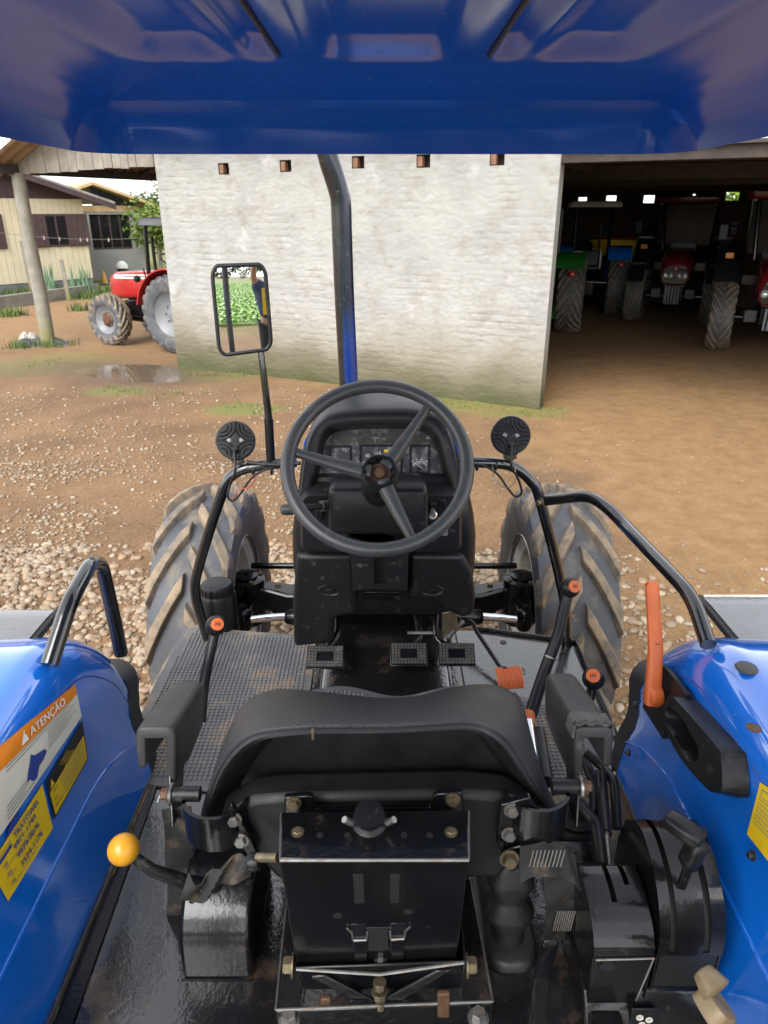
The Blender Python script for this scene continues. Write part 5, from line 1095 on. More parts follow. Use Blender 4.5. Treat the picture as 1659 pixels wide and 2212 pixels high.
# curved hinge straps carrying the armrests
for s, cpx, cpy in ((-1, 467, 1728), (1, 1157, 1712)):
    c = P(cpx, cpy, Y=.90); rows_ = []
    for a in np.linspace(R(200), R(-10), 20) if s < 0 else np.linspace(R(190), R(-20), 20):
        rad = .052; p = c + Vector((math.cos(a) * rad, math.sin(a) * -rad * 0 - .0, 0)); p = c + Vector((math.cos(a) * rad, -abs(math.sin(a)) * rad * .9 + .0, 0)); rows_.append([p + Vector((0, 0, .008)), p + Vector((0, 0, -.062))])
    loft('hinge_strap', seat, M['black'], rows_, closed=False, cap=False, solid=.006, smooth=60)
    px_ = c + Vector((s * .052, .0, .0)); piv = c + Vector((s * .062, .005, -.0))
    tube('pivot_pin', seat, M['plastic'], [piv + Vector((-s * .035, 0, .008)), piv + Vector((s * .018, 0, .008))], .0125, 16); bolt(seat, M['rust'], piv + Vector((s * .018, 0, .008)), (s, 0, 0), .010, .012)
    lathe('washer', seat, M['steel'], piv + Vector((s * .012, 0, .008)), (s, 0, 0), [(.017, -.002), (.019, .002)], 20)
def armrest(near, far, s):
    ar = bpy.data.objects.new('armrest', None); link(ar, T, near); d = (far - near).normalized(); u = Vector((1, 0, 0)); u = (u - d * u.dot(d)).normalized(); n = u.cross(d)
    i = -s
    sec = [(-.034, -.075), (-.037, -.02), (-.034, -.006), (-.025, 0), (.025, 0), (.034, -.006), (.037, -.02), (.034, -.10), (.020, -.10), (.020, -.022), (-.020, -.022), (-.020, -.075)]
    L = (far - near).length; rg = []
    for t, k, hh in ((0, .86, .94), (.02, .96, 1), (.10, 1, 1), (.5, 1, 1), (.9, .95, .9), (.97, .88, .75), (1, .75, .55)):
        rg.append([near + d * (L * t) + u * (x * k * i) + n * (z * hh) for x, z in sec])
    loft('arm_pad', ar, M['plastic_grey'], rg, smooth=50, bev=.003)
    # steel blade joining the pad to its pivot
    piv = Vector((near.x - s * .02 - s * 0, .93, 1.255))
    prism('arm_blade', ar, M['black'], [near + d * .16 + u * (i * .012) - n * .03, near + d * .02 + u * (i * .012) - n * .03, piv + Vector((i * .01, -.02, -.03)), piv + Vector((i * .01, .03, -.035))], Vector((i * .006, 0, 0)), bev=.002)
    return ar, d, u, n
aL = armrest(Vector((-.396, .985, 1.378)), Vector((-.405, 1.215, 1.305)), -1)
aR = armrest(Vector((.364, .985, 1.378)), Vector((.368, 1.235, 1.31)), 1)
# torn cover on the right armrest
near = Vector((.364, .985, 1.378)); ar, d, u, n = aR
loft('torn_cover', ar, M['cream_knob'] if False else mat('torn_vinyl', (.10, .093, .08), .7, var=.3, vs=30, bump=.5, bs=120), [[near + d * (q + .006 * math.sin(x * 200)) + u * x + n * z for x, z in ((-.037, -.02), (-.032, .001), (-.02, .0025), (.0, .003), (.02, .0025), (.033, .001), (.038, -.02))] for q in (.004, .03, .052)], closed=False, cap=False, smooth=40, solid=.003)
tube('frayed_edge', ar, M['plastic_grey'], [near + u * x + n * (.004 + .003 * math.sin(x * 300)) + d * .004 for x in np.linspace(-.034, .036, 12)], .004, 6)
# ---- suspension box behind the seat
sus = bpy.data.objects.new('seat_suspension', None); link(sus, T, (-.01, .75, 1.15))
tf = [P(605, 1860, Y=.722), P(1013, 1857, Y=.722), P(1010, 1786, Z=1.335), P(610, 1791, Z=1.335)]
zt_ = tf[0].z
prism('top_flange', sus, M['black'], [Vector((p.x, p.y, zt_)) for p in tf], (0, 0, .005), bev=.002)
v, f = g_tube([Vector((tf[0].x, tf[0].y, zt_ + .002)), Vector((tf[1].x, tf[1].y, zt_ + .002))], .0028, 6); mk('worn_edge', v, f, M['steel'], sus)
for a, b in ((0, 3), (1, 2)): v, f = g_tube([Vector((tf[a].x, tf[a].y, zt_ + .003)), Vector((tf[b].x, tf[b].y, zt_ + .003))], .0016, 6); mk('worn_edge', v, f, M['steel'], sus)
fp = [P(604, 1862, Y=.722), P(1013, 1859, Y=.722), P(985, 2086, Y=.785), P(642, 2098, Y=.785)]
def FPt(u, w, h=0):     # point on the front plate, u,w in 0..1 (w from the top)
    a = fp[0].lerp(fp[1], u); b = fp[3].lerp(fp[2], u); n = (fp[1] - fp[0]).cross(fp[0] - fp[3]).normalized(); n = n if n.y < 0 else -n; return a.lerp(b, w) + n * h
def fplate(name, u0, w0, u1, w1, m, h0, h1, bev=.001, par=None): return prism(name, par or sus, m, [FPt(u0, w0, h0), FPt(u1, w0, h0), FPt(u1, w1, h0), FPt(u0, w1, h0)], FPt(.5, .5, h1) - FPt(.5, .5, h0), bev=bev)
prism('front_plate', sus, M['black'], fp, (0, .006, 0), bev=.002)
for s, a, b in ((-1, 0, 3), (1, 1, 2)): prism('side_cheek', sus, M['black'], [fp[a] + Vector((0, .006, 0)), fp[b] + Vector((0, .006, 0)), fp[b] + Vector((0, .10, 0)), fp[a] + Vector((0, .09, 0))], (-s * .005, 0, 0), bev=.002)
for u0, u1, w0, w1 in ((.385, .44, .10, .345), (.585, .635, .10, .345)): fplate('slot', u0, w0, u1, w1, M['ink_black'], .0005, .0012, .0004)
fplate('window_slot', .455, .57, .575, .80, M['ink_black'], .0005, .0014, .0004); fplate('window_slot', .355, .535, .44, .68, M['glass_dark'], .0005, .0012, .0004); fplate('window_slot', .59, .535, .675, .68, M['glass_dark'], .0005, .0012, .0004)
for q in ([(.335, .56), (.36, .60), (.365, .675), (.445, .675), (.45, .60)], [(.70, .56), (.675, .60), (.67, .675), (.59, .675), (.585, .60)]): tube('clip_edge', sus, M['steel'], [FPt(u, w, .003) for u, w in q], .0018, 6)
fplate('clip_tongue', .365, .68, .445, .88, M['black'], .001, .005); fplate('clip_tongue', .59, .68, .67, .88, M['black'], .001, .005)
for u, w in ((.285, .455), (.69, .43)): lathe('plate_hole', sus, M['ink_black'], FPt(u, w, .0004), FPt(0, 0, 1) - FPt(0, 0, 0), [(.007, 0), (.007, .001)], 14)
for u in (.075, .92): q = tf[0].lerp(tf[1], u); bolt(sus, M['brass'], Vector((q.x, q.y + .045, zt_ + .005)), (0, 0, 1), .007, .004)
for u in (.2, .35, .66, .80): q = tf[0].lerp(tf[1], u); lathe('flange_hole', sus, M['ink_black'], Vector((q.x, q.y + .04, zt_ + .005)), (0, 0, 1), [(.005, 0), (.005, .0008)], 12)
kq = tf[0].lerp(tf[1], .47); lathe('weight_knob', sus, M['plastic'], Vector((kq.x, kq.y + .062, zt_ + .0)), (0, -.25, 1), [(.026, 0), (.026, .014), (.020, .018), (.018, .022), (.0215, .024), (.0215, .034), (.004, .036)], 24)
if False: lathe('knob_ring', sus, M['yellow'], Vector((kq.x, kq.y + .048, zt_ + .017)), (0, -.25, 1), [(.0225, 0), (.0235, .001), (.0225, .002)], 24)
for s in (-1, 1): tube('knob_wing', sus, M['steel'], [Vector((kq.x + s * .026, kq.y + .05, zt_ + .018)), Vector((kq.x + s * .036, kq.y + .045, zt_ + .03))], .005, 8)
tube('adjust_pin', sus, M['brass'], [P(600, 1852, Y=.75), P(556, 1852, Y=.76)], .007, 10); lathe('pin_ball', sus, M['plastic'], P(548, 1862, Y=.76), (-1, 0, -.2), [(.004, -.012), (.012, -.008), (.014, 0), (.012, .008), (.004, .012)], 14)
# lower yoke
ly = [P(640, 2092, Y=.765), P(1002, 2078, Y=.765), P(980, 2200, Y=.80), P(690, 2205, Y=.80)]
prism('lower_yoke', sus, M['black'], ly, (0, .005, 0), bev=.002); v, f = g_tube([ly[0] + Vector((0, -.001, 0)), P(820, 2105, Y=.762), ly[1] + Vector((0, -.001, 0))], .0028, 6); mk('yoke_edge', v, f, M['steel'], sus)
for a, b, s in ((0, 3, -1), (1, 2, 1)): prism('yoke_cheek', sus, M['black'], [ly[a], ly[b], ly[b] + Vector((0, .12, 0)), ly[a] + Vector((0, .12, 0))], (s * .005, 0, 0), bev=.002)
for pts in ([(670, 2112), (700, 2108), (835, 2175), (815, 2190)], [(975, 2098), (945, 2098), (800, 2172), (825, 2190)]): pxs('scissor_arm', pts, .757, .005, M['black'], sus)
for q, r_ in (((820, 2122), .008), ((820, 2142), .010), ((822, 2165), .006)): bolt(sus, M['brass'], P(*q, Y=.752), (0, -.3, -1), r_, .014)
for px in (633, 1008): bolt(sus, M['brass'], P(px, 2085, Y=.775), (-1 if px < 800 else 1, 0, 0), .014, .016)
bolt(sus, M['steel'], P(822, 2072, Y=.78), (0, -1, 0), .008, .01)
pxs('stop_block', [(692, 2160), (715, 2160), (715, 2200), (692, 2200)], .752, .01, M['rust'], sus); pxs('stop_block', [(945, 2150), (972, 2148), (972, 2200), (945, 2200)], .752, .01, M['rust'], sus)
# base tray under the seat
bt = [P(596, 2186, Z=1.0), P(1064, 2168, Z=1.0), P(1016, 1900, Z=1.0), P(622, 1925, Z=1.0)]
prism('seat_base', T, M['black_wet'], bt, (0, 0, .006), bev=.002); prism('seat_base_front', T, M['black'], [bt[0], bt[1], bt[1] - Vector((0, 0, .05)), bt[0] - Vector((0, 0, .05))], (0, .006, 0), bev=.002)
for a, b in ((0, 1), (1, 2), (0, 3)): v, f = g_tube([bt[a] + Vector((0, 0, .006)), bt[b] + Vector((0, 0, .006))], .0022, 6); mk('base_edge', v, f, M['steel'], T)
for px, py in ((625, 2204), (1033, 2200)): bolt(T, M['steel'], P(px, py, Z=.985), (0, 0, 1), .013, .018)
# ================================================================== LEVERS, CONSOLES, BELTS
def lever(name, pts, rad, knob, kr, capn=None, m=None, knobm=None, seg=14, par=T, captext=None):
    lv = tube(name, par, m or M['plastic'], smoothline(pts, 20) if len(pts) > 2 else pts, rad if not isinstance(rad, tuple) else [rad[0] + (rad[1] - rad[0]) * i / 19 for i in range(20)], seg)
    v, f = g_lathe(knob, (0, 0, 1), [(kr * math.sin(a), -kr * math.cos(a)) for a in np.linspace(.02, math.pi - .02, 16)], 24); ko = mk('knob', v, f, knobm or M['plastic'], lv, smooth=80)
    if capn is not None:
        n = Vector(capn).normalized(); lathe('knob_cap', lv, M['orange'], knob + n * (kr * .80), n, [(kr * .62, -.004), (kr * .60, kr * .16), (kr * .3, kr * .22), (.001, kr * .23)], 24)
        u = Vector((1, 0, 0)); u = (u - n * u.dot(n)).normalized(); w = n.cross(u)
        segs = []
        for x0, y0, x1, y1 in ((-.35, -.3, -.35, .3), (0, -.35, 0, .35), (.35, -.3, .35, .3), (-.35, 0, .35, 0)):
            a, b = [knob + n * (kr * 1.035) + u * (kr * .6 * x) + w * (kr * .6 * y) for x, y in ((x0, y0), (x1, y1))]; segs.append(g_tube([a, b], .0008, 5))
        mk('shift_pattern', *join(segs), M['ink_black'], lv)
    return lv
toCam = lambda p: (Vector((0, 0, CAM_H)) - p).normalized()
# left range lever
k = P(466, 1352, D=1.62); lever('range_lever', [P(432, 1560, D=1.60), P(440, 1480, D=1.62), P(452, 1420, D=1.62), k - Vector((.004, 0, .02))], (.0135, .0115), k, .0235, toCam(k) + Vector((.25, 0, .25)))
# right gear lever, long
k = P(1231, 1270, D=1.72); gp = [P(1146, 1545, D=1.66), P(1160, 1500, D=1.68), P(1180, 1440, D=1.70), P(1206, 1370, D=1.71), P(1216, 1325, D=1.72), k - Vector((.003, 0, .012))]
lever('gear_lever', gp, (.0155, .0135), k, .0245, toCam(k) + Vector((.55, 0, .2)))
lathe('lever_collar', T, M['steel'], P(1188, 1420, D=1.70), gp[2] - gp[3], [(.0158, -.002), (.0158, .002)], 18)
tube('parking_brake_lever', T, M['chrome'], [P(1141, 1560, D=1.60), P(1150, 1630, D=1.52), P(1160, 1700, D=1.46)], .012, 16)
lathe('brake_button', T, M['orange'], P(1141, 1552, D=1.62), P(1141, 1552, D=1.62) - P(1150, 1630, D=1.52), [(.014, -.022), (.015, -.018), (.015, .004), (.0165, .006), (.0165, .012), (.012, .014)], 18)
tube('brake_lever_grip', T, M['plastic'], [P(1163, 1580, D=1.60), P(1180, 1690, D=1.46)], .016, 14)
# small knob with orange cap behind the right armrest
k = P(1282, 1466, D=1.52); lever('splitter_lever', [P(1262, 1580, D=1.50), P(1272, 1520, D=1.52), k], .010, k, .024, toCam(k) + Vector((-.1, 0, .45)))
# hand throttle on the right fender
TX = .575
tp = P(1416, 1505, X=TX - .012)
thr = bpy.data.objects.new('hand_throttle', None); link(thr, T, tp)
FPLr = (Vector((.600, 1.1, 1.3)), Vector((-1, 0, .13)).normalized())
def fpx(pts, off=0): return [PP(x, y, FPLr) + FPLr[1] * off for x, y in pts]
prism('throttle_plate', thr, M['plastic'], fpx([(1438, 1436), (1450, 1440), (1502, 1502), (1490, 1520), (1468, 1590), (1446, 1598), (1402, 1530), (1410, 1480)], .004), FPLr[1] * .012, bev=.003)
for px, py in ((1485, 1524), (1448, 1585)): bolt(thr, M['ink_black'], PP(px, py, FPLr) + FPLr[1] * .017, FPLr[1], .004, .002)
top = P(1409, 1262, D=1.50); pv = tp + Vector((-.006, 0, 0)); md = P(1416, 1400, D=1.47)
dd = [pv + Vector((0, -.004, -.012)), pv.lerp(md, .35), md, md.lerp(top, .5), top - Vector((0, 0, .004)), top + Vector((0, 0, .006))]
rgs = []
for p, w, h in zip(dd, (.017, .0155, .0145, .0140, .0135, .0095), (.011, .010, .010, .010, .0095, .006)):
    rgs.append([p + Vector((x * w, y * h * 1.1, 0)) for x, y in rrect(0, 0, 2, 2, .6, 4)])
loft('throttle_handle', thr, M['orange'], rgs, smooth=60)
lathe('throttle_boss', thr, M['orange'], pv + Vector((.012, .004, 0)), (-1, -.2, .1), [(.023, 0), (.024, .008), (.022, .02), (.017, .024), (.002, .025)], 28)
v, f = g_tube([md.lerp(top, .12) + Vector((.0145 * math.cos(a), .012 * math.sin(a), .002 * math.sin(a))) for a in np.linspace(0, 6.283, 24)], .0012, 5); mk('mould_line', v, f, M['rust'], thr)
# fender grab handle (moulded, hollow finger slot)
gh_ = [(1474, 1518), (1484, 1506), (1500, 1508), (1598, 1612), (1614, 1640), (1618, 1715), (1605, 1722), (1580, 1716), (1512, 1640), (1476, 1568)]
gs = [(1484, 1540), (1495, 1535), (1508, 1545), (1548, 1600), (1556, 1640), (1545, 1650), (1530, 1640), (1490, 1575)]
o3 = smoothline(fpx(gh_ + gh_[:1], .0), 61)[:-1]; on = [p + FPLr[1] * .042 + (sum(o3, Vector()) / 60 - p) * .06 for p in o3]
gi = smoothline(fpx(gs + gs[:1], .040), 61)[:-1]
# match loop phases by angle
def phase(loop, c, u, w): return sorted(loop, key=lambda p: math.atan2((p - c).dot(w), (p - c).dot(u)))
gc = sum(gi, Vector()) / 60; gu = Vector((0, 1, 0)); gw_ = Vector((0, 0, 1))
o3s, ons, gis = phase(o3, gc, gu, gw_), phase(on, gc, gu, gw_), phase(gi, gc, gu, gw_)
loft('fender_handle', T, M['plastic'], [o3s, [a.lerp(b, .75) for a, b in zip(o3s, ons)], ons, [a.lerp(b, .8) + FPLr[1] * .002 for a, b in zip(ons, gis)], gis, [p - FPLr[1] * .034 + (gc - p) * .1 for p in gis]], cap=False, smooth=45)
mk('handle_recess', [p - FPLr[1] * .034 + (gc - p) * .1 for p in gis], [tuple(range(60))], M['ink_black'], T, smooth=0)
bolt(T, M['ink_black'], fpx([(1586, 1668)], .043)[0], FPLr[1], .007, .002)
# round plug on the fender crown, screws and scratches on the panel
lathe('fender_plug', T, M['plastic_grey'], P(1612, 1446, Z=1.436), (0, 0, 1), [(.018, 0), (.020, .003), (.018, .006), (.002, .007)], 24)
lathe('fender_plug', T, M['rust'], P(1628, 1573, Z=1.434), (0, 0, 1), [(.012, 0), (.012, .001)], 16)
for px, py in ((1385, 1522), (1370, 1631 - 5), (1642, 1848), (1325, 1628)): bolt(T, M['ink_black'], fpx([(px, py)], .0)[0] + Vector((-.012, 0, 0)), FPLr[1], .006, .008)
# ---- left side floor console (smooth curved cover)
def cover(name, x0, x1, prof, m, bev=.008):
    return loft(name, T, m, [[Vector((x, y, z)) for x in (x0, x1)] for y, z in prof], closed=False, cap=False, bev=0) if False else prism(name, T, m, [(x0, y, z) for y, z in prof], (x1 - x0, 0, 0), bev=bev, seg=3)
lx0, lx1 = -.355, -.232
arcp = [(.832, FZ), (.835, FZ + .065)] + [(.835 + .16 * (1 - math.cos(R(a))) * .9, FZ + .065 + .105 * math.sin(R(a))) for a in range(12, 91, 12)] + [(1.03, FZ + .17), (1.06, FZ + .15), (1.06, FZ)]
cover('pto_cover', lx0, lx1, arcp, M['black'])
prism('pto_cover_foot', T, M['black'], [(lx0 - .002, .826, FZ), (lx1 + .002, .826, FZ), (lx1 + .002, .83, FZ + .002), (lx0 - .002, .83, FZ + .002)], (0, .002, 0), bev=0)
box('pto_lever_base', T, M['black'], (-.26, 1.02, FZ + .16), (.05, .10, .06), bev=.012)
# yellow ball lever
k = P(267, 1835, D=1.16); q1 = P(330, 1880, D=1.17); q2 = P(400, 1905, D=1.20); q3 = P(470, 1915, D=1.26)
lv = tube('lift_lever', T, M['plastic'], [k, q1, q2, q3], [.008, .010, .0125, .012], 14)
v, f = g_lathe(k, (0, 0, 1), [(.0255 * math.sin(a), -.0255 * math.cos(a)) for a in np.linspace(.02, math.pi - .02, 18)], 28); mk('ball_knob', v, f, M['yellow'], lv, smooth=80)
# seat belts: left hanging strap, crumpled piece, right webbing and buckle
def strap(name, pts, w, m=M['belt'], side=(1, 0, 0), n=26, wob=.004, parent=seat):
    c = smoothline(pts, n); rg = []
    for i, p in enumerate(c):
        s_ = Vector(side) if not isinstance(side, list) else Vector(side[0]).lerp(Vector(side[1]), i / (n - 1)); s_ = s_.normalized(); t = (c[min(i + 1, n - 1)] - c[max(i - 1, 0)]).normalized(); nn = s_.cross(t).normalized()
        rg.append([p + s_ * (w * x) + nn * (wob * math.sin(x * 3 + i * .6)) for x in (-.5, -.3, -.1, .1, .3, .5)])
    return loft(name, parent, m, rg, closed=False, cap=False, smooth=60, solid=.0025)
strap('seat_belt', [P(381, 1745, D=1.24), P(385, 1800, D=1.26), P(388, 1880, D=1.31), P(390, 1960, D=1.36), P(385, 2010, D=1.40)], .050)
strap('seat_belt', [P(540, 1872, Y=.80), P(500, 1880, Y=.80), P(460, 1905, Y=.79), P(425, 1930, Y=.78), P(398, 1915, Y=.78)], .042, side=[(.1, .3, 1), (.35, .2, .9)], wob=.009)
strap('seat_belt', [P(520, 1872, Y=.81), P(470, 1888, Y=.80), P(440, 1920, Y=.79), P(424, 1945, Y=.785)], .03, side=[(.3, .2, 1), (.8, .2, .5)], wob=.008)
strap('seat_belt', [P(1122, 1868, Y=.84), P(1165, 1856, Y=.84), P(1212, 1858, Y=.85), P(1248, 1885, Y=.86)], .060, side=[(0, .25, 1), (-.2, .4, .8)], wob=.003)
strap('seat_belt', [P(1205, 1885, Y=.86), P(1208, 1930, Y=.87), P(1210, 1985, Y=.88), P(1196, 2030, Y=.89)], .052, side=(1, .15, 0), wob=.003)
for q, u_, w_ in (((1178, 1850), .05, .036), ((1215, 1985), .030, .05)):
    c = P(*q, Y=.835 if q[0] < 1200 else .872); segs = []
    for t in np.linspace(-.5, .5, 9): segs.append(g_tube([c + Vector((u_ * t, -.004, -w_ / 2)), c + Vector((u_ * t + .004, -.004, w_ / 2))], .0009, 5))
    mk('belt_stitching', *join(segs), M['ink_grey'], seat)
bolt(seat, M['brass'], P(1100, 1855, Y=.845), (0, -1, .2), .012, .014); bolt(seat, M['brass'], P(536, 1868, Y=.82), (0, -1, .2), .010, .012)
pxs('belt_anchor', [(1085, 1872), (1098, 1835), (1150, 1820), (1165, 1830), (1145, 1860), (1108, 1885)], .855, .005, M['black'])
# belt retractor/stalk box on the floor
loft('belt_stalk', seat, M['black'], [[P(x, y, D=d) for x, y in ((cx_ - w, cy_), (cx_ + w, cy_ - 4), (cx_ + w, cy_ + 12), (cx_ - w, cy_ + 16))] for cx_, cy_, w, d in ((1190, 2030, 18, 1.18), (1175, 2080, 20, 1.24), (1165, 2130, 14, 1.28))], bev=.004)
wr = [P(340, 1735, D=1.33), P(348, 1712, D=1.35), P(372, 1705, D=1.34), P(378, 1712, D=1.33)]
tube('wire_clip', T, M['chrome'], fillet(wr, .01), .002, 6)
# ---- rubber gaiter of the right floor lever
gc_ = P(1105, 2085, Z=FZ); gcx, gcy = gc_.x, gc_.y + .035
def gring(z, w, d, dy=0, dx=0): return [Vector((gcx + dx + x, gcy + dy + y, z)) for x, y in rrect(0, 0, w, d, min(w, d) * .42, 5)]
loft('gaiter_base', T, M['rubber_dark'], [gring(FZ, .105, .24, .07), gring(FZ + .012, .10, .235, .07), gring(FZ + .018, .085, .22, .07)], smooth=50)
loft('lever_gaiter', T, M['rubber_dark'], [gring(FZ + .015, .060, .07, .02), gring(FZ + .04, .056, .06, .02), gring(FZ + .065, .088, .075, .025), gring(FZ + .075, .090, .078, .025), gring(FZ + .095, .062, .055, .03), gring(FZ + .105, .060, .052, .03), gring(FZ + .135, .086, .068, .035), gring(FZ + .145, .082, .066, .035), gring(FZ + .185, .045, .042, .045), gring(FZ + .22, .034, .034, .055)], smooth=60)
# ---- right hand console: two curved quadrants with slots
def quadrant(name, x0, x1, prof, slots, m=M['black']):
    e = bpy.data.objects.new(name, None); link(e, T, (x0, prof[0][0], FZ))
    # top skin cut into strips around the slots
    xs = [x0] + [q for s in slots for q in s[:2]] + [x1]
    def pt(x, t): 
        q = resample([(x, y, z) for y, z in prof], 40)[int(t * 39)]; return q
    full = resample([(0, y, z) for y, z in prof], 60); segs = []
    def strip(a, b, i0, i1): segs.append(([Vector((a, full[i].y, full[i].z)) for i in range(i0, i1 + 1)] + [Vector((b, full[i].y, full[i].z)) for i in range(i0, i1 + 1)], [(i, i + 1, (i1 - i0 + 1) + i + 1, (i1 - i0 + 1) + i) for i in range(i1 - i0)]))
    for k in range(0, len(xs), 2): strip(xs[k], xs[k + 1], 0, 59)
    for a, b, t0, t1 in slots: strip(a, b, 0, int(59 * t0)); strip(a, b, int(59 * t1), 59)
    mk('curved_top', *join(segs), m, e, smooth=60, solid=.003)
    for x in (x0, x1 - .004): prism('cheek', e, m, [(x, y, z) for y, z in prof] + [(x, prof[-1][0], FZ), (x, prof[0][0], FZ)], (.004, 0, 0), bev=.001)
    for a, b, t0, t1 in ():
        for x in (a, b): v, f = g_tube([Vector((x, full[i].y, full[i].z + .001)) for i in range(int(59 * t0), int(59 * t1) + 1)], .0009, 6); mk('slot_edge', v, f, m, e)
    prism('dark_core', e, M['ink_black'], [(x0 + .006, y, z - .02) for y, z in prof] + [(x0 + .006, prof[-1][0] - .01, FZ + .01), (x0 + .006, prof[0][0] + .01, FZ + .01)], (x1 - x0 - .012, 0, 0), bev=0)
    return e
pa_ = [(.768, 1.10)] + [(.868 - .10 * math.cos(R(a)), 1.10 + .062 * math.sin(R(a))) for a in range(15, 91, 15)] + [(.89, 1.158), (.915, 1.135), (.93, 1.08)]
qa = quadrant('lever_quadrant', .335, .432, pa_, [(.374, .383, .34, .92), (.402, .411, .46, .92)])
fpl = prism('quadrant_face', qa, M['black'], [(.338, .764, 1.098), (.430, .764, 1.102), (.415, .764, FZ + .045), (.335, .764, FZ + .02)], (0, .004, 0), bev=.001)
v, f = g_tube([(.338, .764, 1.099), (.430, .764, 1.103), (.416, .764, FZ + .05)], .002, 6); mk('face_edge', v, f, M['steel'], qa); lathe('face_hole', qa, M['ink_black'], (.358, .7635, 1.085), (0, -1, 0), [(.012, 0), (.012, .001)], 16)
pb_ = [(.775, 1.095)] + [(.905 - .13 * math.cos(R(a)), 1.10 + .125 * math.sin(R(a))) for a in range(10, 91, 10)] + [(.935, 1.215), (.97, 1.18), (.99, 1.11)]
qb = quadrant('lever_quadrant', .440, .545, pb_, [(.458, .467, .03, .80), (.512, .523, .03, .80)])
loft('console_base', T, M['black'], [[Vector((x, y, z)) for x, y in ((.33, y0), (.55, y0), (.55, 1.08), (.33, 1.08))] for z, y0 in ((FZ + .001, .74), (FZ + .03, .755), (FZ + .06, .775))], bev=.006)
box('console_tab', T, M['black'], (.365, .742, FZ + .02), (.05, .03, .03), bev=.004); bolt(T, M['brass'], (.365, .726, FZ + .02), (0, -1, 0), .008, .006)
prism('instruction_plate', T, M['plastic'], [(.405, .745, FZ + .005), (.45, .745, FZ + .005), (.45, .75, FZ + .05), (.405, .75, FZ + .05)], (0, .003, 0))
for dx, dz in ((.418, .036), (.434, .030), (.424, .018)): lathe('plate_symbol', T, M['sticker_cream'], (dx, .7455, FZ + dz), (0, -1, .1), [(.006, 0), (.006, .001), (.004, .001), (.004, 0)], 14)
# levers coming out of the quadrants
def blade_lever(name, base, elbow, tip, rad, grip=.55):
    lv = tube(name, T, M['steel'], [base, elbow], .006, 10)
    tube('grip', lv, M['plastic'], fillet([base.lerp(elbow, grip), elbow, tip], .015), rad, 14); return lv
blade_lever('hydraulic_lever', P(1303, 1905, Y=.88), P(1288, 1780, D=1.33), P(1235, 1722, D=1.36), .012, .25)
blade_lever('hydraulic_lever', P(1318, 1890, Y=.90), P(1300, 1705, D=1.44), P(1298, 1665, D=1.46), .0115, .45)
tube('auxiliary_lever', T, M['plastic'], fillet([P(1333, 1790, D=1.38), P(1328, 1690, D=1.44), P(1300, 1655, D=1.50), P(1265, 1625, D=1.52)], .02), .010, 12)
tube('auxiliary_lever', T, M['plastic'], fillet([P(1285, 1760, D=1.42), P(1282, 1690, D=1.50), P(1262, 1640, D=1.55)], .02), .011, 12)
# position control lever with angled black knob
b0 = Vector((.514, .93, 1.235)); kb = P(1488, 1850, D=1.10); k1 = P(1512, 1815, D=1.09); k2 = P(1440, 1765, D=1.12)
pl_ = prism('control_lever', T, M['black'], [P(1462, 1920, D=1.145), P(1480, 1925, D=1.145), P(1502, 1870, D=1.11), P(1484, 1862, D=1.11)], (0, .006, 0), bev=.001)
def pill(name, a, b, ra, rb, m, par, flat=.75):
    d = (b - a).normalized(); u, w, _ = frame_to(d); rg = []
    for t, k in ((-.10, .45), (-.06, .8), (0, 1), (.5, 1), (.94, .95), (1.0, .75), (1.04, .4)):
        r = (ra + (rb - ra) * max(0, min(1, t))) * k; p = a.lerp(b, t); rg.append([p + u * (r * x) + w * (r * y * flat) for x, y in rrect(0, 0, 2, 2, .6, 4)])
    return loft(name, par, m, rg, smooth=60)
pill('lever_neck', kb + Vector((.0, 0, -.015)), k1, .016, .018, M['plastic'], pl_); pill('lever_knob', k1, k2, .0185, .0165, M['plastic'], pl_)
# dirty cream knob of the lower lever
c0, c1, c2 = P(1556, 2175, D=.99), P(1548, 2140, D=.98), P(1515, 2095, D=1.0)
cl = tube('draft_lever', T, M['black'], [P(1545, 2260, D=1.04), c0], .008, 10); pill('knob_body', P(1532, 2190, D=.99), P(1560, 2165, D=.985), .026, .024, M['cream_knob'], cl, .9); pill('knob_finger', c1, c2, .021, .014, M['cream_knob'], cl, .8)
# floor opening with rusty gearbox top, seen beside the right fender
lathe('gear_housing', T, M['rust'], P(1345, 1760, Z=FZ - .002), (0, 0, 1), [(.085, 0), (.085, .01), (.06, .012), (.03, .014)], 26)
lathe('gear_housing', T, M['brass'], P(1245, 1770, Z=FZ), (0, 0, 1), [(.10, 0), (.10, .012), (.075, .016), (.07, .012)], 28)
for a in range(6): bolt(T, M['steel'], P(1245, 1770, Z=FZ + .014) + Vector((.088 * math.cos(a), .088 * math.sin(a), 0)), (0, 0, 1), .007, .005)
lathe('lever_boot', T, M['rubber_dark'], P(1240, 1790, Z=FZ + .012), (0, 0, 1), [(.06, 0), (.058, .02), (.045, .03), (.045, .04), (.03, .05), (.026, .07)], 22)
# ================================================================== STICKERS on the left fender
FN = Vector((1, 0, .115)).normalized(); FPLl = (Vector((-.5765, 1.0, 1.14)) + FN * .004, FN)
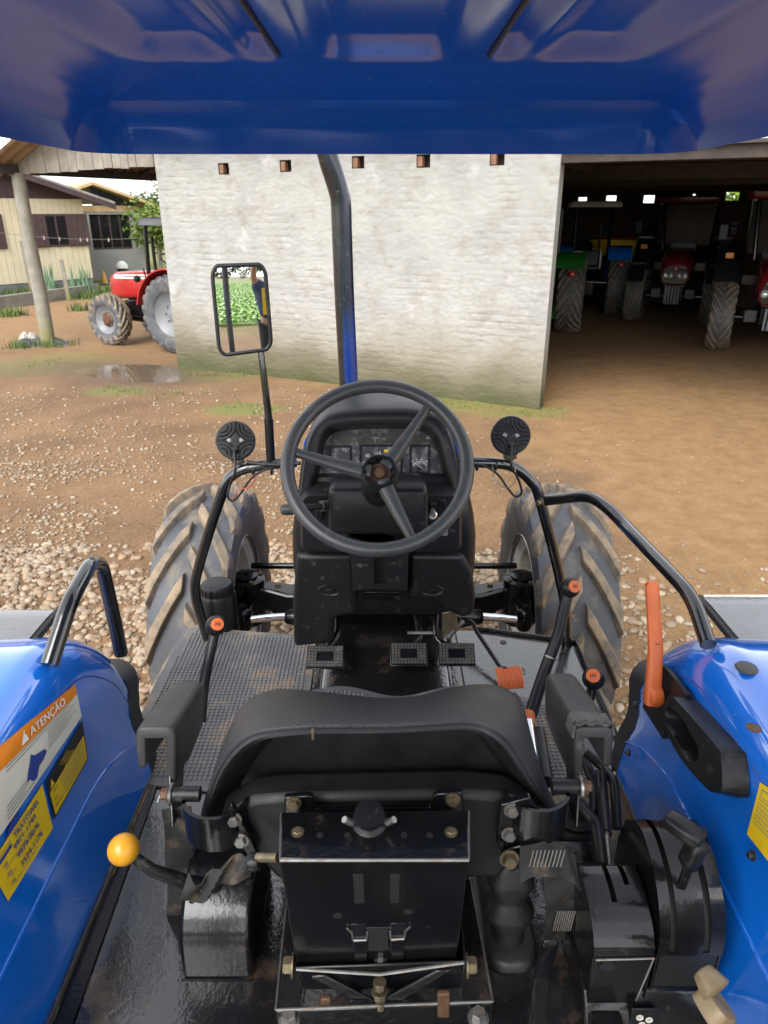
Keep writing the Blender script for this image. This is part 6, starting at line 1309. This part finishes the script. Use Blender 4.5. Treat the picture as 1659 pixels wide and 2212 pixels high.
# panel is not flat: sit the stickers on the fitted surface
from mathutils.bvhtree import BVHTree
fo = FEN[-1][0]; me_ = fo.data; bv = BVHTree.FromPolygons([fo.location + WL[T.name] + v.co for v in me_.vertices], [tuple(p.vertices) for p in me_.polygons])
def onf(px, py, h=.003):
    h += .002
    d = ray(px, py).normalized(); r = bv.ray_cast(Vector((0, 0, CAM_H)), d)
    if r[0] is None: return PP(px, py, FPLl)
    n = r[1] if r[1].dot(d) < 0 else -r[1]; return r[0] + n * h
def quadpatch(name, c, m, h, nu=14, nv=10, par=fo):
    """c: four corners in pixels (tl, tr, br, bl); a patch that follows the panel"""
    v = []
    for j in range(nv + 1):
        for i in range(nu + 1):
            u, w = i / nu, j / nv; x = (c[0][0] * (1 - u) + c[1][0] * u) * (1 - w) + (c[3][0] * (1 - u) + c[2][0] * u) * w; y = (c[0][1] * (1 - u) + c[1][1] * u) * (1 - w) + (c[3][1] * (1 - u) + c[2][1] * u) * w; v.append(onf(x, y, h))
    f = [(j * (nu + 1) + i, j * (nu + 1) + i + 1, (j + 1) * (nu + 1) + i + 1, (j + 1) * (nu + 1) + i) for j in range(nv) for i in range(nu)]
    return mk(name, v, f, m, par, smooth=60)
def qpt(c, u, w): return ((c[0][0] * (1 - u) + c[1][0] * u) * (1 - w) + (c[3][0] * (1 - u) + c[2][0] * u) * w, (c[0][1] * (1 - u) + c[1][1] * u) * (1 - w) + (c[3][1] * (1 - u) + c[2][1] * u) * w)
def sub(c, u0, w0, u1, w1): return [qpt(c, u0, w0), qpt(c, u1, w0), qpt(c, u1, w1), qpt(c, u0, w1)]
def ptext(s_, c, u, w, hfrac, m, h=.0048, align='LEFT', par=fo, stretch=1.0):
    """lettering laid into the sticker's own plane"""
    o = onf(*qpt(c, u, w), h); x1 = onf(*qpt(c, min(1, u + .2), w), h); up = onf(*qpt(c, u, w - .1), h); H_ = (onf(*qpt(c, .5, 0), h) - onf(*qpt(c, .5, 1), h)).length
    xd = (x1 - o).normalized(); yd = (up - o); yd = (yd - xd * yd.dot(xd)).normalized()
    return text('sticker_print', par, m, s_, hfrac * H_, o, xd, yd, .0, align, stretch, .010 if hfrac > .12 else 0)
# cream notice with orange band: runs along the panel from near (left) to far (right)
CR = [(-60, 1648), (160, 1478), (172, 1552), (-60, 1890)]
CRb = [(-60, 1660), (157, 1478), (172, 1548), (-60, 1885)]
quadpatch('warning_sticker', CRb, M['sticker_cream'], .0025)
OR_ = [(-60, 1660), (157, 1478), (161, 1500), (-60, 1722)]
quadpatch('sticker_band', OR_, M['sticker_orange'], .0030)
ptext('ATENÇÃO', OR_, .535, .52, .62, M['white'], stretch=1.25)
tri = [qpt(OR_, .455, .82), qpt(OR_, .525, .80), qpt(OR_, .488, .18)]; mk('warning_triangle', [onf(x, y, .0036) for x, y in tri], [(0, 1, 2)], M['white'], fo, smooth=0)
for k in range(13):       # lines of fine print
    w0 = .30 + .052 * k; u1 = .96 if k < 9 else .55; u0 = .70 if k in (2, 3, 4, 5, 6, 7, 8) else .3; quadpatch('print_line', sub(CRb, u0, w0, u1 - .04 * (k % 3), w0 + .014), M['ink_grey'], .0034, 6, 1)
mp = [(60, 1630), (68, 1632), (90, 1618), (95, 1622), (88, 1640), (78, 1655), (74, 1680), (66, 1688), (58, 1684), (52, 1690), (54, 1672), (58, 1650)]
mk('map_print', [onf(x, y, .0036) for x, y in mp], [tuple(range(len(mp)))], M['ink_blue'], fo, smooth=0)
mp2 = [(10, 1790), (20, 1768), (30, 1755), (36, 1752), (32, 1772), (20, 1795), (8, 1812)]; mk('map_print', [onf(x, y, .0036) for x, y in mp2], [tuple(range(len(mp2)))], M['ink_blue'], fo, smooth=0)
# black and yellow caution sticker
CB = [(93, 1690), (173, 1557), (186, 1640), (112, 1772)]
quadpatch('caution_sticker', CB, M['ink_black'], .0025); CY_ = [(100, 1717), (176, 1588), (184, 1638), (112, 1764)]
CYb = [qpt(CB, .03, .34), qpt(CB, .97, .34), qpt(CB, .97, .95), qpt(CB, .05, .95)]
quadpatch('caution_field', CYb, M['sticker_yellow'], .0031)
for k, s_ in enumerate(('ATENÇÃO', 'ATENCION', 'ATTENTION')): ptext(s_, CB, .34 + .05 * k, .09 + .09 * k, .085, M['sticker_yellow'], stretch=1.2)
for k, (s_, w) in enumerate((('NÃO', .42), ('NO', .61), ('DO NOT', .79))):
    ptext(s_, CB, .09, w, .10, M['ink_black'])
    for j in range(3): quadpatch('print_line', sub(CB, .34 if k else .30, w - .035 + .055 * j, .92, w - .022 + .055 * j), M['ink_grey'], .0037, 5, 1)
ct = [qpt(CB, .06, .30), qpt(CB, .17, .30), qpt(CB, .115, .10)]; mk('warning_triangle', [onf(x, y, .0036) for x, y in ct], [(0, 1, 2)], M['sticker_yellow'], fo, smooth=0)
# yellow dealer sticker with telephone numbers
CT_ = [(-30, 1873), (86, 1695), (109, 1790), (12, 1948)]
quadpatch('dealer_sticker', CT_, M['sticker_yellow'], .0026)
for s_, u, w, h_, m_, st_ in (('TRATOWEL', .42, .14, .175, M['ink_blue'], 1.1), ('9971-1744', .36, .31, .175, M['ink_blue'], 1.2), ('(48)', .13, .36, .10, M['ink_blue'], 1), ('9979-0076', .36, .53, .175, M['ink_blue'], 1.2), ('(48)', .13, .58, .10, M['ink_blue'], 1), ('3524-1176', .36, .75, .175, M['ink_blue'], 1.2), ('(48)', .13, .80, .10, M['ink_blue'], 1), ('SERVIÇOS (PLANTÃO DE SAFRA)', .16, .44, .055, M['ink_blue'], 1.3), ('PEÇAS', .18, .66, .055, M['ink_blue'], 1.2), ('CENTRAL DE ATENDIMENTO', .18, .88, .055, M['ink_blue'], 1.3), ('SUPORTE AO CLIENTE', .42, .045, .05, M['ink_blue'], 1.3), ('NEW HOLLAND', .12, .10, .06, M['ink_blue'], 1.1)):
    ptext(s_, CT_, u, w, h_, m_, stretch=st_)
quadpatch('dealer_band', sub(CT_, .10, .16, .36, .235), M['ink_blue'], .0034, 6, 2)
# yellow sticker on the right fender
foR = FEN[1][0]; bv = BVHTree.FromPolygons([foR.location + WL[T.name] + v.co for v in foR.data.vertices], [tuple(p.vertices) for p in foR.data.polygons])
CS = [(1648, 1690), (1720, 1740), (1700, 1905), (1619, 1802)]
quadpatch('caution_sticker', CS, M['sticker_yellow'], .0026, par=foR)
for k in range(7): quadpatch('print_line', sub(CS, .08, .26 + .07 * k, .92, .275 + .07 * k), M['ink_grey'], .0034, 5, 1, par=foR)
bx_ = [qpt(CS, .1, .08), qpt(CS, .4, .08), qpt(CS, .4, .22), qpt(CS, .1, .22)]; quadpatch('sticker_box', bx_, M['ink_grey'], .0032, 3, 3, par=foR); quadpatch('sticker_box_field', [qpt(CS, .13, .1), qpt(CS, .37, .1), qpt(CS, .37, .2), qpt(CS, .13, .2)], M['sticker_yellow'], .0038, 3, 3, par=foR)
# ================================================================== OTHER TRACTORS
M['red'] = mat('red_paint', (.34, .014, .012), .3, var=.08, vs=4, coat=.4)
M['darkred'] = mat('dark_red_paint', (.14, .008, .012), .3, var=.1, vs=4, coat=.4)
M['green'] = mat('green_paint', (.02, .16, .025), .35, var=.1, vs=4, coat=.3)
M['grey_rim'] = mat('grey_rim_paint', (.16, .165, .175), .4, var=.08, vs=6)
M['pale_roof'] = mat('pale_canopy', (.62, .63, .60), .5, var=.08, vs=3)
M['cab_glass'] = mat('tinted_cab_glass', (.012, .013, .014), .12, var=.1, spec=.15)
M['amber'] = mat('amber_lens', (.75, .28, .02), .25, var=.05)
M['lamp'] = mat('clear_lamp', (.75, .77, .78), .08, .6, var=.05)
M['mud_lug'] = mat('mud_caked_lug', (.17, .125, .08), .85, var=.3, vs=12)
def hoodrings(ys, cx=0):
    out = []
    for y, hw, zb, zt, r in ys:
        out.append([Vector((cx + x, y, (zb + zt) / 2 + z)) for x, z in rrect(0, 0, 2 * hw, zt - zb, r, 4)])
    return out
def open_tractor(name, label, loc, rz, body, rimm, roofm, Rr, Rf, wb, tr, hood, canopy, rear_lights=False, stripe=False, Wr=.36, Wf=.27, steps=False, lower_link=None, group=None):
    t = thing(name, label, 'tractor', (0, 0, 0), group)
    for s in (-1, 1):
        wheel(t, (s * tr, 0, Rr), Rr, Wr, Rr * .56, rimm, s, nl=20, lugm=M['rubber'] if stripe else M['lug'], hw=.024, hub=rimm)
        wheel(t, (s * tr * .94, wb, Rf), Rf, Wf, Rf * .56, rimm, s, nl=16, lugm=M['lug'], hw=.02, hub=M['rust'])
    tube('axle', t, M['black'], [(-tr, 0, Rr), (tr, 0, Rr)], .10, 14); tube('front_axle', t, M['black'], [(-tr * .9, wb, Rf), (tr * .9, wb, Rf)], .06, 12)
    box('chassis', t, M['black'], (0, wb * .5, Rr * .85), (.32, wb * 1.1, .36), bev=.03)
    z0, z1 = hood
    hd = loft('bonnet', t, body, hoodrings([(wb * .42, .26, z0 + .02, z1 - .0, .07), (wb * .75, .26, z0, z1 - .02, .08), (wb + .12, .25, z0 - .04, z1 - .05, .09), (wb + .27, .22, z0 - .05, z1 - .10, .10), (wb + .31, .15, z0, z1 - .16, .08)]), smooth=50)
    if stripe:
        for s in (-1, 1):
            prism('side_stripe', hd, M['white'], [(s * .263, wb * .45, z1 - .13), (s * .263, wb + .1, z1 - .15), (s * .255, wb + .1, z1 - .09), (s * .263, wb * .45, z1 - .055)], (s * .003, 0, 0), bev=0)
            prism('stripe_print', hd, M['ink_grey'], [(s * .267, wb * .55, z1 - .11), (s * .267, wb * .92, z1 - .122), (s * .267, wb * .92, z1 - .095), (s * .267, wb * .55, z1 - .08)], (s * .002, 0, 0), bev=0)
        loft('engine', t, M['black'], hoodrings([(wb * .35, .2, .35, z0 + .02, .05), (wb * .6, .24, .4, z0 + .01, .05), (wb * .95, .2, .45, z0 - .02, .05)]), bev=.01)
    for s in (-1, 1):   # fenders: arched sheet over the rear wheel
        prof = [(Rr * 1.12 * math.sin(R(a)), Rr + Rr * 1.12 * math.cos(R(a))) for a in range(-48, 81, 8)]
        rows_ = [[Vector((s * x, y, z)) for x in (tr - Wr * .6, tr - Wr * .5, tr + Wr * .45)] for y, z in prof]
        loft('fender', t, body, rows_, closed=False, cap=False, smooth=50, solid=.02)
        mk('fender_side', [Vector((s * (tr - Wr * .6), y, z)) for y, z in prof] + [Vector((s * (tr - Wr * .6), 0, Rr))], [tuple(range(len(prof) + 1))], body, t, smooth=0, solid=.012)
        if rear_lights: lathe('rear_light', t, M['red'], (s * tr, -Rr * .95, Rr * 1.62), (0, -1, .1), [(.055, -.02), (.055, .02), (.03, .035)], 16)
    box('seat', t, M['plastic'], (0, .12, Rr * 1.45), (.44, .42, .12), bev=.04); box('seat_back', t, M['plastic'], (0, -.1, Rr * 1.45 + .2), (.42, .1, .36), (-.15, 0, 0), bev=.04)
    tube('steering_column', t, M['black'], [(0, wb * .42, z1 - .1), (0, wb * .36, z1 + .16)], .03, 10)
    v, f = g_tube([Vector((.19 * math.cos(a), wb * .36 + .19 * math.sin(a) * .8, z1 + .17 + .19 * math.sin(a) * .5)) for a in np.linspace(0, 6.2832, 28)], .014, 8); mk('steering_wheel', v, f, M['plastic'], t)
    box('platform', t, M['black'], (0, wb * .3, Rr * 1.0), (1.0, .6, .04))
    tube('exhaust', t, M['black'], [(.17, wb * .7, z1 - .05), (.17, wb * .7, z1 + .55)], .03, 10)
    if steps:
        for s in (-1, 1):
            for k in range(3): box('step', t, M['plastic'], (s * .43, wb * .45, .32 + k * .2), (.16, .26, .03), bev=.006)
            for dy in (-.12, .12): box('step_side', t, M['plastic'], (s * .43, wb * .45 + dy, .52), (.14, .02, .5), bev=.004)
            tube('mirror_arm', t, M['black'], [(s * .3, wb * .48, z0), (s * .42, wb * .5, z1 - .02), (s * .46, wb * .48, z1 + .05)], .012, 8); lathe('side_lamp', t, M['plastic'], (s * .42, wb * .62, z1 - .12), (0, 1, 0), [(.05, -.04), (.06, 0), (.05, .03)], 14)
    if canopy:
        zc, y0, y1, hw, ps = canopy
        loft('canopy', t, roofm, [[Vector((x, (y0 + y1) / 2 + y, z)) for x, y in rrect(0, 0, 2 * hw - k, y1 - y0 - k, .12, 4)] for z, k in ((zc - .05, .0), (zc, .0), (zc + .05, .06), (zc + .07, .2))], smooth=40)
        for s in (-1, 1):
            for yy, zz in ps: tube('canopy_post', t, M['black'], [(s * (tr - Wr * .62), yy, zz), (s * (tr - Wr * .62), yy * .9, zc - .04)], .035, 8)
    if lower_link:
        for s in (-1, 1):
            prism('lower_link', t, lower_link, [(s * .42, -.1, .52), (s * .42, -.95, .36), (s * .42, -1.0, .42), (s * .42, -.1, .64)], (s * .04, 0, 0), bev=.01); lathe('link_ring', t, M['sticker_yellow'], (s * .46, -.35, .62), (s, 0, 0), [(.16, 0), (.16, .02), (.12, .02), (.12, 0)], 20, cap=False)
    t.location = loc; t.rotation_euler = (0, 0, rz); return t
RS = math.atan2(.887, .461)
open_tractor('parked_tractor', 'small bright red tractor with grey wheels parked under the timber porch', (-3.15, 12.62, .0), RS, M['red'], M['grey_rim'], mat('dark_canopy', (.10, .10, .11), .5), .63, .44, 1.58, .62, (.78, 1.25), (2.03, -.35, .78, .5, [(.0, .9), (.72, .85)]), stripe=True, Wr=.33, Wf=.27, steps=True)
RN = math.atan2(-.27, .96)
open_tractor('parked_tractor', 'blue tractor with pale flat canopy seen from behind inside the shed', (4.62, 16.9, 0), RN, M['blue'], M['cream_rim'], M['pale_roof'], .70, .5, 1.9, .66, (.9, 1.35), (2.32, -.55, .75, .56, [(-.25, 1.0), (.25, 1.1)]), rear_lights=True, Wr=.46)
open_tractor('parked_tractor', 'green tractor with muddy rear tyre half hidden behind the plastered wall', (2.93, 14.45, 0), RN, M['green'], M['sticker_yellow'], M['green'], .70, .5, 1.9, .70, (.9, 1.35), (2.26, -.3, .6, .3, [(-.2, 1.0)]), rear_lights=True, lower_link=M['green'], Wr=.48)
def cab_tractor(name, label, fx, fy, hd_, body, Rf=.54, Rr=.78, wb=2.2, roofz=2.42, muddy=False):
    t = thing(name, label, 'tractor', (0, 0, 0), 'red cab tractors in the shed'); tr = .75; lm = M['mud_lug'] if muddy else M['lug']
    for s in (-1, 1):
        wheel(t, (s * (tr + .05), 0, Rr), Rr, .42, Rr * .56, M['grey_rim'], s, nl=20, lugm=M['lug'], hw=.026)
        wheel(t, (s * tr, wb, Rf), Rf, .37, Rf * .56, M['grey_rim'], s, nl=17, lugm=lm, hw=.026)
        pr_ = [(wb + Rf * 1.18 * math.sin(R(a)), Rf + Rf * 1.18 * math.cos(R(a))) for a in range(-60, 61, 12)]
        loft('front_mudguard', t, M['plastic'], [[Vector((s * x, y, z)) for x in (tr - .15, tr + .15)] for y, z in pr_], closed=False, cap=False, solid=.012) if not muddy else None
        box('side_weight', t, M['plastic_grey'], (s * .33, wb + .30, .62), (.2, .14, .2), bev=.02)
        p2 = [(Rr * 1.1 * math.sin(R(a)), Rr + Rr * 1.1 * math.cos(R(a))) for a in range(-75, 76, 10)]; loft('rear_mudguard', t, M['plastic'], [[Vector((s * x, y, z)) for x in (tr - .2, tr + .26)] for y, z in p2], closed=False, cap=False, solid=.015)
        box('indicator', t, M['amber'], (s * (tr + .05), .95, 1.46), (.14, .06, .10), bev=.012); tube('indicator_arm', t, M['black'], [(s * .55, .8, 1.36), (s * (tr + .05), .93, 1.42)], .015, 8)
        tube('mirror_arm', t, M['black'], [(s * .6, .9, 1.95), (s * .95, .95, 1.95)], .013, 8); box('mirror', t, M['plastic'], (s * .97, .95, 1.85), (.16, .05, .28), bev=.02)
        for k, (dx, rr0) in enumerate(((.08, .055), (.19, .06))): lathe('headlight', t, M['lamp'], (s * dx, wb + .47, .98), (0, 1, .1), [(rr0, -.03), (rr0, .0), (rr0 * .6, .018), (.004, .024)], 18)
        lathe('roof_lamp', t, M['lamp'], (s * .55, .98, roofz - .05), (0, 1, 0), [(.06, -.03), (.06, .02), (.03, .04)], 14)
        for y0, y1_ in ((.92, .98), (-.5, -.55)): tube('cab_post', t, M['black'], [(s * .55, y0, 1.15), (s * .60, y1_, roofz - .06)], .035, 8)
        mk('side_window', [(s * .57, .9, 1.2), (s * .57, -.5, 1.2), (s * .61, -.53, roofz - .1), (s * .61, .93, roofz - .1)], [(0, 1, 2, 3)], M['glass_dark'], t, smooth=0)
    tube('front_axle', t, M['black'], [(-tr, wb, Rf), (tr, wb, Rf)], .07, 12); box('axle_support', t, M['black'], (0, wb, Rf + .05), (.4, .35, .3), bev=.02)
    for k in range(5): box('front_weight', t, M['grey_rim'], (-.12 + .06 * k, wb + .52, .60), (.042, .16, .34), bev=.012)
    hd = loft('bonnet', t, body, hoodrings([(.9, .33, .75, 1.52, .1), (1.5, .33, .75, 1.47, .12), (wb + .25, .30, .78, 1.36, .14), (wb + .42, .27, .80, 1.26, .13), (wb + .46, .2, .86, 1.16, .1)]), smooth=50)
    prism('grille', hd, M['glass_dark'], [(x, wb + .455, z) for x, z in rrect(0, .98, .46, .30, .06, 4)], (0, .01, 0), bev=.004)
    for k in range(4): box('grille_bar', hd, M['black'], (0, wb + .468, .87 + .03 * k), (.36, .008, .01), bev=.002)
    lathe('nose_badge', hd, M['red'], (0, wb + .465, 1.12), (0, 1, .2), [(.03, 0), (.03, .006), (.01, .01)], 16)
    mk('windscreen', [(-.53, .93, 1.5), (.53, .93, 1.5), (.57, .99, roofz - .1), (-.57, .99, roofz - .1)], [(0, 1, 2, 3)], M['cab_glass'], t, smooth=0, solid=.006)
    loft('cab_roof', t, body, [[Vector((x, .22 + y, z)) for x, y in rrect(0, 0, 1.38 - k, 1.75 - k, .12, 4)] for z, k in ((roofz - .08, .06), (roofz - .04, 0), (roofz + .04, 0), (roofz + .08, .15))], smooth=40)
    box('cab_floor', t, M['black'], (0, .2, 1.05), (1.1, 1.4, .2), bev=.02); box('engine', t, M['black'], (0, 1.6, .75), (.45, 1.4, .4), bev=.03)
    box('seat', t, M['plastic'], (0, -.1, 1.45), (.45, .45, .5), bev=.08); tube('exhaust', t, M['black'], [(.4, 1.1, 1.4), (.5, 1.0, roofz + .1)], .04, 10)
    h = Vector((hd_[0], hd_[1], 0)).normalized(); t.location = Vector((fx, fy, 0)) - h * wb; t.rotation_euler = (0, 0, math.atan2(-h.x, h.y)); return t
cab_tractor('cab_tractor', 'dark red cab tractor parked nose out in the middle of the shed', 6.10, 15.6, (-.40, -.92), M['darkred'])
cab_tractor('cab_tractor', 'red cab tractor with muddy front tyre nearest the bay opening', 6.40, 12.05, (-.42, -.90), M['darkred'], .555, muddy=True, roofz=2.46)
# yellow seed drill and stacked steel behind the tractors
sdl = thing('seed_drill', 'yellow and red seed drill standing at the back of the shed', 'seed drill', (5.75, 18.6, 0))
rot = Euler((0, 0, RZ))
box('hopper', sdl, M['sticker_yellow'], (5.75, 18.6, 1.36), (1.3, .45, .38), rot, bev=.03); box('hopper_lid', sdl, M['darkred'], (5.75, 18.6, 1.58), (1.36, .5, .06), rot, bev=.02); box('frame', sdl, M['darkred'], (5.75, 18.6, .95), (1.6, .6, .16), rot, bev=.02)
for k in range(6): q = Vector((5.75, 18.3, 0)) + SV * (-.6 + .24 * k); tube('seed_tube', sdl, M['darkred'], [q + Vector((0, 0, 1.2)), q + Vector((0, -.1, .3))], .03, 8); lathe('disc', sdl, M['steel'], q + Vector((0, -.12, .25)), SV, [(.18, -.01), (.18, .01), (.03, .02)], 20)
rk = thing('steel_rack', 'low rack of long red steel bars along the shed back wall', 'rack', S(3, BD - .6))
for k in range(5): tube('bar', rk, M['darkred'], [S(-1.5, BD - .5, .9 + .18 * k), S(8.5, BD - .5, .9 + .18 * k)], .03, 6)
for a in (-1, 1.5, 4, 6.5, 8): tube('upright', rk, M['black'], [S(a, BD - .45, 0), S(a, BD - .45, 1.8)], .04, 6)
# ================================================================== PERSON behind the tractor (seen in the mirror)
MSKIN = mat('skin', (.52, .30, .20), .5, var=.06, vs=20); MSHIRT = mat('dark_shirt', (.04, .055, .11), .8, var=.2, vs=20); MJEAN = mat('dark_trousers', (.035, .035, .04), .85, var=.2, vs=20); MHAIR = mat('dark_hair', (.03, .02, .015), .6)
PB = Vector((.14, -.70, .50))
def skin(name, par, m, pts, edges, sub=2, root=0):
    me = bpy.data.meshes.new(name); me.from_pydata([tuple(PB + Vector(p[:3])) for p in pts], edges, []); me.materials.append(m)
    o = bpy.data.objects.new(name, me); link(o, par, (0, 0, 0))
    if par is not None: o.location = -WL[par.name]
    sk = o.modifiers.new('skin', 'SKIN'); sk.use_smooth_shade = True
    for i, p in enumerate(pts):
        r = p[3]; me.skin_vertices[0].data[i].radius = (r, r) if not isinstance(r, tuple) else r
        me.skin_vertices[0].data[i].use_root = i == root
    s = o.modifiers.new('sub', 'SUBSURF'); s.levels = sub; s.render_levels = sub; return o
person = thing('person', 'person in dark shirt behind the tractor with one arm raised to the canopy', 'person', PB)
hand = Vector((-.20, .27, 1.80))
bp_ = [(0, 0, .95, .13), (0, 0, 1.15, .14), (0, 0, 1.36, .15), (0, .0, 1.47, .07), (0, .01, 1.54, .062), (0, .03, 1.62, .088), (0, .025, 1.72, .098), (0, .02, 1.80, .065),
       (-.17, 0, 1.40, .06), (-.24, .10, 1.52, .048), (-.23, .20, 1.66, .042), (-.20, .25, 1.77, .030), (.17, 0, 1.40, .06), (.23, .03, 1.14, .048), (.22, .12, .92, .038), (.21, .15, .84, .030),
       (-.09, 0, .90, .085), (-.10, .01, .50, .062), (-.11, -.02, .08, .045), (-.11, .10, .03, .04), (.09, 0, .90, .085), (.10, .01, .50, .062), (.11, -.02, .08, .045), (.11, .10, .03, .04),
       (-.20, .27, 1.82, .034), (.21, .17, .77, .033)]
be = [(0, 1), (1, 2), (2, 3), (3, 4), (4, 5), (5, 6), (6, 7), (2, 8), (8, 9), (9, 10), (10, 11), (2, 12), (12, 13), (13, 14), (14, 15), (0, 16), (16, 17), (17, 18), (18, 19), (0, 20), (20, 21), (21, 22), (22, 23), (11, 24), (15, 25)]
n0 = len(bp_)
for base, dirv, idx in ((Vector((-.20, .27, 1.82)), Vector((0, .3, 1)), 24), (Vector((.21, .17, .77)), Vector((0, .25, -1)), 25)):
    for k, (dx, L) in enumerate(((-.030, .066), (-.010, .076), (.010, .073), (.029, .058), (.046, .045))):
        d = dirv.normalized(); a = base + Vector((dx, .0, 0)) + d * (.035 if k < 4 else -.005); b = a + d * L * .55 + Vector((.02 if k == 4 else 0, .008, 0)); c = b + (d * .5 + Vector((0, .8, 0))).normalized() * L * .5
        i = len(bp_); bp_ += [tuple(a) + (.0095,), tuple(b) + (.0088,), tuple(c) + (.0078,)]; be += [(idx, i), (i, i + 1), (i + 1, i + 2)]
body = skin('body', person, MSKIN, bp_, be)
skin('shirt', person, MSHIRT, [(0, 0, .90, .20), (0, 0, 1.12, .205), (0, 0, 1.34, .215), (0, 0, 1.46, .10), (-.17, 0, 1.40, .105), (-.225, .07, 1.48, .085), (.17, 0, 1.40, .105), (.215, .02, 1.24, .085)], [(0, 1), (1, 2), (2, 3), (2, 4), (4, 5), (2, 6), (6, 7)])
skin('trousers', person, MJEAN, [(0, 0, .96, .19), (-.09, 0, .86, .13), (-.10, .01, .50, .098), (-.11, -.01, .08, .08), (.09, 0, .86, .13), (.10, .01, .50, .098), (.11, -.01, .08, .08)], [(0, 1), (1, 2), (2, 3), (0, 4), (4, 5), (5, 6)])
skin('hair', person, MHAIR, [(0, -.01, 1.66, .085), (0, .005, 1.74, .106), (0, .03, 1.79, .078)], [(0, 1), (1, 2)])
for s in (-1, 1):
    lathe('eye', person, M['white'], PB + Vector((s * .034, .115, 1.69)), (0, 1, 0), [(.004, -.008), (.012, -.004), (.012, .002), (.004, .008)], 12); lathe('ear', person, MSKIN, PB + Vector((s * .096, .02, 1.68)), (s, .2, 0), [(.024, -.01), (.028, .004), (.012, .008)], 12)
    skin('shoe', person, M['rubber_dark'], [(s * .11, -.05, .035, .045), (s * .11, .05, .035, .05), (s * .11, .15, .028, .038)], [(0, 1), (1, 2)])
skin('nose', person, MSKIN, [(0, .115, 1.69, .010), (0, .137, 1.655, .015)], [(0, 1)], 1); prism('mouth', person, M['rust'], [PB + Vector((x, .117, z)) for x, z in ((-.028, 1.615), (0, 1.622), (.028, 1.615), (0, 1.606))], (0, .006, 0), bev=.001)
loft('shirt_stripe', person, M['sticker_yellow'], [[PB + Vector((x, y, z)) for x, y in ((-.13, .13), (-.07, .15))] for z in (1.38, 1.30, 1.2, 1.1, 1.02)], closed=False, cap=False, solid=.06, bev=.01)
# step plate he stands on, part of the tractor's rear hitch
box('hitch_step', T, M['black'], (-.15, -.56, .478), (.7, .5, .04), bev=.008); box('hitch_arm', T, M['black'], (-.3, -.1, .50), (.07, .9, .07), bev=.01); box('hitch_arm', T, M['black'], (.1, -.1, .50), (.07, .9, .07), bev=.01)
